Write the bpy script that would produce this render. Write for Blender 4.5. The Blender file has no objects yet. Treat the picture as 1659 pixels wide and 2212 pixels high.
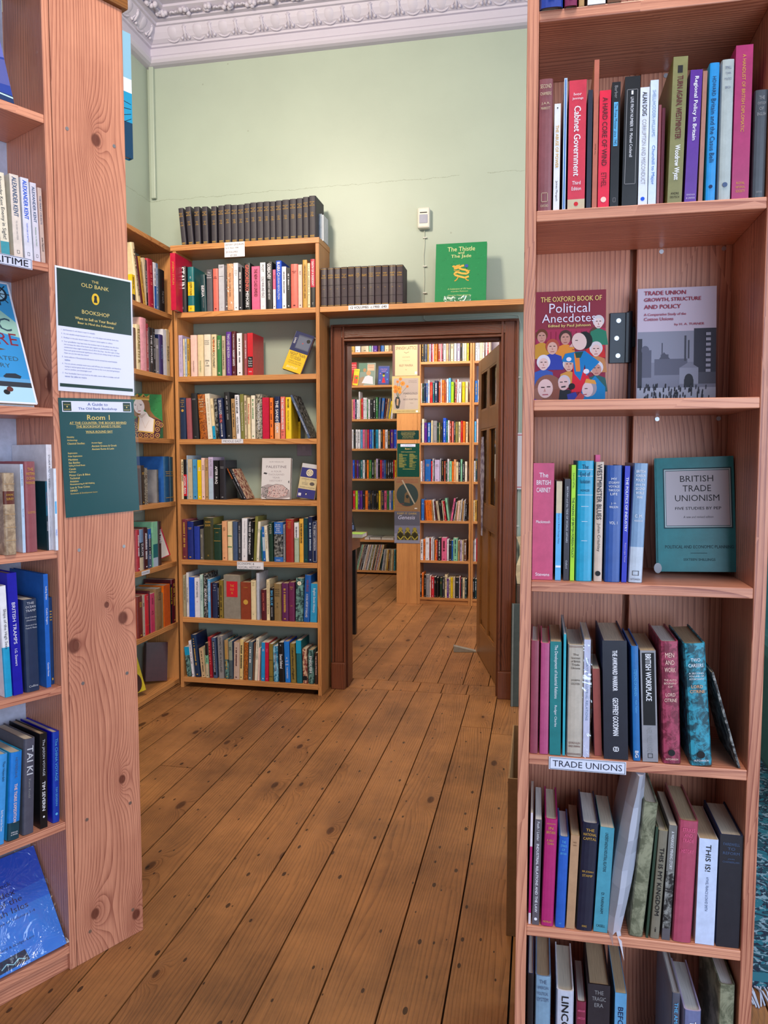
import bpy, bmesh, math, random
from math import sin, cos, atan, atan2, pi, radians
from mathutils import Vector, Matrix, noise

random.seed(7)
SC = bpy.context.scene
COL = SC.collection

# ------------------------------------------------------------------ camera, world, light, exposure
F_PX, CXP, CYP, EYE = 1650.0, 829.5, 1106.0, 1.30
YAW, PIT = atan(332 / F_PX), atan(118 / F_PX)
cam_d = bpy.data.cameras.new('camera')
cam = bpy.data.objects.new('camera', cam_d)
COL.objects.link(cam)
cam.location = (0, 0, EYE)
cam.rotation_euler = (pi / 2 - PIT, 0, YAW)
cam_d.sensor_fit = 'HORIZONTAL'
cam_d.sensor_width = 36.0
cam_d.lens = 36.0 * F_PX / 1659.0
cam_d.clip_start = 0.05
SC.camera = cam

w = bpy.data.worlds.new('world')
SC.world = w
w.use_nodes = True
w.node_tree.nodes['Background'].inputs[0].default_value = (0.80, 0.86, 1.0, 1)
w.node_tree.nodes['Background'].inputs[1].default_value = 0.24

def area(name, loc, target, sx, sy, power, color):
    d = bpy.data.lights.new(name, 'AREA')
    d.shape = 'RECTANGLE'
    d.size, d.size_y = sx, sy
    d.energy = power
    d.color = color
    o = bpy.data.objects.new(name, d)
    COL.objects.link(o)
    o.location = loc
    o.rotation_euler = (Vector(target) - Vector(loc)).to_track_quat('-Z', 'Y').to_euler()
    return o

area('window_light', (1.6, -1.7, 1.5), (-0.5, 1.8, 0.9), 2.2, 2.2, 122, (0.64, 0.80, 1.0))
area('ceiling_lamp_light', (-1.5, 1.9, 3.30), (-1.0, 3.9, 1.6), 0.35, 0.5, 54, (1.0, 0.86, 0.68))
area('ceiling_lamp_light', (0.1, 0.9, 3.50), (-0.3, 2.2, 0.4), 0.6, 0.6, 40, (1.0, 0.86, 0.70))
area('side_window_light', (2.5, 3.0, 1.7), (0.2, 3.0, 1.2), 1.6, 1.6, 30, (0.72, 0.85, 1.0))
area('back_room_lamp_light', (-0.9, 5.2, 2.95), (-1.1, 7.6, 0.9), 1.0, 0.5, 66, (1.0, 0.9, 0.78))
area('back_room_fill_light', (1.45, 5.3, 1.6), (-0.9, 6.9, 1.2), 1.2, 1.2, 26, (0.78, 0.82, 1.0))  # added cool fill to lift the dark case backs, not an actual window
area('back_room_lamp_light', (-1.7, 7.2, 2.95), (-1.8, 8.3, 0.9), 0.9, 0.4, 18, (1.0, 0.94, 0.86))

SC.view_settings.view_transform = 'Standard'
SC.view_settings.look = 'None'
SC.view_settings.gamma = 1.0
SC.view_settings.exposure = 0.16

# ------------------------------------------------------------------ pixel rays -> points on real planes
FW = Vector((-sin(YAW) * cos(PIT), cos(YAW) * cos(PIT), -sin(PIT)))
RT = Vector((cos(YAW), sin(YAW), 0))
UP = RT.cross(FW)
EYEV = Vector((0, 0, EYE))
def ray(x, y):
    return RT * ((x - CXP) / F_PX) - UP * ((y - CYP) / F_PX) + FW
def hit(x, y, p, n):
    d = ray(x, y)
    return EYEV + d * ((Vector(p) - EYEV).dot(n) / d.dot(n))

# ------------------------------------------------------------------ mesh helpers
class MB:
    def __init__(s):
        s.v, s.f, s.m = [], [], []
    def add(s, vs, fs, m=0):
        b = len(s.v)
        s.v += [tuple(p) for p in vs]
        for f in fs:
            s.f.append([b + i for i in f]); s.m.append(m)
        return s
    def box(s, x0, x1, y0, y1, z0, z1, m=0):
        vs = [(x0,y0,z0),(x1,y0,z0),(x1,y1,z0),(x0,y1,z0),(x0,y0,z1),(x1,y0,z1),(x1,y1,z1),(x0,y1,z1)]
        return s.add(vs, [(0,3,2,1),(4,5,6,7),(0,1,5,4),(1,2,6,5),(2,3,7,6),(3,0,4,7)], m)
    def tube(s, pts, r, n=8, m=0, caps=True):
        b = len(s.v); pts = [Vector(p) for p in pts]
        for i, p in enumerate(pts):
            t = (pts[min(i+1, len(pts)-1)] - pts[max(i-1, 0)]).normalized()
            a = t.orthogonal().normalized() if i == 0 else (pa - t * pa.dot(t)).normalized()
            pa = a; c = t.cross(a)
            rr = r[i] if isinstance(r, (list, tuple)) else r
            for k in range(n):
                s.v.append(tuple(p + a * (rr * cos(2*pi*k/n)) + c * (rr * sin(2*pi*k/n))))
        for i in range(len(pts) - 1):
            for k in range(n):
                s.f.append([b+i*n+k, b+i*n+(k+1)%n, b+(i+1)*n+(k+1)%n, b+(i+1)*n+k]); s.m.append(m)
        if caps:
            s.f.append([b+k for k in range(n)][::-1]); s.m.append(m)
            s.f.append([b+(len(pts)-1)*n+k for k in range(n)]); s.m.append(m)
        return s
    def ball(s, c, rx, ry, rz, nu=10, nv=6, m=0, half=None):
        b = len(s.v)
        for j in range(nv + 1):
            th = pi * j / nv
            for i in range(nu):
                ph = 2*pi*i/nu
                s.v.append((c[0]+rx*sin(th)*cos(ph), c[1]+ry*sin(th)*sin(ph), c[2]+rz*cos(th)))
        for j in range(nv):
            for i in range(nu):
                s.f.append([b+j*nu+i, b+(j+1)*nu+i, b+(j+1)*nu+(i+1)%nu, b+j*nu+(i+1)%nu]); s.m.append(m)
        return s
    def poly(s, pts, m=0):
        return s.add(pts, [tuple(range(len(pts)))], m)
    def build(s, name, mats, parent=None, smooth=False, bevel=0, kind=None):
        me = bpy.data.meshes.new(name)
        me.from_pydata(s.v, [], s.f)
        if not isinstance(mats, (list, tuple)): mats = [mats]
        for mt in mats: me.materials.append(mt)
        me.polygons.foreach_set('material_index', s.m)
        if smooth: me.polygons.foreach_set('use_smooth', [True]*len(s.f))
        me.update()
        o = bpy.data.objects.new(name, me)
        COL.objects.link(o)
        if parent: o.parent = parent
        if bevel:
            md = o.modifiers.new('bevel', 'BEVEL'); md.width = bevel; md.segments = 2
            md.limit_method = 'ANGLE'; md.angle_limit = radians(50)
        if kind: o['kind'] = kind
        return o

def thing(name, label, cat, loc=(0,0,0), rot=None, group=None):
    o = bpy.data.objects.new(name, None)
    o.empty_display_size = 0.05
    COL.objects.link(o)
    if rot is not None:
        o.matrix_world = Matrix.Translation(loc) @ rot
    else:
        o.location = loc
    tag(o, label, cat, group)
    return o
def tag(o, label, cat, group=None):
    o['label'] = label; o['category'] = cat
    if group: o['group'] = group
    return o

# ------------------------------------------------------------------ materials
def lin(h):
    h = h.lstrip('#')
    r = []
    for i in (0, 2, 4):
        c = int(h[i:i+2], 16) / 255
        r.append(c/12.92 if c <= 0.04045 else ((c+0.055)/1.055)**2.4)
    return (*r, 1)
class NT:
    def __init__(s, name):
        s.mat = bpy.data.materials.new(name); s.mat.use_nodes = True
        s.t = s.mat.node_tree; s.b = s.t.nodes['Principled BSDF']
    def n(s, typ, **k):
        nd = s.t.nodes.new(typ)
        for a, v in k.items():
            if hasattr(nd, a): setattr(nd, a, v)
        return nd
    def l(s, a, b):
        s.t.links.new(a, b)
    def math(s, op, a, b=None, c=None):
        nd = s.n('ShaderNodeMath', operation=op)
        for i, x in enumerate((a, b, c)):
            if x is None: continue
            if isinstance(x, (int, float)): nd.inputs[i].default_value = x
            else: s.l(x, nd.inputs[i])
        return nd.outputs[0]
    def mix(s, fac, a, b, blend='MIX'):
        nd = s.n('ShaderNodeMix', data_type='RGBA', blend_type=blend)
        for i, x in ((0, fac), (6, a), (7, b)):
            if isinstance(x, (int, float)): nd.inputs[i].default_value = x
            elif isinstance(x, tuple): nd.inputs[i].default_value = x
            else: s.l(x, nd.inputs[i])
        return nd.outputs[2]
    def noise(s, vec, scale, detail=3, rough=0.5, dist=0):
        nd = s.n('ShaderNodeTexNoise')
        nd.inputs['Scale'].default_value = scale; nd.inputs['Detail'].default_value = detail
        nd.inputs['Roughness'].default_value = rough; nd.inputs['Distortion'].default_value = dist
        if vec is not None: s.l(vec, nd.inputs['Vector'])
        return nd.outputs['Fac']
    def ramp(s, fac, stops):
        nd = s.n('ShaderNodeValToRGB')
        e = nd.color_ramp.elements
        e[0].position, e[0].color = stops[0]
        e[1].position, e[1].color = stops[-1]
        for p, c in stops[1:-1]:
            x = e.new(p); x.color = c
        s.l(fac, nd.inputs[0])
        return nd.outputs[0]
    def bump(s, h, strength, dist=0.002):
        nd = s.n('ShaderNodeBump'); nd.inputs['Strength'].default_value = strength
        nd.inputs['Distance'].default_value = dist
        s.l(h, nd.inputs['Height']); s.l(nd.outputs[0], s.b.inputs['Normal'])

G = lambda v: (v, v, v, 1)
def pine(name, axis, light, dark, rough=0.42, knots=1.0, ring=115, plank_attr=False, grain=1.0, wear=False, kpts=None):
    """softwood: rings bending round knots, long grain streaks along the given axis"""
    m = NT(name)
    tc = m.n('ShaderNodeTexCoord').outputs['Object']
    sep = m.n('ShaderNodeSeparateXYZ')
    if plank_attr:
        at = m.n('ShaderNodeAttribute'); at.attribute_name = 'plank'
        off = m.n('ShaderNodeVectorMath', operation='SCALE'); off.inputs[0].default_value = (3.1, 5.7, 1.3)
        m.l(at.outputs['Fac'], off.inputs['Scale'])
        rnd = at.outputs['Fac']
    else:
        oi = m.n('ShaderNodeObjectInfo')
        off = m.n('ShaderNodeVectorMath', operation='SCALE'); off.inputs[0].default_value = (13.1, 7.7, 9.3)
        m.l(oi.outputs['Random'], off.inputs['Scale'])
        rnd = oi.outputs['Random']
    ad = m.n('ShaderNodeVectorMath', operation='ADD')
    m.l(tc, ad.inputs[0]); m.l(off.outputs[0], ad.inputs[1])
    m.l(ad.outputs[0], sep.inputs[0])
    ax = {'x': (0,1,2), 'y': (1,0,2), 'z': (2,0,1)}[axis]
    A, Bc, Cc = [sep.outputs[i] for i in ax]
    cross = m.math('ADD', Bc, m.math('MULTIPLY', Cc, 0.83))
    # stretched coordinates
    cb = m.n('ShaderNodeCombineXYZ')
    m.l(m.math('MULTIPLY', A, 0.10), cb.inputs[0]); m.l(Bc, cb.inputs[1]); m.l(Cc, cb.inputs[2])
    vec = cb.outputs[0]
    # knots
    kb = m.n('ShaderNodeCombineXYZ')
    m.l(m.math('MULTIPLY', A, 0.42), kb.inputs[0]); m.l(Bc, kb.inputs[1]); m.l(Cc, kb.inputs[2])
    vo = m.n('ShaderNodeTexVoronoi'); vo.inputs['Scale'].default_value = 6.0 if not plank_attr else 4.6
    if plank_attr: vo.voronoi_dimensions = '2D'
    m.l(kb.outputs[0], vo.inputs['Vector'])
    d = vo.outputs['Distance']
    csep = m.n('ShaderNodeSeparateColor'); m.l(vo.outputs['Color'], csep.inputs[0])
    on = m.math('GREATER_THAN', csep.outputs[0], 0.58 if plank_attr else 0.45)
    ksz = m.math('MULTIPLY', m.math('ADD', m.math('MULTIPLY', csep.outputs[1], 0.6), 0.5), 0.062 if plank_attr else 0.085)
    dr = m.math('DIVIDE', d, ksz)
    swirl = m.math('MULTIPLY', on, m.math('DIVIDE', 1.0, m.math('ADD', 1.0, m.math('POWER', m.math('MULTIPLY', dr, 0.42), 2.0))))
    mr = m.n('ShaderNodeMapRange')
    kmask = m.math('MULTIPLY', m.math('MULTIPLY', on, knots), mr.outputs[0])
    mr.inputs['From Min'].default_value = 1.15; mr.inputs['From Max'].default_value = 0.75
    m.l(dr, mr.inputs['Value'])
    if kpts:        # knots at known places on this board: (across, along, radius)
        s0 = m.n('ShaderNodeSeparateXYZ'); m.l(tc, s0.inputs[0])
        Bo, Ao = s0.outputs[0], s0.outputs[2]
        kmask = None; swirl = None
        for (kx, kz, kr) in kpts:
            dx = m.math('DIVIDE', m.math('SUBTRACT', Bo, kx), kr); dz = m.math('DIVIDE', m.math('SUBTRACT', Ao, kz), kr*1.25)
            d2 = m.math('ADD', m.math('MULTIPLY', dx, dx), m.math('MULTIPLY', dz, dz))
            dz2 = m.math('MULTIPLY', dz, 0.30)
            e2 = m.math('ADD', m.math('MULTIPLY', dx, m.math('MULTIPLY', dx, 0.22)), m.math('MULTIPLY', dz2, dz2))
            sw = m.math('DIVIDE', 1.0, m.math('ADD', 1.0, e2))
            km = m.n('ShaderNodeMapRange'); km.inputs['From Min'].default_value = 1.3; km.inputs['From Max'].default_value = 0.6
            m.l(d2, km.inputs['Value'])
            kmask = km.outputs[0] if kmask is None else m.math('MAXIMUM', kmask, km.outputs[0])
            swirl = sw if swirl is None else m.math('ADD', swirl, sw)
        dr = None
    big = m.noise(vec, 5.0, 2, 0.5)
    phase = m.math('ADD', m.math('MULTIPLY', cross, ring),
                   m.math('ADD', m.math('MULTIPLY', big, 17.0), m.math('MULTIPLY', swirl, 9.0 * knots)))
    ringv = m.math('FRACT', phase)
    ringv = m.math('POWER', ringv, 3.2)
    # wide bands
    cb2 = m.n('ShaderNodeCombineXYZ')
    m.l(m.math('MULTIPLY', A, 0.02), cb2.inputs[0]); m.l(Bc, cb2.inputs[1]); m.l(Cc, cb2.inputs[2])
    fine = m.noise(cb2.outputs[0], 420, 3, 0.7)
    blot = m.noise(tc, 5.0, 4, 0.6)
    broad = m.noise(vec, 9, 3, 0.55)
    fac = m.math('ADD', m.math('MULTIPLY', ringv, 0.55 * grain),
                 m.math('ADD', m.math('ADD', m.math('MULTIPLY', m.math('SUBTRACT', fine, 0.5), 1.0 * grain), m.math('MULTIPLY', m.math('SUBTRACT', blot, 0.5), 0.5)),
                        m.math('MULTIPLY', m.math('SUBTRACT', broad, 0.35), 0.75)))
    fac = m.math('ADD', fac, m.math('MULTIPLY', m.math('SUBTRACT', rnd, 0.5), 0.30))
    col = m.ramp(fac, [(0.0, lin(light)), (0.95, lin(dark))])
    kd = tuple((0.42 if plank_attr else 0.28) * c for c in lin(dark)[:3]) + (1,)
    col = m.mix(m.math('MULTIPLY', kmask, 0.85), col, kd)
    halo = m.math('MULTIPLY', m.math('MINIMUM', swirl, 1.0), 0.30 * knots)
    col = m.mix(halo, col, lin(dark))
    hgt = m.math('SUBTRACT', 1.0, m.math('ADD', ringv, fine))
    if wear:
        wn = m.noise(tc, 2.2, 6, 0.7)
        grime = m.n('ShaderNodeMapRange'); grime.inputs['From Min'].default_value = 0.40; grime.inputs['From Max'].default_value = 0.68
        m.l(wn, grime.inputs['Value'])
        wn2 = m.noise(cb2.outputs[0], 160, 5, 0.8)
        g2 = m.math('MULTIPLY', grime.outputs[0], m.math('MULTIPLY', m.math('POWER', wn2, 1.6), 2.3))
        col = m.mix(m.math('MULTIPLY', g2, 0.62), col, lin('33251c'))
        # short dark nail and rub marks lying along the boards
        mb_ = m.n('ShaderNodeCombineXYZ')
        m.l(m.math('MULTIPLY', A, 0.45), mb_.inputs[0]); m.l(Bc, mb_.inputs[1]); m.l(Cc, mb_.inputs[2])
        v2 = m.n('ShaderNodeTexVoronoi'); v2.inputs['Scale'].default_value = 17.0; v2.voronoi_dimensions = '2D'
        m.l(mb_.outputs[0], v2.inputs['Vector'])
        c2 = m.n('ShaderNodeSeparateColor'); m.l(v2.outputs['Color'], c2.inputs[0])
        sz = m.math('MULTIPLY', m.math('ADD', 0.4, m.math('MULTIPLY', c2.outputs[1], c2.outputs[1])), 0.075)
        spot = m.math('MULTIPLY', m.math('LESS_THAN', v2.outputs['Distance'], sz), m.math('GREATER_THAN', c2.outputs[0], 0.52))
        col = m.mix(m.math('MULTIPLY', spot, 0.82), col, lin('17110f'))
        rr = m.math('ADD', rough, m.math('MULTIPLY', grime.outputs[0], 0.12))
        m.l(rr, m.b.inputs['Roughness'])
    else:
        m.b.inputs['Roughness'].default_value = rough
    m.l(col, m.b.inputs['Base Color'])
    m.b.inputs['Specular IOR Level'].default_value = 0.4
    m.bump(hgt, 0.25 if not wear else 0.5, 0.0015)
    return m.mat

PL, PD = 'd39458', '874a22'          # pine, light and dark
RL, RD = 'd89578', '803f32'          # slightly redder pine of the near cases
WOOD = {a: pine('pine_'+a, a, PL, PD) for a in 'xyz'}
RWOOD = {a: pine('red_pine_'+a, a, RL, RD, grain=1.1) for a in 'xyz'}
DWOOD = {a: pine('stained_'+a, a, '74402a', '36190f', rough=0.3, knots=0.9) for a in 'xz'}
DOORW = {a: pine('door_pine_'+a, a, '94602f', '4e2b16', rough=0.32) for a in 'xyz'}
FLOORW = pine('floor_boards_wood', 'y', 'ae7646', '5a3520', rough=0.32, ring=95, plank_attr=True, wear=True, grain=0.8)

POSTW = pine('left_post_pine', 'z', RL, RD, grain=1.05, kpts=[(.122, 2.085, .013), (.118, .92, .007), (.164, .878, .014), (.025, .83, .016), (.150, .445, .010), (.062, .115, .012), (.182, .055, .012)])
_mc = {}
def paint(hexc, rough=0.45, spec=0.5, var=0.06, kind='cloth'):
    key = (hexc, rough, kind)
    if key in _mc: return _mc[key]
    m = NT('paint_' + hexc)
    c = lin(hexc)
    tc = m.n('ShaderNodeTexCoord').outputs['Object']
    nz = m.noise(tc, 38, 4, 0.65)
    lo = tuple(x * (1 - var*2.6) for x in c[:3]) + (1,)
    hi = tuple(min(1, x * (1 + var*1.6) + 0.004) for x in c[:3]) + (1,)
    m.l(m.ramp(nz, [(0.3, lo), (0.7, hi)]), m.b.inputs['Base Color'])
    m.b.inputs['Roughness'].default_value = rough
    m.b.inputs['Specular IOR Level'].default_value = spec
    if kind == 'cloth':
        m.bump(m.noise(tc, 900, 2, 0.5), 0.15, 0.0004)
    _mc[key] = m.mat
    return m.mat
def flat(hexc, rough=0.6):
    return paint(hexc, rough, 0.3, 0.0, 'print')

def speckle(name, a, b, scale, thr=0.5, rough=0.5):
    m = NT(name)
    tc = m.n('ShaderNodeTexCoord').outputs['Object']
    nz = m.noise(tc, scale, 5, 0.7, 0.5)
    m.l(m.ramp(nz, [(thr-0.06, lin(a)), (thr+0.06, lin(b))]), m.b.inputs['Base Color'])
    m.b.inputs['Roughness'].default_value = rough
    return m.mat
SPECK = {
    'marbled': speckle('marbled_brown', '5a2208', 'b8641a', 150, 0.48),
    'bwspeck': speckle('speckled_grey', '2a2622', 'b4aa98', 170, 0.5),
    'tealmarb': speckle('marbled_teal', '0e4250', '2a8fa8', 60, 0.5),
    'redmarb': speckle('marbled_red', '6c1832', 'a03a58', 60, 0.5),
    'landscape': speckle('printed_landscape', '1c3a3c', '6f9a94', 45, 0.5),
    'photo': speckle('printed_photograph', '16161a', '8a8a88', 70, 0.52),
    'sea': speckle('printed_sea', '1a6f98', '8ec8e0', 40, 0.5),
    'mottle': speckle('mottled_olive', '5a5c48', '8c8c74', 25, 0.5, 0.8),
    'calf': speckle('mottled_calf', '8c745c', 'b49c80', 30, 0.5, 0.4),
    'collage': speckle('printed_collage', '7a2a2a', 'd8b898', 60, 0.5),
}
def pages_mat(hexc, name='paper_edges'):
    m = NT(name)
    tc = m.n('ShaderNodeTexCoord').outputs['Object']
    mp = m.n('ShaderNodeMapping'); mp.inputs['Scale'].default_value = (1, 0.02, 0.02)
    m.l(tc, mp.inputs[0])
    nz = m.noise(mp.outputs[0], 900, 2, 0.6)
    c = lin(hexc)
    m.l(m.ramp(nz, [(0.3, tuple(x*0.72 for x in c[:3])+(1,)), (0.65, c)]), m.b.inputs['Base Color'])
    m.b.inputs['Roughness'].default_value = 0.85
    return m.mat
PAGES = [pages_mat('d8ccb8'), pages_mat('e4e0dc'), pages_mat('c0a888')]

def film_mat():
    m = NT('clear_plastic')
    t = m.t
    tr = m.n('ShaderNodeBsdfTransparent'); gl = m.n('ShaderNodeBsdfGlossy'); gl.inputs['Roughness'].default_value = 0.12
    df = m.n('ShaderNodeBsdfTranslucent'); df.inputs['Color'].default_value = (0.8, 0.85, 1, 1)
    mx = m.n('ShaderNodeMixShader'); mx.inputs[0].default_value = 0.12
    m.l(tr.outputs[0], mx.inputs[1]); m.l(gl.outputs[0], mx.inputs[2])
    tc = m.n('ShaderNodeTexCoord').outputs['Object']
    nd = m.n('ShaderNodeBump'); nd.inputs['Strength'].default_value = 0.8; nd.inputs['Distance'].default_value = 0.01
    m.l(m.noise(tc, 16, 3, 0.6, 1.5), nd.inputs['Height']); m.l(nd.outputs[0], gl.inputs['Normal'])
    m.l(mx.outputs[0], t.nodes['Material Output'].inputs[0])
    return m.mat
FILM = film_mat()
def clear_mat():
    m = NT('clear_laminate')
    tr = m.n('ShaderNodeBsdfTransparent'); gl = m.n('ShaderNodeBsdfGlossy'); gl.inputs['Roughness'].default_value = 0.22
    mx = m.n('ShaderNodeMixShader'); mx.inputs[0].default_value = 0.015
    m.l(tr.outputs[0], mx.inputs[1]); m.l(gl.outputs[0], mx.inputs[2])
    m.l(mx.outputs[0], m.t.nodes['Material Output'].inputs[0])
    return m.mat
CLEAR = clear_mat()
def milky_mat():
    m = NT('milky_plastic')
    tr = m.n('ShaderNodeBsdfTransparent')
    m.b.inputs['Base Color'].default_value = lin('d4d8ec'); m.b.inputs['Roughness'].default_value = 0.25
    mx = m.n('ShaderNodeMixShader'); mx.inputs[0].default_value = 0.62
    m.l(tr.outputs[0], mx.inputs[1]); m.l(m.b.outputs[0], mx.inputs[2])
    m.l(mx.outputs[0], m.t.nodes['Material Output'].inputs[0])
    return m.mat
MILKY = milky_mat()
def glass_mat():
    m = NT('pane_glass')
    tr = m.n('ShaderNodeBsdfTransparent'); tr.inputs['Color'].default_value = (0.55, 0.55, 0.52, 1)
    gl = m.n('ShaderNodeBsdfGlossy'); gl.inputs['Roughness'].default_value = 0.08
    mx = m.n('ShaderNodeMixShader'); mx.inputs[0].default_value = 0.22
    m.l(tr.outputs[0], mx.inputs[1]); m.l(gl.outputs[0], mx.inputs[2])
    m.l(mx.outputs[0], m.t.nodes['Material Output'].inputs[0])
    return m.mat
GLASS = glass_mat()
METAL = NT('screw_steel'); METAL.b.inputs['Metallic'].default_value = 1; METAL.b.inputs['Base Color'].default_value = (0.55,0.57,0.62,1); METAL.b.inputs['Roughness'].default_value = 0.35
METAL = METAL.mat
BLACKM = paint('1b2230', 0.35, 0.5, 0.02, 'metal')

# ------------------------------------------------------------------ lettering
_tc = {}
_tcur = bpy.data.curves.new('lettering', 'FONT')
_tobj = bpy.data.objects.new('lettering', _tcur)
COL.objects.link(_tobj)
def glyphs(s, bold=False, slant=False):
    key = (s, bold, slant)
    if key not in _tc:
        _tcur.body = s
        _tcur.resolution_u = 2
        _tcur.offset = 0.0
        _tcur.shear = 0.25 if slant else 0
        _tcur.align_x = 'LEFT'
        bpy.context.view_layer.update()
        dg = bpy.context.evaluated_depsgraph_get()
        me = _tobj.evaluated_get(dg).to_mesh()
        vs = [(v.co.x, v.co.y) for v in me.vertices]
        fs = [tuple(p.vertices) for p in me.polygons]
        _tobj.evaluated_get(dg).to_mesh_clear()
        if not vs: vs, fs = [(0,0),(1,0),(1,1)], [(0,1,2)]
        x0 = min(v[0] for v in vs); x1 = max(v[0] for v in vs)
        y0 = min(0.0, min(v[1] for v in vs)) if any(ch in s for ch in 'gjpqy') else min(v[1] for v in vs)
        y1 = max(v[1] for v in vs)
        _tc[key] = ([((a-x0)/(x1-x0), (b-y0)/(y1-y0)) for a, b in vs], fs, (x1-x0)/(y1-y0))
    return _tc[key]
def put_text(mb, s, cx, cz, wid, hgt, y, m=0, vert=False, keep=True, bold=False, slant=False):
    """text centred at (cx,cz) on the local xz plane facing -y; vert reads downwards"""
    vs, fs, asp = glyphs(s, bold, slant)
    if keep:                                    # limit stretching
        if wid / hgt > asp * 1.25: wid = hgt * asp * 1.25
        if wid / hgt < asp * 0.5: hgt = wid / (asp * 0.5)
    for q, du in enumerate((-0.022, 0.022, 0.0) if bold else (0.0,)):
        pts = []
        for a, b in vs:
            u, v = (a-0.5)*wid + du*hgt, (b-0.5)*hgt + (0.02*hgt if q == 2 else 0)
            pts.append((cx+v, y-0.00002*q, cz-u) if vert else (cx+u, y-0.00002*q, cz+v))
        mb.add(pts, fs, m)

# ------------------------------------------------------------------ colour words
CW = {
 'k':('black','141419'), 'kk':('charcoal','35343c'), 'w':('white','e4e2ea'), 'iv':('ivory','e6dcc8'), 'cr':('cream','e4d0a6'),
 'gy':('grey','8c8a8e'), 'dg':('dark grey','55525a'), 'sv':('silver grey','bfc0ca'), 'bl':('blue','1f62b4'), 'nv':('navy','16244c'),
 'rb':('royal blue','0a10b4'), 'lb':('light blue','5aaade'), 'cy':('cyan','1098c6'), 'tl':('teal','0c6a70'), 'dt':('dark teal','123c44'),
 'gn':('green','2f7a3c'), 'dn':('dark green','1c3a2c'), 'lm':('lime green','a2d424'), 'ol':('olive','7c7a3c'), 'og':('gold-brown','86702e'),
 'ye':('yellow','e8c414'), 'go':('gold','c79a40'), 'or':('orange','f07418'), 'pe':('peach','e2a478'), 'sa':('salmon','dc6c60'),
 'rd':('red','c81c2c'), 'cs':('crimson','c00f3c'), 'mg':('magenta','ac1468'), 'pk':('pink','e0608c'), 'rs':('rose brown','9c5058'),
 'mn':('maroon','561822'), 'pl':('plum','6c2450'), 'pu':('purple','55208c'), 'li':('lilac','c4b4d8'), 'mv':('mauve','94687a'),
 'br':('brown','6a4430'), 'tn':('tan','b08a5c'), 'be':('beige','c6b496'), 'kh':('khaki','a29a7c'), 'mt':('mint green','84c4a0'),
 'sl':('slate blue','46587a'), 'lc':('pale blue','b0c4d8'), 'rr':('rust red','9c3c28'), 'pp':('pale pink','ecc4b8'), 'hb':('bright blue','0c50d0'),
 'gb':('blue-grey','6f8cb0'), 'aq':('turquoise','3c94a4'),
}
ORD = ['','first','second','third','fourth','fifth','sixth','seventh','eighth','ninth','tenth','eleventh','twelfth','thirteenth',
       'fourteenth','fifteenth','sixteenth','seventeenth','eighteenth','nineteenth','twentieth','21st','22nd','23rd','24th','25th',
       '26th','27th','28th','29th','30th','31st','32nd','33rd','34th','35th']
def dark(code):
    c = lin(CW[code][1] if code in CW else code); return 0.3*c[0]+0.6*c[1]+0.1*c[2] < 0.22

# ------------------------------------------------------------------ a book
def cover_mesh(t, d, h, c, bulge, bands, hard):
    """C-shaped case: two boards and a rounded spine, split in height where the spine changes colour"""
    k = 6 if bulge > 0.0005 else 1
    yb = 0.004 if bulge > 0.0005 else 0.0
    out = [(-t/2, d), (-t/2, yb)]
    if bulge > 0.0005:
        for i in range(1, k):
            a = pi * i / k
            out.append((-t/2*cos(a), 0.002 - bulge*sin(a)))
    out += [(t/2, yb), (t/2, d)]
    inn = []
    for (x, y) in out:
        if y == d: inn.append((x + (c if x < 0 else -c), d))
        else: inn.append((x*(1-2*c/t), max(y, 0) + c if bulge <= 0.0005 or abs(abs(x)-t/2) < 1e-6 else y + c))
    zs = sorted({0.0, h} | {max(0, min(h, b[0]*h)) for b in bands} | {max(0, min(h, b[1]*h)) for b in bands})
    mb = MB(); n = len(out)
    for j in range(len(zs)-1):
        z0, z1 = zs[j], zs[j+1]; zm = (z0+z1)/2/h
        mi = 0
        for q, b in enumerate(bands):
            if b[0] <= zm <= b[1]: mi = q+1
        for i in range(n-1):
            p, q_ = out[i], out[i+1]
            mm = mi if (0 < i < n-2 or (bands and bands[0][2] == 'wrap')) else 0
            mb.add([(p[0],p[1],z0),(q_[0],q_[1],z0),(q_[0],q_[1],z1),(p[0],p[1],z1)], [(0,1,2,3)], mm)
            p, q_ = inn[i], inn[i+1]
            mb.add([(p[0],p[1],z0),(q_[0],q_[1],z0),(q_[0],q_[1],z1),(p[0],p[1],z1)], [(3,2,1,0)], 0)
    for z, rev in ((0.0, True), (h, False)):
        for i in range(n-1):
            f = [(*out[i],z),(*out[i+1],z),(*inn[i+1],z),(*inn[i],z)]
            mb.add(f, [(3,2,1,0) if rev else (0,1,2,3)], 0)
    for i in (0, n-1):
        o_, q_ = out[i], inn[i]
        mb.add([(*o_,0),(*q_,0),(*q_,h),(*o_,h)], [(0,1,2,3)], 0)
    return mb

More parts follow.
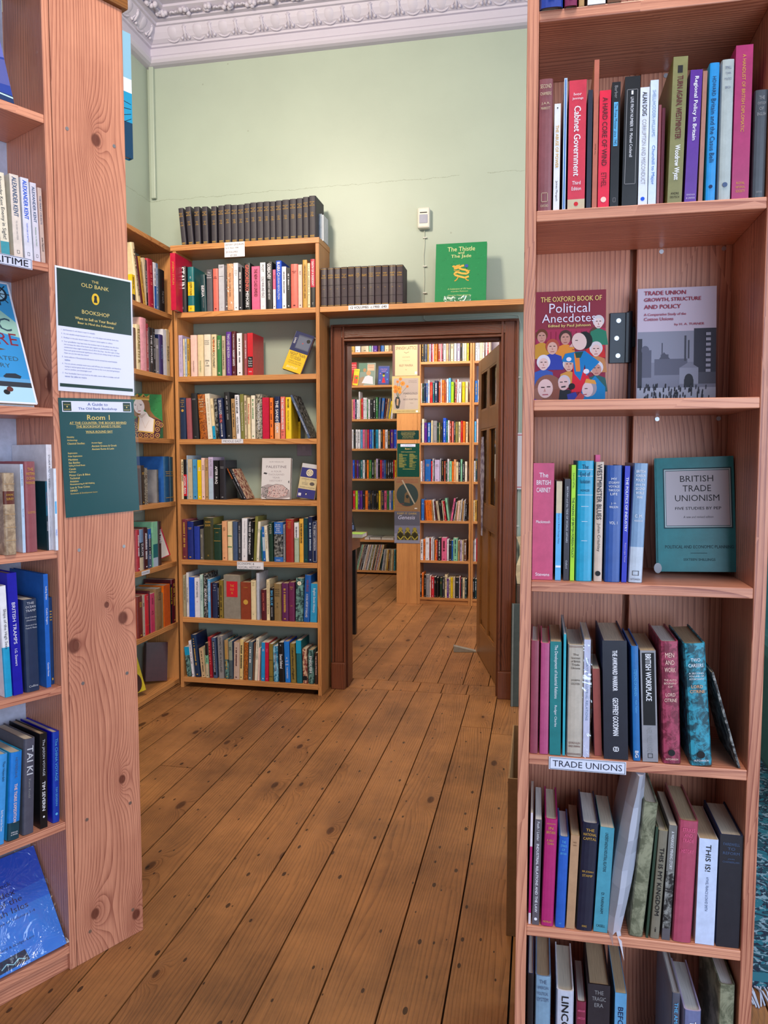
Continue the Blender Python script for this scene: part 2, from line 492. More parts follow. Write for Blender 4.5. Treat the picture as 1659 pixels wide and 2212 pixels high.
def spine_print(mb, mats, t, h, y, items, rng, ink):
    def mi(c):
        m = flat(CW[c][1] if c in CW else c)
        if m not in mats: mats.append(m)
        return mats.index(m)
    if isinstance(items, bool): items = None
    if items is None:
        # small illegible title: rows of little strokes
        c = ink
        style = rng.random()
        n = mi(c)
        if style < 0.55:
            z = h*(0.93 - 0.08*rng.random()); end = h*(0.18+0.3*rng.random()); wv = t*(0.26+0.2*rng.random())
            while z > end:
                L = h*(0.008+0.018*rng.random())
                mb.box(-wv/2, wv/2*(0.6+0.4*rng.random()), y-0.0003, y, z-L, z, n)
                z -= L + h*0.008 + (h*0.03 if rng.random() < 0.2 else 0)
        else:
            z = h*(0.86 - 0.08*rng.random())
            for r in range(rng.choice((2, 3, 4))):
                wv = t*(0.4+0.3*rng.random()); x = -wv/2
                while x < wv/2:
                    L = wv*(0.06+0.1*rng.random())
                    mb.box(x, min(x+L, wv/2), y-0.0003, y, z-h*0.014, z, n)
                    x += L + wv*0.06
                z -= h*0.032
        wv = t*0.3
        mb.box(-wv/2, wv/2, y-0.0003, y, h*0.05, h*0.075, n)
        return
    for it in items.split('~'):
        c, o_, a, b, wf, s = it.split('|')
        a, b, wf = float(a), float(b), float(wf)
        z1, z0 = h*(1-a), h*(1-b)
        n = mi(c)
        bold = o_.isupper(); o_ = o_.lower()
        if o_ == 'v':
            put_text(mb, s, 0, (z0+z1)/2, z1-z0, t*wf, y-0.0004, n, True, bold=bold)
        elif o_ == 'l':        # lines across
            lines = s.split('/'); k = len(lines); lh = (z1-z0)/k
            for i, ln in enumerate(lines):
                if ln: put_text(mb, ln, 0, z1-lh*(i+0.5), t*wf*min(1, 0.25+len(ln)*0.13), lh*0.62, y-0.0004, n, bold=bold)
        elif o_ == 'b':        # solid panel
            mb.box(-t*wf/2, t*wf/2, y-0.0002, y, z0, z1, n)
        elif o_ == 'f':        # frame
            e = t*0.035
            for bx in ((-t*wf/2,-t*wf/2+e,z0,z1),(t*wf/2-e,t*wf/2,z0,z1),(-t*wf/2,t*wf/2,z0,z0+e),(-t*wf/2,t*wf/2,z1-e,z1)):
                mb.box(bx[0],bx[1],y-0.0003,y,bx[2],bx[3],n)
        elif o_ == 'o':        # round device
            r = t*wf/2; zc = (z0+z1)/2
            pts = [(r*cos(2*pi*i/16), y-0.0003, zc+r*sin(2*pi*i/16)) for i in range(16)]
            mb.poly(pts[::-1], n)

def book(pos, rot, t, d, h, col, label, group, opts=None, seed=0, simple=False, collect=None):
    rng = random.Random(seed)
    o_ = opts or {}
    hard = 'pb' not in o_
    if 'pb' not in o_ and 'hb' not in o_ and t < 0.014: hard = False
    c = min(0.0025 if hard else 0.0009, t*0.16)
    bulge = (0.12*t if hard else 0.0) if 'flat' not in o_ else 0.0
    hexc = CW[col][1] if col in CW else col
    if 'mat' in o_: m0 = SPECK[o_['mat']]
    else: m0 = paint(hexc, 0.55 if 'cloth' in o_ else 0.62 if hard and rng.random() < 0.5 and 'gl' not in o_ else 0.34, 0.5, 0.05)
    bands = []
    mats = [m0]
    for b in o_.get('bands', '').split(','):
        if b:
            a0, a1, cc = b.split(':')
            bands.append((1-float(a1), 1-float(a0), ''))
            mats.append(SPECK[cc] if cc in SPECK else paint(CW[cc][1] if cc in CW else cc, 0.4))
    cm = cover_mesh(t, d, h, c, bulge, bands, hard)
    pg = PAGES[rng.choice((0, 0, 1, 2))]
    inset = 0.003 if hard else 0.0003
    pm = MB().box(-t/2+c*1.02, t/2-c*1.02, (0.003 if hard else c)+0.001, d-inset*1.5, inset, h-inset)
    tm = MB(); tmats = []
    ink = o_.get('ink') or ('go' if hard and dark(col) and rng.random() < 0.5 else 'w' if dark(col) else rng.choice(('k', 'k', 'nv', 'mn')))
    y = -bulge*0.92 + 0.0018 if bulge > 0.0005 else -0.0002
    if 'noprint' not in o_:
        spine_print(tm, tmats, t*0.9, h, y if bulge <= 0.0005 else -bulge+0.0019-0.0008, o_.get('t'), rng, ink)
    mw = Matrix.Translation(pos) @ rot
    if simple:
        nb = len(mats)
        cm.add(pm.v, pm.f, nb); mats.append(pg)
        if tm.f:
            base = len(mats)
            b0 = len(cm.v); cm.v += tm.v
            for f, mm in zip(tm.f, tm.m): cm.f.append([b0+i for i in f]); cm.m.append(base+mm)
            mats += tmats
        if collect is not None:
            big, bm_ = collect
            b0 = len(big.v)
            big.v += [tuple(mw @ Vector(p)) for p in cm.v]
            idx = []
            for m_ in mats:
                if m_ not in bm_: bm_.append(m_)
                idx.append(bm_.index(m_))
            for f, mm in zip(cm.f, cm.m): big.f.append([b0+i for i in f]); big.m.append(idx[mm])
            return None
        o = cm.build('book', mats)
        o.matrix_world = mw
        tag(o, label, 'book', group)
        return o
    r = thing('book', label, 'book', pos, rot, group)
    cm.build('cover', mats, r)
    pm.build('pages', pg, r)
    if tm.f: tm.build('lettering', tmats, r)
    if 'tag' in o_:
        a, bx_ = o_['tag'].split(':')
        MB().box(-0.004, 0.004, 0.05, 0.09, h-0.004, h+float(bx_)).build('bookmark', flat(CW[a][1]), r)
    if 'wrap' in o_:
        e = 0.0022
        pw = MB()
        L = 7
        for sx in (-1, 1):
            for j in range(L):
                z0, z1 = -0.0+h*j/L, h*(j+1)/L
                w0 = e + 0.0012*sin(j*2.1+sx); w1 = e + 0.0012*sin((j+1)*2.1+sx)
                pw.add([(sx*(t/2+w0), -0.004-w0, max(z0,0.0005)), (sx*(t/2+w0), d, max(z0,0.0005)), (sx*(t/2+w1), d, z1), (sx*(t/2+w1), -0.004-w1, z1)], [(0,1,2,3)])
        for j in range(L):
            z0, z1 = h*j/L, h*(j+1)/L
            w0 = e + 0.0012*sin(j*2.1+1); w1 = e + 0.0012*sin((j+1)*2.1+1)
            v0 = e + 0.0012*sin(j*2.1-1); v1 = e + 0.0012*sin((j+1)*2.1-1)
            pw.add([(-(t/2+v0), -0.004-v0-bulge, max(z0,0.0005)), (t/2+w0, -0.004-w0-bulge, max(z0,0.0005)), (t/2+w1, -0.004-w1-bulge, z1), (-(t/2+v1), -0.004-v1-bulge, z1)], [(0,1,2,3)])
        pw.add([(-t/2-e, -0.006, h), (t/2+e, -0.006, h), (t/2+e*0.3, 0.03, h+0.022), (-t/2, 0.03, h+0.026)], [(0,1,2,3)])
        pw.build('plastic_wrapper', FILM, r)
    return r

# ------------------------------------------------------------------ shelving cases
class Case:
    def __init__(s, o, u, name, wood=WOOD, b=(-99, 99), top=99, dep=0.2):
        s.b, s.top, s.dep = b, top, dep
        s.o = Vector(o); s.u = Vector(u).normalized(); s.n = Vector((s.u.y, -s.u.x, 0)); s.name = name; s.wood = wood
        s.R = Matrix.Rotation(atan2(s.u.y, s.u.x), 4, 'Z')
    def at(s, px, py, sb=0.0):
        p = hit(px, py, s.o - s.n*sb, s.n)
        return (p - s.o).dot(s.u), p.z
    def pos(s, uu, z, sb=0.0):
        p = s.o + s.u*uu - s.n*sb
        return Vector((p.x, p.y, z))
    def root(s, name, label, cat):
        return thing(name, label, cat, s.o, s.R)

def parse_opts(txt):
    o = {}
    for p in txt.split(';'):
        p = p.strip()
        if not p: continue
        if '=' in p:
            k, v = p.split('=', 1); o[k] = v
        else: o[p] = True
    return o
_bid = [0]; PENDING = []; N_FACE = [0]
def row(case, z, zoom, where, data, depth=0.15, simple=False, sb=0.012, zref=None, cap=0.30, hdef=None, hand=False):
    """data lines: colour x0 x1 ytop [lean] ; options.  Coordinates are read off an enlarged crop (ox, oy, scale)."""
    ox, oy, sc = zoom
    zb = zref if zref is not None else z
    # picture row of this shelf at the middle of the case, to look up where each spine stands
    ents = []
    for ln in data.strip().split('\n'):
        if ln.strip(): ents.append(ln.strip())
    n = 0; prev = None
    items = []
    for ent in ents:
        head, _, opt = ent.partition(';')
        f = head.split()
        o = parse_opts(opt)
        items.append((f[0], float(f[1]), float(f[2]), float(f[3]), float(f[4]) if len(f) > 4 else 0.0, o))
    for idx, (col, x0, x1, yt, lean, o) in enumerate(items):
        s_b = float(o.get('sb', sb))
        px0, px1, pyt = ox+x0/sc, ox+x1/sc, oy+yt/sc
        # row of the shelf under this spine
        def udz(px):
            # solve for pixel y where the plane point has z = z
            lo, hi = -3000.0, 6000.0
            for _ in range(40):
                mid = (lo+hi)/2
                if case.at(px, mid, s_b)[1] > z: lo = mid
                else: hi = mid
            return case.at(px, (lo+hi)/2, s_b)[0]
        if 'top' in o:      # x read at the top edge of the spine
            u0 = case.at(px0, pyt, s_b)[0]; u1 = case.at(px1, pyt, s_b)[0]
        else:
            u0, u1 = udz(px0), udz(px1)
        mid = (px0+px1)/2
        h = (float(o['h']) if 'h' in o else (hdef if hdef else case.at(mid + lean/sc, pyt, s_b)[1] - z))
        h = max(0.08, min(h, cap))
        t = max(0.004, (u1-u0) - 0.0008)
        # lean angle from the displacement of the top beyond plain perspective
        ltop = case.at(mid + lean/sc, pyt, s_b)[0] if lean else None
        ang = 0.0
        if lean:
            um = case.at(mid, pyt, s_b)[0]
            ang = math.asin(max(-0.8, min(0.8, (ltop-um)/max(h, 0.05))))
            h = h / max(0.6, cos(ang))
            h = min(h, cap)
            t = max(0.004, t*cos(ang))
        lo, hi = case.b if (z < case.top and 'free' not in o) else (-99, 99)
        foot = h*math.sin(abs(ang))
        if u0 - (foot if ang < 0 else 0) < lo + 0.0006:
            sh = lo + 0.0006 - (u0 - (foot if ang < 0 else 0))
            if sh < 0.012 or ang == 0: u0 += sh
            else: u0 += 0.012; ang = -math.asin(max(0, (u0-lo-0.0006)/h))
            u1 = max(u1, u0 + t) if sh > 0.3*t else u1
            t = max(0.004, min(t, (u1-u0-0.0008)))
        if u1 + (foot if ang > 0 else 0) > hi - 0.0006:
            sh = u1 + (foot if ang > 0 else 0) - hi + 0.0006
            u1 -= sh
            if u1-u0 < 0.7*t: u0 = u1 - t - 0.0008
            t = max(0.004, min(t, u1-u0-0.0008))
        if prev and abs(prev[4]-s_b) < 0.02:
            hh = min(prev[2], h)
            need = prev[1] + hh*math.sin(prev[3]) - (u0 + hh*math.sin(ang))
            if 0 < need < 0.02 and hh > 0:
                ang = math.asin(min(0.9, math.sin(ang) + need/hh)) if ang > 0 or prev[3] > 0 or ang < 0 else ang
        prev = (u0, u1, h, ang, s_b)
        n += 1
        d = float(o.get('d', 0))
        if not d: d = min(depth, h*0.72) * (0.93 + 0.07*((idx*37) % 10)/10)
        if z < case.top and case.b[0] > -50: d = min(d, case.dep - s_b - 0.003)
        # pivot on the lower corner it leans over
        R2 = Matrix.Rotation(ang, 4, 'Y')
        if ang > 0: piv = Vector((t/2, 0, 0)); cu = u1
        elif ang < 0: piv = Vector((-t/2, 0, 0)); cu = u0
        else: piv = Vector((0, 0, 0)); cu = (u0+u1)/2
        base = case.pos(cu, z + 0.0004 , s_b)
        rot = case.R @ R2
        p = base - rot.to_3x3() @ piv
        cname = o.get('cn') or CW.get(col, (col, col))[0]
        size = 'thick ' if t > 0.045 else 'slim ' if t < 0.013 else ''
        if 'lab' in o: label = o['lab'] + ', ' + where[0]
        else: label = '%s%s book%s, %s from left, %s' % (size, cname, ' leaning left' if ang < -0.12 else ' leaning right' if ang > 0.12 else '', ORD[n], where[0])
        _bid[0] += 1
        dist = (base - EYEV).length
        PENDING.append((t*h/dist**2 * (1.0 if p.y < 4.2 else 0.8), (p, rot, t, d, h, col, label, where[1], o), _bid[0], simple))

# ------------------------------------------------------------------ pictures built from flat shapes
def art(parent, W, H, y, items, name='cover_picture', tname='lettering'):
    """flat printed shapes on a local xz rectangle 0..W, 0..H facing -y; coordinates as fractions, z up"""
    mb, tb, mm, tmm = MB(), MB(), [], []
    def mi(lst, c):
        m = c if not isinstance(c, str) else (SPECK[c] if c in SPECK else flat(CW[c][1] if c in CW else c))
        if m not in lst: lst.append(m)
        return lst.index(m)
    k = 0
    for it in items:
        k += 1; yy = y - 0.00002*k - 0.0001
        if it[0] == 'r':
            _, x0, z0, x1, z1, c = it
            mb.add([(x0*W,yy,z0*H),(x1*W,yy,z0*H),(x1*W,yy,z1*H),(x0*W,yy,z1*H)], [(0,1,2,3)], mi(mm, c))
        elif it[0] == 'd':
            _, cx, cz, rx, rz, c = it[:6]
            a0 = it[6] if len(it) > 6 else 0
            pts = []
            for i in range(22):
                a = 2*pi*i/22; px_, pz_ = rx*cos(a), rz*sin(a)
                ca, sa = cos(a0), sin(a0)
                pts.append(((cx*W + (px_*ca-pz_*sa)*W), yy, cz*H + (px_*sa+pz_*ca)*W))
            mb.poly(pts, mi(mm, c))
        elif it[0] == 'p':
            _, pts, c = it
            P = [(a*W, yy, b*H) for a, b in pts]
            # orientation
            ar = sum(P[i][0]*P[(i+1)%len(P)][2]-P[(i+1)%len(P)][0]*P[i][2] for i in range(len(P)))
            mb.poly(P if ar > 0 else P[::-1], mi(mm, c))
        elif it[0] == 'l':
            _, pts, wd, c = it
            for (a, b), (c1, d1) in zip(pts[:-1], pts[1:]):
                p, q = Vector((a*W, 0, b*H)), Vector((c1*W, 0, d1*H))
                t = (q-p).normalized(); nn = Vector((-t.z, 0, t.x))*wd*W/2
                P = [p-nn, q-nn, q+nn, p+nn]
                P = [(v.x, yy, v.z) for v in P]
                ar = sum(P[i][0]*P[(i+1)%4][2]-P[(i+1)%4][0]*P[i][2] for i in range(4))
                mb.poly(P if ar > 0 else P[::-1], mi(mm, c))
        elif it[0] == 't':
            _, s, cx, cz, ww, hh, c = it[:7]
            fl = it[7] if len(it) > 7 else ''
            cxx = cx*W
            if 'L' in fl:      # left aligned at cx
                vs, fs, asp = glyphs(s, 'b' in fl, 'i' in fl)
                wd = min(ww*W, hh*H*asp); cxx = cx*W + wd/2
                put_text(tb, s, cxx, cz*H, wd, hh*H, yy, mi(tmm, c), False, False, 'b' in fl, 'i' in fl)
            else:
                put_text(tb, s, cxx, cz*H, ww*W, hh*H, yy, mi(tmm, c), 'v' in fl, True, 'b' in fl, 'i' in fl)
    if mb.f: mb.build(name, mm, parent)
    if tb.f: tb.build(tname, tmm, parent)

def face_book(pos, rot, W, H, t, col, items, label, group=None, hard=True, spine='l', wrap=False, name='book', cat='book'):
    """book standing face-out: local origin at the lower front left corner, front cover on y=0"""
    N_FACE[0] += 1
    r = thing(name, label, cat, pos, rot, group)
    c = 0.0025 if hard else 0.0008
    m0 = col if not isinstance(col, str) else (SPECK[col] if col in SPECK else paint(CW[col][1] if col in CW else col, 0.35))
    mb = MB()
    mb.box(0, W, 0, c, 0, H); mb.box(0, W, t-c, t, 0, H)
    if spine == 'l': mb.box(-0.001, c, 0, t, 0, H)
    else: mb.box(W-c, W+0.001, 0, t, 0, H)
    mb.build('cover', m0, r)
    MB().box(c if spine == 'l' else 0.003, W-0.003 if spine == 'l' else W-c, c, t-c, 0.003, H-0.003).build('pages', PAGES[0], r)
    art(r, W, H, -0.0002, items)
    if wrap:
        pw = MB(); N = 8
        g = [[None]*(N+1) for _ in range(N+1)]
        for i in range(N+1):
            for j in range(N+1):
                g[i][j] = (-0.004+(W+0.008)*i/N, -0.004-0.003*(0.5+0.5*sin(i*1.7+j*2.3)), -0.0+(H+0.004)*j/N)
        for i in range(N):
            for j in range(N):
                pw.add([g[i][j], g[i+1][j], g[i+1][j+1], g[i][j+1]], [(0,1,2,3)])
        pw.add([g[N][0], (W+0.003, t, 0), (W+0.003, t, H), g[N][N]], [(0,1,2,3)])
        pw.build('plastic_wrapper', FILM, r, smooth=True)
    return r
def face_on(case, z, zoom, x0, x1, yt, sb, back=8, roll=0, yaw=0, **k):
    """place a face-out book from its lower corners and top edge"""
    ox, oy, sc = zoom
    def udz(px):
        lo, hi = -3000.0, 6000.0
        for _ in range(40):
            mid = (lo+hi)/2
            if case.at(px, mid, sb)[1] > z: lo = mid
            else: hi = mid
        return case.at(px, (lo+hi)/2, sb)[0]
    u0, u1 = udz(ox+x0/sc), udz(ox+x1/sc)
    H = case.at(ox+(x0+x1)/2/sc, oy+yt/sc, sb+0.02)[1] - z
    H = H / cos(radians(back)) / cos(radians(roll))
    W = (u1-u0)/max(0.3, cos(radians(yaw)))
    if roll: W /= cos(radians(roll))
    rot = case.R @ Matrix.Rotation(radians(yaw), 4, 'Z') @ Matrix.Rotation(radians(roll), 4, 'Y') @ Matrix.Rotation(radians(-back), 4, 'X')
    cu = u0
    lift = 0.0006
    if roll > 0:       # leans to the right: rests on the lower right corner
        p = case.pos(u1, z+lift, sb) - rot.to_3x3() @ Vector((W, 0, 0))
    else:
        p = case.pos(u0, z+lift, sb)
    t = k.pop('t', 0.02)
    return face_book(p + Vector((0,0,t*sin(radians(back)))), rot, W, H, t, k.pop('col'), k.pop('items'), k.pop('label'), **k)

def pt_on(px, p, n, z):
    lo, hi = -3000.0, 6000.0
    for _ in range(40):
        mid = (lo+hi)/2
        if hit(px, mid, p, n).z > z: lo = mid
        else: hi = mid
    return hit(px, (lo+hi)/2, p, n)
def face_free(pL, pR, z, H, back=8, roll=0, **k):
    """face-out book between two floor points of its front lower edge"""
    d = Vector((pR.x-pL.x, pR.y-pL.y, 0)); W = d.length
    rot = Matrix.Rotation(atan2(d.y, d.x), 4, 'Z') @ Matrix.Rotation(radians(roll), 4, 'Y') @ Matrix.Rotation(radians(-back), 4, 'X')
    t = k.pop('t', 0.02)
    p = Vector((pL.x, pL.y, z)) if roll <= 0 else Vector((pR.x, pR.y, z)) - rot.to_3x3() @ Vector((W, 0, 0))
    return face_book(p + Vector((0, 0, t*sin(radians(back))+0.0006)), rot, W, H, t, k.pop('col'), k.pop('items'), k.pop('label'), **k)

def card(case, z0, z1, u0, u1, sb, items, label, cat='sign', col='w', name='shelf_label', rot=None, thick=0.0008, group=None, wrap=False):
    r = thing(name, label, cat, case.pos(u0, z0, sb), case.R if rot is None else case.R @ rot, group)
    W, H = u1-u0, z1-z0
    MB().box(0, W, -thick, 0, 0, H).build('card', flat(CW[col][1] if col in CW else col, 0.35), r)
    art(r, W, H, -thick-0.0002, items, 'print')
    if wrap:
        MB().box(-0.006, W+0.006, -thick-0.002, -thick-0.0016, -0.006, H+0.006).build('laminate', CLEAR, r)
    return r

def struct(name, mb, mat, **k):
    o = mb.build(name, mat, **k); o['kind'] = 'structure'
    return o

# ------------------------------------------------------------------ the room
def plaster(name, hexc, crack=False, rough=0.55):
    m = NT(name)
    tc = m.n('ShaderNodeTexCoord').outputs['Object']
    nz = m.noise(tc, 1.6, 4, 0.6)
    c = lin(hexc)
    col = m.ramp(nz, [(0.3, tuple(x*0.93 for x in c[:3])+(1,)), (0.7, tuple(min(1, x*1.04) for x in c[:3])+(1,))])
    if crack:
        sp = m.n('ShaderNodeSeparateXYZ'); m.l(tc, sp.inputs[0])
        n2 = m.noise(tc, 14, 4, 0.7)
        line = m.math('ADD', m.math('MULTIPLY', sp.outputs[0], 0.012), m.math('ADD', 2.791, m.math('MULTIPLY', m.math('SUBTRACT', n2, 0.5), 0.035)))
        dd = m.math('ABSOLUTE', m.math('SUBTRACT', sp.outputs[2], line))
        mk = m.math('LESS_THAN', dd, 0.0016)
        pt = m.math('GREATER_THAN', m.noise(tc, 3.0, 2, 0.5), 0.42)
        mk = m.math('MULTIPLY', mk, pt)
        col = m.mix(m.math('MULTIPLY', mk, 0.45), col, lin('6f7660'))
        v = m.n('ShaderNodeTexVoronoi'); v.inputs['Scale'].default_value = 7
        m.l(tc, v.inputs['Vector'])
        s2 = m.math('LESS_THAN', v.outputs['Distance'], 0.035)
        col = m.mix(m.math('MULTIPLY', s2, 0.35), col, lin('6a6a58'))
    m.l(col, m.b.inputs['Base Color'])
    m.b.inputs['Roughness'].default_value = rough
    m.bump(m.noise(tc, 60, 4, 0.6), 0.12, 0.003)
    return m.mat
GREEN = plaster('green_wall_paint', 'a5b1a2', True, 0.42)
GREEN2 = plaster('green_grey_wall_paint', '8f9684')
PLASTER = plaster('white_plaster', 'c2bcca')
GREYW = plaster('back_room_wall_paint', 'c4bcc6')

XL, XR, YB, YF_, ZC = -2.205, 2.7, 4.15, -2.4, 3.73
DX0, DX1, DZ = -1.045, -0.198, 1.93       # door opening inside the lining
TH = 0.11
b = MB()
b.box(XL-0.1, DX0-.022, YB, YB+TH, 0, ZC); b.box(DX1+.022, XR, YB, YB+TH, 0, ZC); b.box(DX0-.022, DX1+.022, YB, YB+TH, DZ+.022, ZC)
struct('wall_back', b, GREEN)
struct('wall_left', MB().box(XL-0.12, XL, YF_, YB, 0, ZC), GREEN)
struct('wall_right', MB().box(XR, XR+0.12, YF_, YB, 0, ZC), GREEN)
struct('ceiling', MB().box(XL-0.1, XR+0.1, YF_, YB+TH, ZC, ZC+0.1), PLASTER)
# back room shell
struct('wall_back_room_left', MB().box(-2.92, -2.8, YB+TH, 8.7, 0, 3.1), GREEN2)
struct('wall_back_room_end', MB().box(-2.8, 1.7, 8.56, 8.68, 0, 3.1), GREEN2)
struct('wall_back_room_right', MB().box(1.6, 1.72, YB+TH, 8.6, 0, 3.1), GREYW)
struct('wall_back_room_middle', MB().box(-1.24, 1.6, 6.87, 6.97, 0, 3.1), GREYW)
struct('ceiling_back_room', MB().box(-2.9, 1.7, YB+TH, 8.68, 3.1, 3.2), PLASTER)

# floor boards, each its own plank inside the floor mesh
fb = MB(); pl = []
def plank(x0, x1, y0, y1, sk=0.0):
    g = 0.0024
    k = len(fb.f)
    fb.add([(x0+g+sk,y0+g,-0.02),(x1-g+sk,y0+g,-0.02),(x1-g,y1-g,-0.02),(x0+g,y1-g,-0.02),
            (x0+g+sk,y0+g,0),(x1-g+sk,y0+g,0),(x1-g,y1-g,0),(x0+g,y1-g,0)],
           [(4,5,6,7),(0,1,5,4),(1,2,6,5),(2,3,7,6),(3,0,4,7)])
    r = random.random()
    pl.extend([r]*(len(fb.f)-k))
for i in range(-15, 20):
    x0 = -0.2 + 0.15*i
    x0 = max(x0, XL); x1 = -0.2 + 0.15*(i+1)
    if x1 > XR: break
    if x1 <= XL: continue
    cuts = {(-1): [3.62], 0: [3.55, 1.2], 3: [1.8], (-7): [3.7], (-4): [0.9], (-9): [2.9], (-5): [0.2]}.get(i, [random.uniform(-1.5, 0.8)])
    ys = [YF_] + sorted(cuts) + [4.12]
    for a, c_ in zip(ys[:-1], ys[1:]): plank(x0, x1, a, c_)
# threshold pieces between the jambs
tx = [DX0, -0.90, -0.78, -0.645, -0.51, -0.37, DX1]
for a, c_ in zip(tx[:-1], tx[1:]): plank(a, c_, 4.12, 4.30)
for i in range(-19, 13):
    x0 = -0.26 + 0.145*i; x1 = x0 + 0.145
    if x0 < -2.8: continue
    c_ = [4.30, random.uniform(5, 8), 8.56] if i % 2 else [4.30, random.uniform(4.6, 6.2), random.uniform(6.8, 8), 8.56]
    for a, e in zip(c_[:-1], c_[1:]): plank(x0, x1, a, e)
fl = struct('floor', fb, FLOORW)
at_ = fl.data.attributes.new('plank', 'FLOAT', 'FACE')
at_.data.foreach_set('value', pl)
struct('floor_underlay', MB().box(-2.9, XR, YF_, 8.6, -0.06, -0.0205), flat('0c0806', 0.95))

# cornice: a moulded profile run along the walls, with egg-and-dart ornament
prof = [(0,3.495),(.028,3.497),(.046,3.503),(.056,3.516),(.056,3.53),(.046,3.541),(.045,3.578),(.058,3.580),(.060,3.590),
        (.068,3.593),(.085,3.605),(.102,3.63),(.112,3.655),(.124,3.657),(.126,3.67),(.15,3.672),(.15,3.684),(.175,3.69),(.205,3.70),(.205,3.712),(.30,3.712),(.305,3.70),(.345,3.70),(.35,3.73),(0,3.73)]
def run(name, wall):
    mb = MB(); n = len(prof)
    if wall == 'back':
        e0 = [(XL+p, YB-p, z) for p, z in prof]; e1 = [(XR-p, YB-p, z) for p, z in prof]
    elif wall == 'left':
        e0 = [(XL+p, YF_, z) for p, z in prof]; e1 = [(XL+p, YB-p, z) for p, z in prof]
    else:
        e0 = [(XR-p, YB-p, z) for p, z in prof]; e1 = [(XR-p, YF_, z) for p, z in prof]
    mb.add(e0+e1, [(i, (i+1) % n, n+(i+1) % n, n+i) for i in range(n)])
    return struct(name, mb, PLASTER)
run('trim_1', 'back'); run('trim_2', 'left'); run('trim_3', 'right')
def ornament(to_world, a0, a1, mb):
    """to_world(s, p, z) maps distance along, projection, height"""
    step = 0.1485; k = 0
    s = a0
    while s < a1:
        # egg
        b0 = len(mb.v); nu, nv = 14, 8
        for j in range(nv+1):
            th = pi*j/nv
            for i in range(nu):
                ph = 2*pi*i/nu
                ex, ey, ez = 0.037*sin(th)*cos(ph), 0.016*sin(th)*sin(ph), 0.036*cos(th)*(1.0 if cos(th) < 0 else 0.8)
                mb.v.append(to_world(s+ex, 0.090 - ey + ez*0.55, 3.629+ez*0.95))
        for j in range(nv):
            for i in range(nu):
                mb.f.append([b0+j*nu+i, b0+j*nu+(i+1)%nu, b0+(j+1)*nu+(i+1)%nu, b0+(j+1)*nu+i]); mb.m.append(0)
        # shell round the egg
        pts = []
        for i in range(13):
            a = radians(-200 + 220*i/12)
            dx, dz = 0.047*cos(a), 0.046*sin(a)
            pts.append(to_world(s+dx, 0.093+dz*0.55, 3.632+dz*0.9))
        mb.tube(pts, 0.0055, 6)
        # dart with buds
        c = s + step/2
        mb.tube([to_world(c, 0.112, 3.652), to_world(c, 0.104, 3.632), to_world(c, 0.088, 3.605), to_world(c, 0.072, 3.592)], [0.005, 0.010, 0.008, 0.003], 7)
        for q in (-1, 1):
            mb.ball(to_world(c+q*0.020, 0.082, 3.599), 0.009, 0.009, 0.009, 7, 5)
            mb.ball(to_world(c+q*0.007, 0.108, 3.645), 0.006, 0.006, 0.006, 6, 4)
            mb.tube([to_world(c+q*0.006, 0.10, 3.625), to_world(c+q*0.014, 0.09, 3.61), to_world(c+q*0.02, 0.082, 3.599)], 0.004, 5)
        s += step; k += 1
ob = MB()
ornament(lambda s, p, z: (s, YB-p, z), -2.002, 0.35, ob)
struct('trim_4', ob, PLASTER, smooth=True)
ob = MB()
ornament(lambda s, p, z: (XL+p, s, z), 2.6, 4.0, ob)
struct('trim_5', ob, PLASTER, smooth=True)
# fruit garland rope under the ceiling
gb = MB(); rg = random.Random(3)
def garland(fn, a0, a1):
    s = a0
    while s < a1:
        for q in range(7):
            gb.ball(fn(s+rg.uniform(-.024, .024), 0.178+rg.uniform(-.017, .017), 3.684+rg.uniform(-.010, .006)), 0.014, 0.014, 0.013, 7, 5)
        for q in range(4):
            e = s+0.035+q*0.014
            gb.tube([fn(e, .168+.01*(q % 2), 3.685), fn(e+.02, .188-.01*(q % 2), 3.680)], [0.009, 0.004], 6)
        s += 0.125
garland(lambda s, p, z: (s, YB-p, z), XL+0.19, 0.3)
garland(lambda s, p, z: (XL+p, s, z), 2.5, YB-0.19)
struct('trim_6', gb, PLASTER, smooth=True)
# second fillet of the ceiling field
mb = MB()
mb.box(XL+0.42, 0.6, YB-0.50, YB-0.46, 3.695, 3.73); mb.box(XL+0.42, XL+0.46, 1.5, YB-0.46, 3.695, 3.73)
mb.box(XL+0.40, 0.6, YB-0.42, YB-0.40, 3.71, 3.73)
struct('trim_7', mb, PLASTER, bevel=0.006)
# boxed cable in the corner
struct('trim_8', MB().box(-2.188, -2.160, 4.128, YB, 2.775, 3.50), GREEN, bevel=0.004)
# skirting seen behind the cases
struct('baseboard_back', MB().box(-0.107, XR, 4.13, YB, 0, 0.16), DWOOD['x'], bevel=0.004)

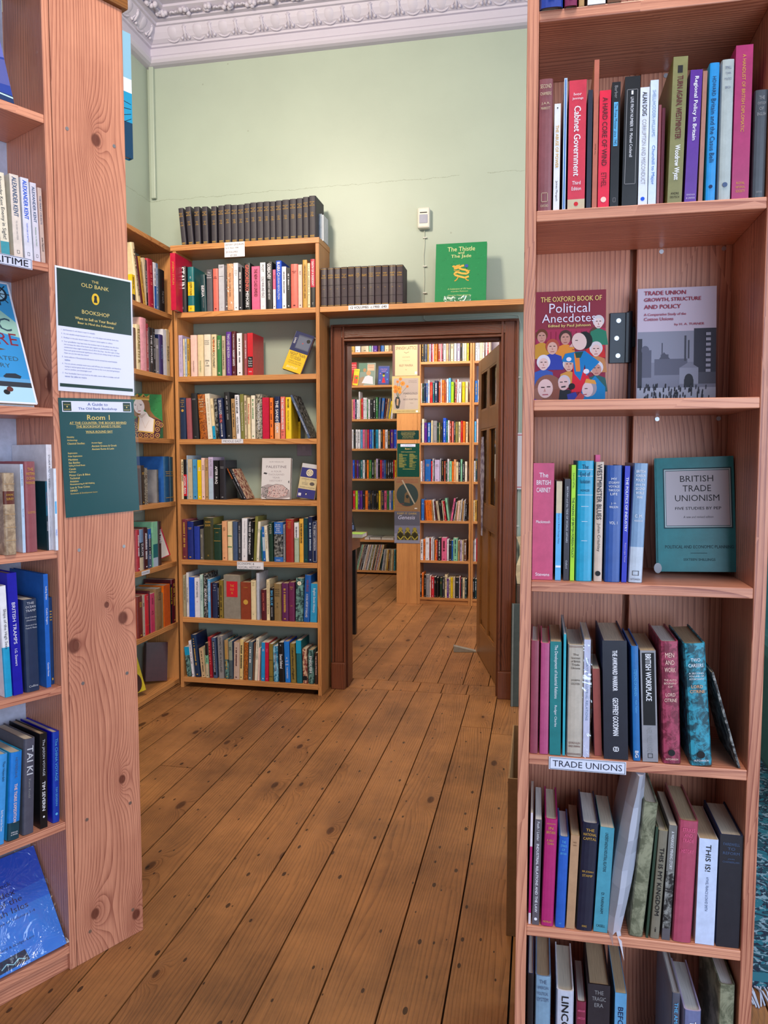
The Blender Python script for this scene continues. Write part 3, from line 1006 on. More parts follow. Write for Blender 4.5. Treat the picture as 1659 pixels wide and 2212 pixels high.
# ------------------------------------------------------------------ door casing and door
def casing_side(mb, x0, x1, z0, z1, inner):
    """stepped architrave post; inner=+1 when the opening is on its right"""
    w_ = x1-x0
    def X(f): return x0 + w_*f if inner > 0 else x1 - w_*f
    for f0, f1, y in ((0, .14, 4.085), (.14, .24, 4.10), (.24, .80, 4.096), (.80, .86, 4.103), (.86, 1.0, 4.09)):
        a, c_ = sorted((X(f0), X(f1)))
        mb.box(a, c_, y, YB, z0, z1)
mb = MB()
casing_side(mb, -1.12, DX0, 0.15, DZ+0.09, 1)
casing_side(mb, DX1, -0.107, 0.15, DZ+0.09, -1)
struct('trim_9', mb, DWOOD['z'], bevel=0.003)
mb = MB()
for f0, f1, y in ((0, .14, 4.0852), (.14, .24, 4.1002), (.24, .80, 4.0962), (.80, .86, 4.1032), (.86, 1.0, 4.0902)):
    z1 = DZ+0.09 - 0.09*f0; z0 = DZ+0.09 - 0.09*f1
    mb.box(-1.12 + 0.075*f1*0.9, -0.107 - 0.09*f1*0.9, y-0.0006, YB, z0, z1+0.0004)
struct('trim_10', mb, DWOOD['x'], bevel=0.003)
mb = MB()
mb.box(-1.124, DX0, 4.076, YB, 0, 0.15); mb.box(DX1, -0.103, 4.076, YB, 0, 0.15)
struct('trim_11', mb, DWOOD['z'], bevel=0.004)
mb = MB()
mb.box(DX0-.022, DX0, YB-.03, YB+TH+0.004, 0, DZ); mb.box(DX1, DX1+0.022, YB-.03, YB+TH+0.004, 0, DZ)
mb.box(DX0-.022, DX1+.022, YB-.03, YB+TH+0.004, DZ, DZ+.022)
mb.box(DX0, DX0+0.008, 4.13, 4.19, 0, DZ-0.008); mb.box(DX1-0.012, DX1, 4.13, 4.20, 0, DZ-0.012); mb.box(DX0, DX1, 4.13, 4.20, DZ-0.012, DZ)
struct('trim_12', mb, DWOOD['z'])

hx, hy = -0.212, 4.275
ex, ey = -0.389, 5.07
Ld = math.hypot(ex-hx, ey-hy); da = atan2(ey-hy, ex-hx)
door = bpy.data.objects.new('door_1', None); COL.objects.link(door)
door.location = (hx, hy, 0.008); door.rotation_euler = (0, 0, da); door['kind'] = 'structure'
DT = 0.04     # leaf thickness, local y from -DT to 0: the +y side faces left into view
fr = MB(); Hd = 1.915
cols_ = [(0, .115), (.345, .415), (Ld-.115, Ld)]
rails = [(0, .20), (.86, 1.0), (1.47, 1.585), (1.83, Hd)]
for a, c_ in (cols_[0], cols_[2]): fr.box(a, c_, -DT, 0, 0, Hd)
for z0, z1 in rails: fr.box(.115, Ld-.115, -DT+0.0005, -0.0005, z0, z1)
m0, m1 = Ld/2-0.04, Ld/2+0.04
for z0, z1 in ((.20, .86), (1.0, 1.47), (1.585, 1.83)): fr.box(m0, m1, -DT+0.001, -0.001, z0, z1)
fr.build('door_frame', DOORW['z'], door, bevel=0.003)
pn = MB()
for a, c_ in ((.115, m0), (m1, Ld-.115)):
    pn.box(a, c_, -DT+0.014, -0.014, .20, .86)
    pn.box(a+.02, c_-.02, -DT+0.010, -0.010, .24, .82)
pn.build('door_panel', DOORW['z'], door, bevel=0.003)
bd = MB()
for a, c_ in ((.115, m0), (m1, Ld-.115)):
    for z0, z1 in ((.20, .86), (1.0, 1.47), (1.585, 1.83)):
        e = .010
        bd.box(a, c_, -0.012, -0.002, z0, z0+e); bd.box(a, c_, -0.012, -0.002, z1-e, z1)
        bd.box(a, a+e, -0.012, -0.002, z0+e, z1-e); bd.box(c_-e, c_, -0.012, -0.002, z0+e, z1-e)
bd.build('glazing_bead', DOORW['x'], door)
for a, c_ in ((.115, m0), (m1, Ld-.115)):
    for z0, z1 in ((1.0, 1.47), (1.585, 1.83)):
        MB().box(a, c_, -DT/2-0.002, -DT/2+0.002, z0, z1).build('glass_pane', GLASS, door)
lk = MB().box(-0.0015, 0.0, -0.032, -0.010, 1.55, 1.72); lk.build('hinge', paint('a88a5c', 0.5, 0.5, 0.1, 'metal'), door)
lk = MB().box(-0.0015, 0.0, -0.032, -0.010, 0.28, 0.44); lk.build('hinge', paint('3a302a', 0.5, 0.5, 0.1, 'metal'), door)
# scarf / bag hanging against the door glass, sticker on the pane
sc_ = MB(); N = 10
for i in range(N):
    z0, z1 = 1.42-0.62*i/N, 1.42-0.62*(i+1)/N
    w0, w1 = 0.05*sin(pi*min(1, (i+.3)/N*1.3))**.6 + .01, 0.05*sin(pi*min(1, (i+1.3)/N*1.3)*0.98)**2 ** .3 + .012
    sc_.add([(.56-w0, .006, z0), (.56+w0, .012, z0), (.56+w1, .012, z1), (.56-w1, .006, z1)], [(0,1,2,3)])
    sc_.add([(.56-w0, .004, z0), (.56+w0, .004, z0), (.56+w1, .004, z1), (.56-w1, .004, z1)], [(3,2,1,0)])
so = sc_.build('hanging_scarf', SPECK['collage'], None, smooth=True)
so.material_slots[0].material
so.data.materials[0] = speckle('lilac_cloth', '6a5a7c', 'b8b0c4', 30, 0.5)
so.matrix_world = Matrix.Translation((hx, hy, 0.008)) @ Matrix.Rotation(da, 4, 'Z')
tag(so, 'lilac patterned cloth hanging on the glazed door', 'cloth')
st = MB().box(0.20, 0.235, -0.0165, -0.0155, 1.17, 1.31).build('paper_sticker', flat('d8d0cc'), None)
st.matrix_world = so.matrix_world.copy()
tag(st, 'small white paper slip stuck on the lower glass of the door', 'sticker')
# door wedge
wd = MB()
wd.add([(0,0,0),(0.15,0,0),(0.15,0.045,0),(0,0.045,0),(0,0,0.042),(0,0.045,0.042),(0.15,0,0.008),(0.15,0.045,0.008)],
       [(0,3,2,1),(4,6,7,5),(0,1,6,4),(3,5,7,2),(0,4,5,3),(1,2,7,6)])
o = wd.build('door_wedge', paint('8c8478', 0.7), None, bevel=0.002)
o.location = (-0.535, 5.02, 0.0005); o.rotation_euler = (0, 0, radians(8))
tag(o, 'grey wooden wedge on the floor holding the open door', 'door wedge')

# ------------------------------------------------------------------ case builder
def panel(r, name, mb, wood, ax, bevel=0.0015): return mb.build(name, wood[ax], r, bevel=bevel)
def screw_heads(r, pts, rad=0.0042, ax='y'):
    for (x, y, z) in pts:
        mb = MB(); n = 10
        ring = [(x+rad*cos(2*pi*i/n), y, z+rad*sin(2*pi*i/n)) for i in range(n)] if ax == 'y' else [(x, y+rad*cos(2*pi*i/n), z+rad*sin(2*pi*i/n)) for i in range(n)]
        off = (0, -0.0008, 0) if ax == 'y' else (0.0008, 0, 0)
        top = [(a+off[0], c_+off[1], d_) for a, c_, d_ in ring]
        mb.add(ring+top, [tuple(range(n, 2*n))] + [(i, (i+1) % n, n+(i+1) % n, n+i) for i in range(n)])
        mb.build('screw', METAL, r)

# --- bookcase on the back wall, left of the door
C2 = Case((0, 3.94, 0), (1, 0, 0), 'bookcase on the back wall', b=(-1.950, -1.160), top=2.4)
r = thing('bookcase', 'tall pine bookcase against the green back wall left of the doorway', 'bookcase', (0, 3.94, 0))
UL, UR = -1.968, -1.140
panel(r, 'side_panel', MB().box(UL, UL+0.018, 0, 0.208, 0, 2.42), WOOD, 'z')
panel(r, 'side_panel', MB().box(UR-0.020, UR, 0, 0.208, 0, 2.42), WOOD, 'z')
panel(r, 'top_board', MB().box(UL-0.012, UR+0.002, -0.004, 0.208, 2.42, 2.449), WOOD, 'x')
SZ2 = [2.09, 1.743, 1.400, 1.067, 0.730, 0.403, 0.060]
for z in SZ2:
    panel(r, 'shelf', MB().box(UL+0.018, UR-0.020, 0.001, 0.205, z-0.028, z), WOOD, 'x')
# shelf over the door
o = panel(None, 'wall_shelf', MB().box(UR+0.002, -0.055, 3.942, 4.149, 2.063, 2.091), WOOD, 'x')
tag(o, 'long pine shelf board fixed over the doorway', 'shelf')

# --- bookcase on the left wall
C1 = Case((-2.01, 0, 0), (0, 1, 0), 'bookcase on the left wall', b=(3.08, 4.005), dep=0.19)
r = thing('bookcase', 'pine bookcase along the left wall, half hidden behind the near post', 'bookcase', (-2.01, 0, 0), C1.R)
V0, V1 = 3.06, 4.005
panel(r, 'side_panel', MB().box(V0, V0+0.02, 0, 0.193, 0, 2.43), WOOD, 'z')
panel(r, 'side_panel', MB().box(4.005, 4.030, 0, 0.193, 0, 2.43), WOOD, 'z')
panel(r, 'top_board', MB().box(V0, 4.032, -0.004, 0.193, 2.431, 2.455), WOOD, 'x')
SZ1 = [2.092, 1.750, 1.403, 1.052, 0.710, 0.360, 0.030]
for z in SZ1:
    panel(r, 'shelf', MB().box(V0+0.02, 4.005, 0.001, 0.19, z-0.026, z), WOOD, 'x')

# --- near right bookcase
CR = Case((0, 1.33, 0), (1, 0, 0), 'near right bookcase', RWOOD, (-0.0085, 0.348), dep=0.212)
r = thing('bookcase', 'tall narrow pine bookcase standing close on the right', 'bookcase', (0, 1.33, 0))
RU0, RU1 = -0.0275, 0.368
panel(r, 'side_panel', MB().box(RU0, RU0+0.019, 0, 0.235, 0, 2.42), RWOOD, 'z')
panel(r, 'side_panel', MB().box(RU1-0.020, RU1, 0, 0.235, 0, 2.42), RWOOD, 'z')
panel(r, 'top_board', MB().box(RU0-0.01, RU1+0.01, -0.01, 0.235, 2.42, 2.445), RWOOD, 'x')
SZR = [2.029, 1.710, 1.397, 1.087, 0.781, 0.467, 0.150]
for z in SZR:
    panel(r, 'shelf', MB().box(RU0+0.019, RU1-0.020, 0.0005, 0.212, z-0.018, z), RWOOD, 'x')
panel(r, 'back_panel', MB().box(RU0+0.019, 0.166, 0.213, 0.231, 0.02, 2.42), RWOOD, 'z')
panel(r, 'back_panel', MB().box(0.178, RU1-0.020, 0.213, 0.231, 0.02, 2.42), RWOOD, 'z')
hn = MB(); hn.box(0.131, 0.166, 0.2085, 0.2125, 1.48, 1.575); hn.box(0.160, 0.169, 0.205, 0.2125, 1.48, 1.575); hn.box(0.170, 0.186, 0.2085, 0.2125, 1.51, 1.548)
hn.tube([(0.168, 0.209, 1.48), (0.168, 0.209, 1.577)], 0.005, 8)
hn.build('hinge', BLACKM, r, bevel=0.0008)
screw_heads(r, [(0.147, 0.2083, 1.494), (0.144, 0.2083, 1.527), (0.147, 0.2083, 1.560)], 0.0045)
pts = []
for z in SZR[:6]:
    pts += [(0.222, 0.2125, z-0.024), (0.332, 0.2125, z-0.024)]
screw_heads(r, [p for p in pts if p[2] > 1.3], 0.0042)

r = thing('bookcase', 'pine bookcase standing back to back behind the near right one', 'bookcase', (0, 1.57, 0))
panel(r, 'back_panel', MB().box(RU0+0.006, RU1-0.006, 0, 0.012, 0.02, 2.40), RWOOD, 'z')
panel(r, 'side_panel', MB().box(RU0+0.004, RU0+0.022, 0.012, 0.20, 0, 2.40), RWOOD, 'z')
panel(r, 'side_panel', MB().box(RU1-0.022, RU1-0.004, 0.012, 0.20, 0, 2.40), RWOOD, 'z')
for z in SZR: panel(r, 'shelf', MB().box(RU0+0.022, RU1-0.022, 0.012, 0.20, z-0.018, z), RWOOD, 'x')
o = MB().box(0.1695, 0.1745, 1.5655, 1.5675, 1.40, 1.545).build('paper_slip', flat('b8b4d0'), None)
tag(o, 'strip of lilac paper showing in the gap behind the hinge', 'paper slip')

# --- near left bookcase, turned towards the camera, with the broad end panel of its neighbour
CA = Case((-1.142, 1.668, 0), (.455, .8905, 0), 'near left bookcase', RWOOD, (-0.842, -0.010), dep=0.186)
r = CA.root('bookcase', 'pine bookcase of sailing books at the near left edge', 'bookcase')
panel(r, 'side_panel', MB().box(-0.010, 0.008, 0, 0.186, 0, 2.43), RWOOD, 'z')
panel(r, 'side_panel', MB().box(-0.86, -0.842, 0, 0.186, 0, 2.43), RWOOD, 'z')
SZA = [2.102, 1.760, 1.418, 1.074, 0.736, 0.389, 0.064]
for z in SZA:
    panel(r, 'shelf', MB().box(-0.842, -0.010, 0.0015, 0.184, z-0.020, z), RWOOD, 'x')
panel(r, 'baseboard', MB().box(-0.842, -0.010, 0.010, 0.028, 0, 0.043), RWOOD, 'x')
panel(r, 'top_board', MB().box(-0.86, 0.215, -0.012, 0.20, 2.4305, 2.456), DOORW, 'x', 0.003)
MB().box(-0.842, -0.010, 0.1865, 0.1925, 0, 2.43).build('back_panel', paint('b8b8cc', 0.6), r)
screw_heads(r, [(-0.0102, 0.024, 2.25), (-0.0102, 0.024, 1.60), (-0.0102, 0.03, 0.87)], 0.004, 'x')
# neighbour case behind the post, opening away to the right
r = CA.root('bookcase', 'pine bookcase whose broad end panel carries the green notices', 'bookcase')
panel(r, 'end_panel', MB().box(0.010, 0.204, 0.000, 0.019, 0, 2.43), {'z': POSTW}, 'z')
panel(r, 'side_panel', MB().box(0.010, 0.204, 0.72, 0.738, 0, 2.43), RWOOD, 'z')
for z in (2.08, 1.75, 1.41, 1.07, 0.727, 0.38, 0.06):
    panel(r, 'shelf', MB().box(0.012, 0.202, 0.019, 0.72, z-0.02, z), RWOOD, 'x')
panel(r, 'back_panel', MB().box(0.010, 0.0118, 0.194, 0.72, 0.02, 2.42), RWOOD, 'z')
pts = []
for z in (2.086, 1.067, 0.728, 0.372, 0.073):
    pts += [(0.046, -0.0002, z+0.002), (0.172, -0.0002, z)]
screw_heads(r, pts, 0.0045)

# --- cases in the back room
CF = Case((0, 6.64, 0), (1, 0, 0), 'bookcase', b=(-1.010, -0.584))
CF2 = Case((0, 6.64, 0), (1, 0, 0), 'bookcase', b=(-0.545, 0.10))
r = thing('bookcase', 'pine bookcase with posters on its broad post, seen through the doorway', 'bookcase', (0, 6.64, 0))
panel(r, 'end_panel', MB().box(-1.222, -1.040, 0.0, 0.018, 0, 2.9), WOOD, 'z')
panel(r, 'side_panel', MB().box(-1.038, -1.010, 0.0, 0.21, 0, 2.9), WOOD, 'z')
panel(r, 'side_panel', MB().box(-0.584, -0.566, 0.0, 0.21, 0, 2.9), WOOD, 'z')
SZF = [2.447, 2.127, 1.773, 1.429, 1.090, 0.745, 0.393, 0.063]
for z in SZF: panel(r, 'shelf', MB().box(-1.010, -0.584, 0.001, 0.208, z-0.022, z), WOOD, 'x')
panel(r, 'baseboard', MB().box(-1.010, -0.584, 0.008, 0.026, 0, 0.041), WOOD, 'x')
r = thing('bookcase', 'pine bookcase beside the open door, a sliver of it in view', 'bookcase', (0, 6.64, 0))
panel(r, 'side_panel', MB().box(-0.563, -0.545, 0.0, 0.21, 0, 2.9), WOOD, 'z')
panel(r, 'side_panel', MB().box(0.10, 0.118, 0.0, 0.21, 0, 2.9), WOOD, 'z')
for z in SZF: panel(r, 'shelf', MB().box(-0.545, 0.10, 0.001, 0.208, z-0.022, z), WOOD, 'x')
panel(r, 'baseboard', MB().box(-0.545, 0.10, 0.008, 0.026, 0, 0.041), WOOD, 'x')
CG = Case((0, 8.25, 0), (1, 0, 0), 'far bookcase')
r = thing('bookcase', 'far pine bookcase on the end wall seen left through the doorway', 'bookcase', (0, 8.25, 0))
SZG = [2.82, 2.450, 2.089, 1.721, 1.397, 1.065, 0.722, 0.386, 0.044]
panel(r, 'side_panel', MB().box(-2.75, -2.73, 0, 0.26, 0, 3.0), WOOD, 'z')
panel(r, 'side_panel', MB().box(-1.36, -1.34, 0, 0.26, 0, 3.0), WOOD, 'z')
for z in SZG: panel(r, 'shelf', MB().box(-2.73, -1.36, 0.001, 0.258, z-0.024, z), WOOD, 'x')

# ================================================================== BOOKS
# ---- back wall bookcase (crops of the photograph, 4.608 times enlarged)
Z1, Z2, Z3, Z4 = (360,410,4.608), (360,690,4.608), (360,960,4.608), (360,1220,4.608)
bw = 'of back wall bookcase'
hist = [150,215,285,360,445,515,577,645,711,775,833,900,966,1030,1086,1150,1225,1295,1357,1417,1486]
tops_ = [185,172,170,168,165,158,148,152,148,137,128,123,117,116,108,100,92,85,72,60]
lean_ = [-30,-26,-10,-6,0]+[0]*15
vol = 'I II III IV V VI VII VIII IX X XI XII XIII XIV XV XVI XVII XVIII XIX XX'.split()
row(C2, 2.4492, Z1, ('tall set on top of back wall bookcase', 'twenty black history volumes on top of the bookcase'),
    '\n'.join('%s %g %g %g %g ; hb;d=0.155;cn=black;cloth;t=go|l|.13|.25|.8|HISTORY/OF/EUROPE~go|l|.38|.50|.75|VOL/%s/1789~go|b|.94|.955|.7|x~go|b|.975|.985|.7|x'
              % ('2a2430', hist[i], (hist[i+1]-0.6 if i > 4 else hist[i]+(58 if i else 50)), tops_[i], lean_[i], vol[i]) for i in range(20)), cap=0.26, sb=0.006)
row(C2, 2.4492, (0,0,1), ('on top behind the black history set', 'thin pale books behind the black set'),
    'lc 688 691 462 ; sb=.07;noprint;lab=first slim pale blue book\nlc 692 695 462 ; sb=.07;noprint;lab=second slim pale blue book\nsv 696 699 464 ; sb=.07;noprint;lab=slim silver grey book', cap=0.2)
row(C2, 2.0902, Z1, ('top shelf '+bw, 'books on the top shelf '+bw), '''
cs 44 96 610 ; d=.20;hb;flat;sb=-.07;free;t=go|v|.1|.6|.5|JOSEPH STALIN
k 100 205 765 ; gl;t=w|V|.02|.48|.72|STALIN~gy|v|.88|.93|.3|T
tl 212 276 768 ; hb;bands=.33:.63:ye,.85:.98:ye;t=w|l|.17|.3|.5|O~k|v|.34|.62|.6|JOSEPH STALIN~k|l|.87|.96|.6|XX
dt 345 400 845 -12 ; t=w|V|.3|.6|.5|BERIA~gy|v|.62|.9|.3|STALINS FIRST LIEUTENANT
dg 400 460 795 ; hb;t=w|l|.05|.16|.8|The/Terror~w|b|.18|.185|.9|x~w|b|.2|.205|.9|x
sa 464 517 785 ; hb;d=.12;ink=mn
sv 522 577 745 ; pb;t=k|b|.25|.257|.9|x~kk|l|.02|.08|.8|SOVIET~k|l|.9|.95|.3|T
pe 604 668 737 ; wrap;t=br|v|.2|.7|.25|RED STAR OVER RUSSIA~k|b|.985|1|.9|x
w 671 716 728 ; pb;ink=gy
kk 717 755 768 ; d=.13
k 775 838 730 ; gl;t=sa|V|.04|.6|.62|GRIGORENKO~w|V|.6|.94|.5|MEMOIRS
pk 850 930 762 ; d=.14;pb;t=mn|V|.06|.7|.62|THE NEW CLASS DIVIDED
w 935 987 724 ; pb;t=k|v|.05|.2|.5|POST~nv|v|.3|.75|.6|COLD WAR AND PEACE~gy|l|.9|.97|.5|O
k 992 1056 718 ; t=w|V|.04|.36|.6|GORBACHEV~w|v|.4|.8|.4|GLASNOST AND HISTORY
pk 1060 1088 795 ; pb;bands=.5:1:w
hb 1090 1147 706 ; t=w|V|.03|.3|.6|BLAIRA C.~w|v|.3|.8|.4|RUSSIAN REVOLUTION
w 1150 1192 765 ; pb
k 1196 1234 775 ; pb
sa 1236 1310 740 ; hb;ink=mn;cn=salmon pink
pp 1312 1350 745 ; pb
tn 1354 1402 698 ; bands=.0:1:go;t=mn|v|.1|.8|.4|CHRISTIAN RELIGION IN THE SOVIET UNION
cr 1404 1430 730 ; pb
cs 1432 1480 690 ; bands=.58:1:k;t=w|V|.05|.55|.5|DEATH OF A DISSIDENT~w|l|.88|.96|.6|Y
''')
row(C2, 1.7432, Z2, ('second shelf '+bw, 'books on the second shelf '+bw), '''
li 125 162 158 ; pb;t=gy|v|.05|.9|.35|THE LIVING PAST AND OTHER STORIES
cr 168 184 195 ; pb
lc 186 204 192 ; pb
go 208 232 192 ; pb
pp 240 306 157 ; hb;t=mn|v|.62|.9|.7|THE GULAG ARCHIPELAGO 2
cr 310 371 154 ; hb;t=gn|v|.62|.9|.7|THE GULAG ARCHIPELAGO 3
iv 374 443 150 ; hb;t=k|l|.13|.25|.7|Bukharin/and the/Revolution~k|l|.6|.78|.7|STEPHEN/F/COHEN
cr 448 500 150 ; t=or|V|.04|.5|.3|ANGELICA~k|v|.06|.8|.5|NOTES OF A REVOLUTIONARY
gn 505 547 160 ; ink=iv;t=iv|v|.05|.4|.5|Siberia~iv|v|.9|.96|.4|x
be 551 586 165 ; t=k|v|.1|.85|.5|SOVIET COMMUNISTS
pu 594 646 124 ; ink=w;t=w|v|.05|.6|.5|TWO LIVES ONE RUSSIA~li|v|.62|.95|.4|NICHOLAS DANILOFF;cn=dark purple
mn 650 692 118 ; t=w|v|.05|.4|.3|THE FORSAKEN~w|V|.42|.78|.5|HUNGRY GHOSTS~w|l|.9|.96|.5|D
w 703 754 137 ; pb;ink=k
br 757 772 140 ; pb;noprint
rs 775 802 142 ; pb;t=w|v|.06|.7|.55|SOVIET SCIENCE
rd 806 862 135 ; flat;hb;d=.165;t=k|b|.56|.82|1.0|x~w|l|.58|.8|.8|The/Russian/Tradition/Series~w|l|.88|.95|.6|BOOKS
''')
row(C2, 1.4002, Z2, ('third shelf '+bw, 'books on the third shelf '+bw), '''
nv 120 196 780 ; ink=go;hb;t=go|l|.04|.24|.6|SEVEN/PILLARS/OF/WISDOM~go|o|.27|.35|.45|x;bands=0:1:1d3050;cn=navy
rs 203 256 785 -12 ; hb;noprint
k 262 325 738 -30 ; hb;ink=gy;t=gy|l|.1|.16|.6|ARABIA~gy|l|.93|.97|.6|XX;cn=black
og 333 410 750 -34 ; mat=marbled;hb;cn=brown marbled;t=cr|l|.08|.3|.7|Arabian/Sands/and/Gold~cr|l|.36|.4|.5|PARKER
iv 414 460 742 -36 ; pb;ink=be
cr 463 492 787 -26 ; pb;bands=.68:1:cy
be 497 521 787 -20 ; pb;mat=photo;cn=black and white
nv 528 586 785 -22 ; t=w|v|.05|.4|.5|SELWYN LLOYD~sa|V|.4|.6|.5|SUEZ 1956~w|v|.62|.9|.35|A PERSONAL ACCOUNT~w|o|.9|.95|.3|x
k 598 654 725 -24 ; hb;ink=gy;cap=1
tn 657 690 790 -10 ; pb
w 694 737 752 -14 ; t=k|V|.03|.42|.5|THE SUEZ AFFAIR~k|v|.5|.88|.5|HUGH THOMAS
ol 740 778 745 -8 ; t=iv|v|.05|.95|.5|The Jews of Palestine A Smith
be 780 803 756 -5 ; pb
cr 806 838 778 -3 ; t=rd|V|.05|.75|.6|Reluctant Neighbour
iv 842 884 757 ; ink=gn
gy 888 952 745 ; mat=bwspeck;cn=speckled grey;t=w|v|.2|.8|.4|OPERATION DAMASK
cs 956 1022 778 ; pb;t=rd|l|.04|.2|.8|Arab/Nights;cn=bright pink red
or 1027 1062 780 ; ink=mn
nv 1074 1130 768 ; bands=.62:1:pe;t=w|V|.1|.85|.55|THE SANDSTORM;cn=dark blue and peach
sa 1134 1180 770 ; t=w|V|.04|.78|.5|THE THIRD ARAB-ISRAELI WAR~k|l|.8|.94|.6|EDGAR/O
ye 1184 1242 775 ; t=k|V|.04|.26|.8|WAR OF DESERT~og|v|.32|.8|.3|FIGHTING FOR THE DESERT
gb 1408 1436 760 -165 ; hb;mat=photo;bands=0:1:sl;t=w|v|.1|.45|.45|DESERT JEWEL~w|v|.5|.9|.5|A COUNTRY OF WORDS;cn=slate blue
''', depth=0.16)
face_on(C2, 1.4002, Z2, 1262, 1328, 880, 0.135, back=1, t=0.012, col='ye', spine='r',
    items=[('r',0,.55,1,1,'k'),('t','LAND OF DESERTS',.5,.42,.8,.05,'og'),('t','AND WARS',.5,.34,.6,.05,'og')],
    label='yellow and black book face out behind its yellow neighbour, third shelf '+bw)
row(C2, 1.0672, Z3, ('fourth shelf '+bw, 'books on the fourth shelf '+bw), '''
cr 130 163 150 ; t=k|V|.05|.55|.5|THE FACE OF DEFEAT
rd 166 206 150 ; bands=0:.38:k,.92:1:k;t=w|V|.42|.86|.55|ATOMIC IRAN;cn=red and black
be 216 260 148 ; pb;ink=gy
lb 264 307 150 ; pb;ink=k;bands=0:1:4a94c4
ye 311 349 155 ; pb;ink=w
pp 351 383 135 ; pb;ink=k
tn 386 418 152 ; pb
li 421 467 127 ; bands=.5:1:lc;ink=sl;pb;t=gy|v|.05|.45|.6|RACHEL CORRIE
k 471 522 160 ; flat;t=w|V|.15|.6|.6|AFTER IRAQ~w|l|.92|.97|.4|O
kk 526 590 158 ; hb;d=.165;ink=gy;bands=0:1:26232a
k 748 770 240 -135 ; t=or|V|.02|.35|.7|THE NEW JACKALS~gy|v|.4|.95|.4|RAMZI AND THE FUTURE OF TERRORISM
kk 774 800 255 -125 ; ink=w;mat=collage;bands=0:1:kk
''', depth=0.16)
row(C2, 1.0672, Z3, ('fourth shelf '+bw, 'big pale books behind the others'), 'lc 206 213 110 ; lab=tall pale blue book behind the beige one;pb;d=.18\n', depth=0.16)
row(C2, 0.7302, Z3, ('fifth shelf '+bw, 'books on the fifth shelf '+bw), '''
rs 150 206 748 ; hb;ink=go;bands=0:1:6e2a38;cn=rose red
nv 208 270 768 ; hb;ink=go;bands=0:1:1b2a78
nv 274 332 815 ; hb;bands=0:1:22389a;cn=deep blue;noprint
gy 335 367 845 ; hb;ink=iv;bands=0:1:6a665e
ol 371 468 730 ; hb;bands=0:1:3a3a22;ink=go;cn=dark olive;t=go|l|.06|.22|.6|MODERN/EUROPE~go|l|.86|.93|.35|XX
dn 472 547 800 ; hb;ink=go;t=go|b|.1|.11|1|x~go|l|.2|.24|.4|HISTORY~go|b|.45|.46|1|x
pe 552 604 766 ; hb;ink=br
cr 608 656 768 ; hb;t=gn|b|.36|.38|1|x~gn|b|.64|.66|1|x
sl 660 708 770 ; hb;noprint
kk 712 746 775 ; hb;ink=gy
w 748 801 737 6 ; pb;t=gy|v|.06|.35|.35|Economics of Reality~gy|v|.4|.7|.3|Roderick Floud~k|l|.86|.92|.35|II
k 808 838 742 10 ; pb;t=w|V|.06|.85|.7|THE RISE OF THE PEASANT
k 841 862 770 8 ; pb;ink=w
ol 862 892 720 22 ; hb;noprint
iv 893 917 770 22 ; pb;ink=gn
lb 948 960 850 -10 ; pb;bands=0:1:tl
lc 964 988 820 -14 ; bands=0:.3:bl,.7:1:bl;pb;ink=w
iv 990 1018 810 -16 ; pb;t=br|v|.06|.7|.45|THE GREAT HUNGER
dn 1022 1064 775 -6 ; hb;ink=iv;t=iv|l|.04|.3|.7|THE/WORLD/WE/HAVE/LOST
bl 1068 1160 775 ; hb;bands=.3:.88:photo;t=w|l|.04|.28|.7|IRON/INDUSTRY/AND/THE/NATION~w|l|.93|.98|.7|XXXX;cn=blue and grey
gy 1163 1182 800 ; pb
rr 1186 1266 745 ; hb;bands=0:1:9c2420;t=go|l|.04|.22|.6|BRITAIN/AND/THE/GREAT/WAR;cn=brick red
mt 1270 1318 780 ; bands=0:.38:w,.38:1:a8b8a4;t=k|V|.1|.38|.7|THE GREAT REVOLT~gn|b|.42|.425|.9|x;cn=pale green
go 1321 1364 742 ; bands=0:1:e0a83c;t=k|V|.1|.55|.75|TOTAL WAR EUROPE 1914-1918;cn=golden yellow
dt 1366 1408 735 ; pb;ink=tl
nv 1411 1451 722 ; pb;ink=lc
nv 1452 1500 765 ; hb;t=w|f|.03|.97|.8|x~w|v|.08|.7|.4|THE GREAT DEPRESSION
''')
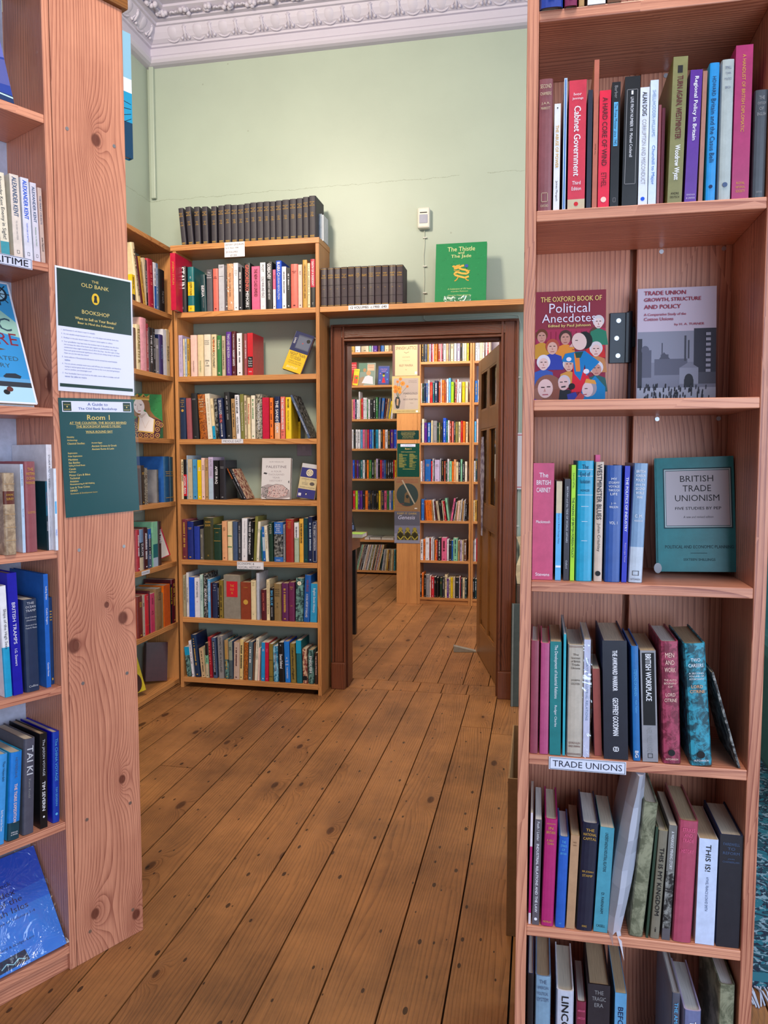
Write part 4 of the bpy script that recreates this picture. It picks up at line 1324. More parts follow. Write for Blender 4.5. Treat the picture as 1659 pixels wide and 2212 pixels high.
row(C2, 0.4032, Z4, ('sixth shelf '+bw, 'books on the sixth shelf '+bw), '''
kh 160 195 105 ; pb;t=k|v|.08|.6|.45|A CLEAR AND SIMPLE VIEW
sv 198 225 80 ; t=k|v|.3|.7|.4|FINLAND IN CRISIS;bands=0:1:d8d4d4;cn=white
hb 228 280 125 ; pb;noprint;bands=0:1:1058d8
w 283 334 130 ; pb;t=k|v|.1|.5|.4|MORTGAGE SUBSIDIES~mg|l|.55|.66|.6|XX
mt 337 366 100 ; pb;bands=0:1:b8d0c8;t=tl|v|.1|.6|.5|THE SHADOW OF HEALTH
k 369 412 90 ; mat=photo;t=w|V|.25|.8|.5|ALAN SON;cn=black and grey
lb 414 440 145 ; t=w|V|.05|.6|.6|A PATTERN OF MONEY;pb
mn 442 455 180 ; noprint
nv 457 509 180 ; hb;ink=go;t=sv|l|.03|.25|.6|DICTIONARY/OF/ECONOMICS
k 511 523 185 ; pb
og 525 566 155 ; ink=k
kh 572 738 105 ; flat;hb;bands=0:1:8c8478;t=rd|b|.14|.5|.74|x~go|l|.2|.45|.4|THE/OLD/X;d=.17;cn=grey;lab=very thick grey book with a red spine label
rr 741 838 175 ; hb;flat;t=go|o|.45|.62|.55|x~go|l|.12|.16|.5|COINS;bands=0:1:8c3c24
cr 840 893 158 ; t=og|l|.02|.14|.7|HOUSE/AND/HOME~gn|l|.82|.9|.5|XX
w 895 925 85 ; wrap;noprint;bands=0:1:c8ccda;cn=white plastic wrapped
mn 944 995 250 -4 ; hb;t=sa|v|.1|.7|.35|SOCIAL WORK
cr 997 1028 150 ; pb;t=k|v|.05|.85|.4|THE MAKING OF A SOCIAL SCHEME
k 1030 1068 235 ; t=lb|V|.05|.55|.6|BIG BLUE~w|v|.58|.88|.3|THE USE AND ABUSE OF POWER
tn 1070 1142 190 ; hb;bands=0:1:8a7048;t=k|l|.12|.35|.7|HISTORY/OF THE/ENGLISH/PEOPLE~k|l|.5|.66|.6|T/O
pl 1145 1215 185 ; hb;bands=0:1:602458;ink=go;cn=purple
pl 1216 1276 175 ; hb;bands=0:1:6a2450;t=go|l|.1|.2|.6|TEMPLE/TO~go|l|.55|.65|.5|LAW
dt 1280 1356 135 8 ; mat=landscape;cn=teal patterned;t=iv|o|.05|.18|.6|x~k|l|.08|.15|.4|O~w|l|.92|.97|.3|X
bl 1358 1422 105 20 ; hb;bands=0:1:1458a8;t=rs|v|.1|.35|.4|ASA BRIGGS~w|v|.4|.9|.35|A SOCIAL HISTORY OF ENGLAND
cy 1428 1494 190 10 ; pb;bands=0:1:2898cc;t=w|v|.12|.75|.5|English Social History
''')
row(C2, 0.0602, Z4, ('bottom shelf '+bw, 'books on the bottom shelf '+bw), '''
cy 190 240 820 -28 ; bands=.28:1:landscape;pb;noprint;cn=cyan and green
w 250 276 760 -32 ; pb
nv 285 338 700 -40 ; hb;ink=go;bands=0:1:142e50
cr 350 392 835 -24 ; pb;bands=0:1:c8a880
mt 395 423 780 -8 ; bands=0:.35:k,.6:1:be;pb;ink=k;cn=pale green and black
rd 429 458 725 -18 ; hb;bands=0:1:a01428;ink=sa
sl 465 506 730 -16 ; hb;t=k|b|.08|.92|.6|x~w|v|.1|.85|.35|STATE OF THE NATION IN SCOTLAND;cn=blue and black
gy 524 572 712 -12 ; hb;flat;bands=0:1:8c8888;t=k|v|.04|.85|.5|DOMESTIC LIFE IN ENGLAND
og 583 621 750 -6 ; mat=landscape;bands=0:.5:tn;cn=tan and green
sl 622 660 765 -4 ; bands=0:.5:8c9484,.5:1:4a5860;ink=k;cn=grey green
pp 664 722 775 8 ; hb;bands=0:1:c4a898;ink=mn
cr 722 758 745 12 ; hb;ink=k;bands=0:1:dcc080
br 762 806 775 10 ; hb;mat=marbled;noprint;cn=dark brown patterned
sl 808 848 770 12 ; hb;bands=0:1:5c7078;cn=grey blue
br 850 872 780 20 ; hb;bands=0:1:6c4c38;noprint
iv 875 903 735 22 ; t=k|v|.05|.5|.45|ECONOMY OF DANZIG;pb
pp 905 922 830 14 ; pb;noprint
cy 940 976 775 8 ; pb;bands=0:1:1890d0;ink=w
cs 979 1014 775 2 ; pb;ink=pk
og 1016 1058 790 ; hb;t=k|b|.42|.43|1|x~k|b|.86|.87|1|x
lb 1066 1114 812 -8 ; mat=sea;t=rs|v|.2|.7|.3|ENCOUNTERS IN A SETTING;cn=pale blue sea
k 1120 1178 775 -10 ; hb;t=w|V|.3|.65|.5|Dorset Delivered~w|l|.04|.1|.6|X
hb 1180 1234 765 -12 ; t=w|l|.36|.6|.7|A/LOST/FARM~w|v|.62|.9|.3|THE FARMERS;bands=0:1:1478d8
og 1237 1290 785 -10 ; t=k|V|.1|.9|.5|Cultural History of England
tl 1295 1350 755 -6 ; bands=0:1:106878;hb;t=cy|b|0|.3|1.02|x
rs 1358 1404 840 -8 ; mat=collage;t=k|b|.78|.9|1|x;cn=pink and brown patterned
dt 1412 1466 850 -4 ; mat=landscape;t=w|V|.15|.7|.5|ENGLISH
br 1474 1502 880 ; bands=0:1:3a2018;t=pp|v|.1|.7|.5|THE CLASS STRUGGLE;cn=dark brown
''')

# ---- left wall bookcase
Z5, Z6, Z7 = (270,460,5.267), (270,840,5.267), (270,1200,6.143)
lw = 'of left wall bookcase'
row(C1, 2.0922, Z5, ('top shelf '+lw, 'books on the top shelf '+lw), '''
ye 84 118 850 ; cn=yellow and black;bands=.75:1:k;pb;h=.13
cr 146 184 350 -66 ; t=k|V|.05|.95|.6|28 Jahre Bundesrepublik
mn 188 212 500 -52 ; hb;noprint
go 216 238 505 -50 ; pb;ink=br
be 242 262 520 -22 ; pb;ink=gy
kk 250 266 540 -10 ; t=w|v|.1|.85|.6|STATE OF EUROPE
rd 270 332 535 -8 ; hb;bands=0:1:a81c38;ink=sa
w 338 360 572 ; bands=.5:1:bl;pb;ink=k
gb 362 384 580 ; pb;ink=w
k 388 455 655 ; hb;t=mn|v|.2|.45|.5|MY STORY~gy|v|.5|.8|.4|THE NAZIS
''', depth=.14)
row(C1, 1.7502, Z5, ('second shelf '+lw, 'books on the second shelf '+lw), '''
br 104 130 1310 ; pb;noprint
cr 136 180 1275 ; t=og|V|.1|.85|.6|ELIZABETH R
pp 186 250 1200 ; wrap;hb;noprint;bands=0:1:e8a0b0;cn=pink plastic wrapped
cs 254 273 1265 ; pb;bands=0:1:a01838
k 282 320 1310 ; t=w|V|.1|.85|.5|THE HOUSE
k 321 352 1320 ; ink=gy
gy 358 388 1430 ; pb;ink=w
nv 394 440 1390 ; bands=0:1:342c68;t=gb|v|.25|.6|.5|A NATION;cn=indigo
w 442 478 1330 ; pb;noprint
cr 482 512 1330 ; t=k|V|.35|.68|.6|Ireland;pb
''', depth=.13)
row(C1, 1.0522, Z6, ('fourth shelf '+lw, 'books on the fourth shelf '+lw), '''
br 150 180 905 ; hb;bands=0:1:3c1a18;noprint
br 188 228 872 ; hb;bands=0:1:2c2018;cn=dark brown
kh 234 262 900 ; mat=bwspeck;pb;cn=speckled grey
gy 372 390 920 ; hb;bands=0:1:5c5c5c;d=.125;sb=.02
bl 452 514 770 ; hb;bands=0:1:1c5078;d=.175;ink=go;t=go|b|.33|.34|1|x~go|l|.35|.4|.7|BRITAIN~go|b|.42|.43|1|x~go|b|.9|.91|1|x;cn=steel blue
tl 518 562 775 ; hb;bands=0:1:2c5468;d=.165;t=go|b|.33|.34|1|x~go|l|.35|.4|.7|BRITAIN~go|b|.42|.43|1|x~go|b|.9|.91|1|x;cn=slate teal
''', depth=.15)
row(C1, 0.7102, Z6, ('fifth shelf '+lw, 'books on the fifth shelf '+lw), '''
rs 140 174 1602 ; hb;bands=0:1:b03040;cn=red
be 176 216 1597 ; bands=0:.32:gb,.32:.68:k;t=w|v|.35|.65|.6|EUROPE;cn=blue black and cream
mn 218 264 1577 ; hb;bands=0:1:401018
sl 272 305 1590 ; bands=0:.25:bl,.25:.65:k;pb;cn=grey and black
mt 325 378 1510 ; bands=.5:.8:tl,.8:1:lc;pb;noprint;cn=pale green
br 386 420 1505 ; hb;bands=0:1:3c2624;t=w|v|.18|.5|.6|THE TIMES;cn=dark brown
''', depth=.15)
row(C1, 0.3602, Z7, ('sixth shelf '+lw, 'books on the sixth shelf '+lw), '''
rr 172 240 535 ; hb;bands=0:1:6c2018;cn=brown red
be 245 270 520 ; pb;bands=0:1:b4a898
rd 272 324 515 ; hb;t=be|l|.03|.14|.6|THE/OLD~go|b|.75|.755|.9|x
mn 327 344 470 ; hb;noprint
pk 348 400 500 ; pb;t=k|V|.12|.28|.7|RED WOMEN~k|l|.44|.56|.6|BEA/BLUNT;bands=0:1:c03058
tn 412 494 430 ; hb;bands=0:1:84643c;t=k|l|.08|.3|.6|LIFE/OF/A/KING~k|l|.92|.97|.6|XX
go 497 516 490 ; hb;noprint;bands=0:1:94744c
or 522 606 385 ; flat;hb;bands=0:1:c4541c;noprint
k 608 636 380 ; hb;t=ye|V|.08|.5|.5|REVOLUTION OF 1688
nv 640 682 370 ; hb;bands=0:1:0c1020;noprint
mn 692 744 290 ; hb;bands=0:1:5a0c22;d=.17;ink=go
''', depth=.15)

# ---- near right bookcase
ZA, ZB, ZC_, ZD, ZE, ZF_ = (1120,0,3.078), (1100,440,2.968), (1100,860,2.968), (1100,1260,2.968), (1100,1640,2.968), (1130,1990,3.136)
nr = 'of near right bookcase'
row(CR, 2.0292, ZA, ('top visible shelf '+nr, 'books on the highest shelf in view '+nr), '''
nv 138 296 0 ; h=.23;hb;sb=-.004;bands=0:1:1c3a94
mn 303 392 0 ; h=.21;hb;sb=-.004;bands=0:1:7a1c4c;cn=crimson
tn 398 440 0 ; h=.2;hb;sb=0;noprint
w 458 580 0 ; h=.22;pb;sb=0
br 590 684 0 ; h=.2;pb;sb=0
''', depth=.15)
row(CR, 1.7102, ZA, ('second shelf down '+nr, 'upper books '+nr), '''
rs 120 220 528 ; hb;cn=mauve brown;bands=0:1:844a50;t=be|l|.03|.14|.85|SECOND/CHAMBERS~be|l|.17|.24|.7|J.A.R./MARRIOTT~be|f|.86|.93|.5|x~be|l|.945|.975|.6|OXFORD
w 228 272 692 ; pb;t=go|V|.2|.6|.55|THE ABUSE OF POWER~kk|v|.68|.95|.45|James Margach~k|o|.02|.06|.25|x;cn=pale grey
lc 289 313 522 ; pb;ink=bl;t=bl|b|.01|.99|.3|x;cn=white and blue
pk 323 440 535 ; pb;flat;bands=0:1:cc3048,.92:1:be;cn=rosy red;t=w|l|.09|.16|.7|Ivor/Jennings~w|V|.2|.74|.42|Cabinet Government~w|l|.77|.86|.6|Third/Edition~rd|o|.935|.98|.28|x
nv 448 482 600 ; pb;bands=0:1:1c2236;noprint;cn=dark navy
pe 486 521 400 ; pb;bands=0:1:b86450;t=br|v|.5|.7|.3|AFTER ALL;cn=dusty pink
rd 524 602 603 ; flat;pb;bands=0:1:e0103c;t=mn|V|.06|.64|.5|A HARD CORE OF WIND~mn|v|.7|.82|.5|ETHEL~pp|o|.89|.97|.55|x;cn=scarlet
k 605 664 548 ; pb;t=lb|b|.16|.51|.55|x~k|v|.17|.5|.4|The Prime Minister since 1945~gy|v|.03|.13|.4|Barber~gy|f|.925|.96|.35|x
k 682 786 510 6 ; flat;hb;t=gy|f|.1|.83|.8|x~w|b|.11|.14|.14|x~w|v|.16|.62|.22|LIVE FROM NUMBER 10  Michael Cockerell
w 792 856 583 ; pb;bands=0:1:d8dcf0;t=k|V|.04|.24|.55|ALAN DOIG~gy|v|.27|.82|.5|CORRUPTION AND MISCONDUCT~hb|o|.915|.975|.5|x
lc 858 914 535 ; pb;bands=0:1:ccd8f0;t=gb|v|.08|.45|.45|SHELL/HODDER-WILLIAMS~bl|v|.5|.86|.55|Churchill to Major
rs 917 935 700 ; pb;noprint;sb=.03
cs 938 962 720 ; pb;noprint;sb=.03;bands=0:1:6c1c38
ol 985 1084 380 18 ; hb;flat;bands=0:1:7c7848;t=k|b|.06|.11|.38|x~mn|V|.13|.56|.5|TURN AGAIN, WESTMINSTER~w|V|.6|.84|.5|Woodrow Wyatt~k|l|.92|.97|.7|ANDRE/DEUTSCH;d=.17
pu 1098 1180 468 20 ; pb;t=w|V|.03|.55|.45|Regional Policy in Britain~li|l|.93|.98|.8|GEORGE ALLEN/& UNWIN
tn 1190 1222 475 10 ; pb;noprint;bands=0:1:a06c5c
cy 1236 1308 420 6 ; hb;bands=0:1:1088cc;t=nv|v|.1|.24|.4|HOWARD~nv|v|.26|.72|.5|Britain and the Casus Belli~nv|o|.86|.93|.4|x;tag=lb:.004
sv 1324 1412 398 ; hb;bands=0:1:a4acac;t=sl|l|.04|.16|.6|SMALL/TOWN/POLITICS~sl|l|.18|.22|.5|BIRCH~sl|o|.85|.93|.45|x
mg 1414 1530 303 ; hb;flat;bands=0:1:a0185c;d=.18;t=go|v|.06|.56|.22|A HANDLIST OF BRITISH DIPLOMATIC~go|l|.88|.96|.6|ROYAL/HISTORICAL/SOCIETY
kk 1548 1645 600 ; hb;bands=0:1:3c4048;t=gy|l|.05|.25|.7|THE/CUSTODY/OF/ENGLISH~gy|l|.93|.96|.5|OXFORD
''', depth=.16, sb=.008)
row(CR, 1.0872, ZC_, ('fourth shelf down '+nr, 'middle books '+nr), '''
rs 128 279 418 ; hb;flat;bands=0:1:c04870;cn=pink;t=w|l|.07|.26|.75|The/BRITISH/CABINET~w|l|.48|.52|.75|Mackintosh~w|l|.93|.975|.75|Stevens
lb 292 331 535 ; pb;bands=0:.32:be;t=sl|v|.05|.9|.35|Opinion in British Foreign Policy~w|b|.85|.87|1|x;cn=cream and pale blue
kk 345 383 520 ; pb;bands=0:1:2e2a34;t=sv|v|.05|.65|.35|BRITAIN and the TIDE OF WORLD AFFAIRS~sv|v|.8|.88|.35|Oxford
lm 387 417 430 ; pb;t=dn|V|.28|.8|.6|THE MAKING OF BRITISH FOREIGN POLICY~dn|v|.07|.2|.4|DAVID VITAL
cy 421 530 403 ; hb;bands=0:1:0c94bc;t=nv|l|.02|.2|.65|The/End of/Isolation~nv|l|.23|.26|.6|MONGER~w|b|.07|.073|1|x~w|b|.125|.128|1|x~w|b|.28|.283|1|x~w|b|.375|.378|.5|x~w|b|.5|.503|.4|x~w|b|.66|.663|.4|x
be 538 596 410 ; hb;bands=0:1:c8b0a0;t=kk|V|.02|.48|.6|WESTMINSTER BLUES~k|v|.5|.76|.45|Julian Critchley~k|o|.9|.965|.7|x;tag=pk:.012
bl 606 711 432 ; hb;bands=0:1:1c4894;t=w|l|.1|.26|.75|MY/STORMY/VOYAGE/THROUGH/LIFE~w|l|.31|.37|.6|J. H./WILSON~w|l|.47|.51|.55|VOL. 1
rb 716 751 436 8 ; pb;bands=0:1:0418b0;t=w|V|.04|.62|.55|THE POLITICS OF INDUSTRY~li|v|.64|.85|.4|Royce Logan Turner
gb 758 852 420 22 ; hb;bands=.7:1:b4bccc;t=w|l|.05|.3|.7|BRITISH/FOREIGN/POLICY/since the/SECOND/WORLD/WAR~w|l|.42|.5|.65|C. M./WOODHOUSE~kk|f|.9|.94|.5|x~kk|l|.96|.985|.75|HUTCHINSON;cn=grey blue
''', depth=.155, sb=.016)
row(CR, 0.7812, ZD, ('fifth shelf down '+nr, 'books above the trade unions label '+nr), '''
rs 124 184 370 ; hb;bands=0:1:8c3c50;noprint;cn=dull rose
pk 190 252 385 ; hb;bands=0:1:b04878;ink=rs;noprint
tl 258 332 375 -6 ; pb;bands=0:1:0c7478;t=w|v|.03|.5|.4|The Development of Industrial Relations~w|v|.56|.75|.3|Rodger Charles
cy 341 360 328 -4 ; pb;bands=0:1:28a0b4;noprint;d=.17;sb=.005
be 364 468 395 ; hb;bands=0:1:b8aca0;t=mn|b|.01|.013|1|x~mn|b|.02|.022|1|x~k|l|.07|.22|.62|The/Government/of British/Trade/Unions~k|l|.3|.36|.6|JOSEPH/GOLDSTEIN~mn|l|.86|.92|.8|GEORGE ALLEN/AND UNWIN~mn|b|.97|.973|1|x~mn|b|.98|.983|1|x
lc 472 516 362 -10 ; wrap;pb;bands=0:1:c8ccec;t=gb|v|.15|.7|.4|ESSAYS IN INDUSTRIAL RELATIONS;cn=white plastic wrapped;sb=.005
rs 548 598 550 -26 ; pb;bands=0:1:8c3c34;noprint;cn=small salmon;sb=.014;t=be|v|.05|.3|.3|THE ENEMY WITHIN~k|v|.32|.9|.3|Class and Power in Britain
nv 608 766 372 -27 ; flat;hb;bands=0:1:0c1226;d=.165;t=w|V|.08|.42|.26|THE AWKWARD WARRIOR~w|V|.48|.8|.26|GEOFFREY GOODMAN~w|f|.895|.935|.26|x~w|v|.9|.93|.16|dp;cn=black blue
bl 794 846 405 -32 ; hb;bands=0:1:0c64a8;t=lb|v|.2|.43|.4|STEPSONS OF HEAVEN~lb|v|.47|.58|.35|Ken Taylor~w|V|.9|.98|.5|BG
gy 856 958 434 -35 ; pb;bands=0:1:8c8a92;t=k|b|.02|.67|.88|x~w|V|.03|.45|.4|BRITISH WORKPLACE~gy|v|.69|.92|.4|NEIL MILLWARD~k|f|.925|.965|.35|x;cn=grey and black
cs 984 1104 375 -39 ; hb;mat=redmarb;t=pp|l|.08|.26|.85|MEN/AND/WORK~pp|l|.3|.38|.75|THE AUTO/BIOGRAPHY/OF~pp|l|.41|.5|.75|LORD/CITRINE~k|o|.885|.935|.42|x~pp|l|.95|.975|.75|HUTCHINSON;cn=crimson
tl 1162 1306 390 -70 ; hb;mat=tealmarb;t=w|l|.11|.2|.75|TWO/CAREERS~w|l|.23|.3|.75|A SECOND/VOLUME OF/AUTOBIOGRAPHY~pe|l|.33|.41|.75|LORD/CITRINE~k|o|.885|.935|.4|x~w|l|.945|.97|.75|HUTCHINSON;cn=marbled teal
k 1468 1490 575 -185 ; hb;mat=photo;noprint;cn=silver black;d=.14
''', depth=.16, sb=.004)
row(CR, 0.4672, ZE, ('sixth shelf down '+nr, 'books under the trade unions label '+nr), '''
w 122 137 345 6 ; pb;bands=0:1:d8ccd8,.3:.9:mg;noprint;cn=white and magenta
dg 143 190 388 10 ; pb;bands=0:1:5c5660;t=w|v|.02|.2|.4|Fosh / Littler~w|V|.23|.88|.4|INDUSTRIAL RELATIONS AND THE LAW~w|o|.92|.97|.5|x
mg 198 282 385 18 ; hb;t=go|l|.02|.14|.75|NATIONALISATION/IN/BRITAIN~go|l|.18|.24|.6|R. KELF-/COHEN~go|l|.94|.97|.7|MACMILLAN
bl 289 357 500 18 ; hb;bands=0:1:1c58b8;t=lb|l|.03|.2|.65|THE/STRIKES/OF/BRITAIN~lb|l|.93|.97|.4|OUP
tn 361 418 490 22 ; pb;bands=0:1:b48c6c;t=br|l|.06|.12|.5|TRADE/UNION
nv 422 532 412 30 ; hb;bands=0:1:0c1430;t=go|l|.04|.16|.85|THE/NATIONAL/CAPITAL~go|l|.43|.5|.75|SIR JOSIAH/STAMP~go|l|.94|.97|.4|KING
aq 536 628 440 32 ; pb;bands=0:1:4494ac;t=k|v|.05|.42|.3|UNDERSTANDING INDUSTRIAL RELATIONS~k|v|.62|.82|.22|D. FARNHAM~k|l|.92|.96|.7|CASSELL
gy 762 856 280 78 ; hb;mat=mottle;noprint;cn=worn grey green;d=.17
dn 872 890 450 40 ; hb;noprint;h=.2
kh 898 962 460 40 ; hb;bands=0:1:787264;t=k|V|.12|.82|.5|THIS IS MY KINGDOM~k|l|.88|.95|.4|i;cn=grey olive
dg 974 1028 425 24 ; bands=0:.4:6c6c6c,.4:.9:photo;pb;t=w|v|.05|.38|.4|A WEARSIDE MINING STORY;cn=grey and black
rs 1040 1166 395 26 ; hb;bands=0:1:a84460;t=pk|l|.05|.18|.7|STRIKES/AND/TRADE~pk|l|.22|.27|.7|HISTORY
w 1188 1312 512 8 ; pb;flat;bands=0:1:c4d0f0;t=k|V|.04|.32|.3|THIS IS!~sl|v|.36|.68|.16|HYWEL FRANCIS & DAVID SMITH;cn=white and pale blue
nv 1322 1478 488 6 ; hb;flat;bands=0:1:0c1222;t=sl|l|.06|.18|.8|FAREWELL/TO/REFORM~sl|l|.2|.25|.8|JOHN/CHAMBERLAIN;cn=dark blue black
''', depth=.165, sb=.006)
row(CR, 0.1502, ZF_, ('seventh shelf down '+nr, 'lowest books '+nr), '''
nv 30 76 358 ; top;hb;noprint;bands=0:1:0c0e18
gb 82 190 372 ; top;hb;bands=0:1:7c9cb8;t=sl|l|.02|.22|.8|THE/AMERICAN/POLITICAL/SYSTEM
w 226 346 470 ; top;hb;bands=0:1:c4c8dc;t=k|V|.05|.5|.45|LINCOLN
mn 360 430 548 ; top;hb;bands=0:1:7c2440;t=pk|l|.05|.2|.8|ABRAHAM/LINCOLN
k 440 592 432 ; top;hb;flat;bands=0:1:22202a;t=gy|l|.04|.2|.7|THE/TRAGIC/ERA
lb 622 704 490 ; top;pb;bands=0:1:5c9ccc;t=nv|V|.06|.6|.5|BEFORE THE
gy 1010 1068 490 ; top;hb;d=.17;bands=0:1:4c5060;t=lb|V|.06|.6|.5|THE AMERICAN POLITY
li 1090 1210 605 ; top;hb;bands=0:1:6c74a0;t=w|V|.1|.6|.4|THE GREAT WAR
ol 1330 1440 430 ; top;hb;mat=mottle;noprint;cn=dark olive
''', depth=.165, sb=.008)

PINKS, SKIN = ['c87088','b84860','e0a0b0','a03058','d88850'], ['d8a898','e4c0b8','c89080','ecd0cc']
def crowd():
    """made-up bright figures for a humorous cover"""
    it = [('r',0,0,1,1,'8c2440'), ('r',0,.66,1,1,'8c3040'), ('r',0,.48,1,.66,'a82c50')]
    for i in range(14): it.append(('r', .03+i*.07, .5, .045+i*.07, .64, '8c1c3c'))
    rg = random.Random(5)
    P = [(.12,.60,.075,'6c3820','c89030'),(.45,.58,.08,'4a3028','e08c30'),(.86,.60,.075,'5c3c30','c82828'),(.90,.71,.07,'d4ccd0','2c7c60'),
         (.87,.47,.08,'d8ccd0','c08050'),(.27,.50,.085,'b04c38','3040a0'),(.15,.36,.085,'e0d8e0','3858a8'),(.50,.34,.075,'d0c8c8','d09040'),
         (.88,.30,.08,'d8d0d8','2c5c5c')]
    for x, z, r_, hair, coat in P:
        it.append(('p', [(x-r_*1.9, z-.20), (x-r_*1.5, z-.08), (x, z-.05), (x+r_*1.5, z-.08), (x+r_*1.9, z-.20)], coat))
        it.append(('d', x, z+.012, r_*1.12, r_*1.22, hair))
        it.append(('d', x, z-.008, r_*.82, r_*1.05, rg.choice(SKIN)))
        it.append(('r', x-r_*.5, z+.006, x-r_*.15, z+.013, '4a2c28')); it.append(('r', x+r_*.15, z+.006, x+r_*.5, z+.013, '4a2c28'))
        it.append(('p', [(x-.006,z), (x+.012,z-.022), (x-.006,z-.022)], 'b87868'))
        it.append(('l', [(x-r_*.3, z-.04), (x+r_*.3, z-.038)], .008, '8c3038'))
    # tall central figure in a blue tail coat and red trousers
    it += [('p', [(.54,.10),(.56,.36),(.66,.36),(.80,.20),(.76,.10)], 'd81c34'), ('p', [(.40,.37),(.45,.44),(.60,.455),(.72,.46),(.92,.36),(.74,.24),(.72,.34),(.66,.20),(.58,.26),(.56,.36)], '0c78b8'),
           ('p', [(.57,.44),(.64,.45),(.66,.28),(.60,.28)], 'e08030'), ('p', [(.58,.45),(.70,.455),(.66,.40),(.60,.40)], '1c4840'),
           ('d', .72,.555,.10,.125,'1c2020',.2), ('d', .64,.545,.10,.125,'e4c4bc',.25), ('p', [(.54,.53),(.50,.50),(.56,.495)], 'd8a8a0'),
           ('r', .585,.552,.62,.558,'382828'), ('l', [(.55,.475),(.62,.47)], .01, 'a03040'), ('d', .50,.39,.035,.03,'e8dce4'), ('d', .74,.28,.04,.035,'e8dce4')]
    # big heads at the front
    it += [('p', [(0,0),(.0,.07),(.10,.12),(.34,.10),(.40,0)], '6c3890'), ('d', .22,.14,.19,.19,'8c5848'), ('d', .09,.09,.09,.09,'9c6858'), ('d', .34,.08,.08,.08,'8c5040'), ('d', .18,.135,.105,.135,'e4c0bc'),
           ('r', .12,.14,.17,.15,'40282c'), ('r', .20,.145,.25,.155,'40282c'), ('p', [(.17,.14),(.155,.105),(.19,.108)], 'c89088'), ('l', [(.14,.08),(.22,.082)], .014, 'b04858'),
           ('p', [(.36,0),(.38,.12),(.52,.12),(.58,0)], '20242c'), ('d', .44,.19,.085,.10,'c8bcc4'), ('d', .43,.175,.072,.095,'e0b8b4'), ('r',.38,.185,.42,.193,'2c2428'), ('r',.44,.188,.48,.196,'2c2428'), ('l', [(.40,.145),(.46,.15)], .022, '3c3438'),
           ('d', .545,.15,.045,.045,'20181c'), ('p', [(.50,0),(.48,.08),(.60,.10),(.66,0)], '343c98'),
           ('p', [(.66,.0),(.68,.12),(.86,.24),(1,.14),(1,0)], '0c7cb8'), ('d', .79,.13,.095,.115,'9c94a0'), ('d', .76,.12,.075,.105,'e4c4c4'), ('p', [(.72,.18),(.74,.215),(.86,.20),(.88,.165)], 'e09840'),
           ('r', .72,.125,.76,.132,'40282c'), ('l', [(.70,.075),(.75,.078)], .012, 'a83848'), ('p', [(.58,.03),(.66,.10),(.72,.06),(.68,.0),(.60,.0)], 'c04848')]
    it += [('t','THE OXFORD BOOK OF',.52,.925,.84,.045,'e8c878','b'), ('t','Political',.50,.845,.56,.085,'e8e0f0'), ('t','Anecdotes',.49,.755,.74,.075,'e8e0f0'), ('t','Edited by Paul Johnson',.50,.685,.58,.030,'e8d080','b')]
    return it
face_on(CR, 1.3972, ZB, 147, 614, 566, 0.155, back=7, col='8c2440', t=0.022, items=crowd(), hard=False,
        label='red paperback of political anecdotes with a painted crowd on its cover')
mill = [('r',0,0,1,1,'c4b4c4'), ('r',0,0,1,.62,'7c7c8c'), ('r',0,.35,1,.62,'8c8c9c'), ('r',.04,.22,.18,.46,'5c5c6c'), ('r',.22,.24,.64,.38,'606070'), ('r',.30,.38,.40,.42,'565664'),
        ('p',[(.28,.38),(.34,.44),(.42,.38)],'50505e'), ('r',.31,.42,.325,.52,'50505e'), ('r',.60,.36,.625,.58,'44444f'), ('r',.645,.38,.665,.54,'44444f'), ('r',.72,.22,1,.64,'3a3a46'), ('r',.0,.12,.06,.56,'34343e'),
        ('d',.10,.46,.05,.06,'5c5c6c'), ('r',.54,.16,.78,.30,'9090a0'), ('p',[(.54,.30),(.66,.35),(.78,.30)],'808090'), ('d',.66,.20,.055,.075,'2c2c34'), ('r',.60,.13,.72,.20,'2c2c34'), ('r',0,.0,1,.13,'a4a4b2'), ('r',.78,.16,1,.26,'50505c')]
rg = random.Random(8)
for i in range(70):
    x, z = rg.uniform(.04,.92), rg.uniform(.035,.15)
    mill.append(('p', [(x-.008,z-.02),(x+.006,z-.02),(x+.010,z+.012),(x+.002,z+.022),(x-.006,z+.012)], rg.choice(['202028','2c2c36','3c3c48'])))
for i in range(8):
    for j in range(2): mill.append(('r', .87+.0*j, .26+i*.045, .93, .285+i*.045, 'a0a0b0'))
mill += [('r',.02,.03,.98,.036,'2c2c34'), ('t','TRADE UNION',.08,.955,.56,.036,'983048','bL'), ('t','GROWTH, STRUCTURE',.08,.895,.88,.036,'983048','bL'), ('t','AND POLICY',.08,.835,.5,.036,'983048','bL'),
         ('t','A Comparative Study of the',.08,.765,.8,.028,'a04860','bL'), ('t','Cotton Unions',.08,.728,.44,.028,'a04860','bL'), ('t','by H. A. TURNER',.66,.675,.38,.024,'a04860','b')]
face_on(CR, 1.3972, ZB, 818, 1322, 548, 0.155, back=5, col='c4b4c4', t=0.024, items=mill,
        label='pale jacketed hardback with a grey mill town drawing, stood face out beside the hinge')
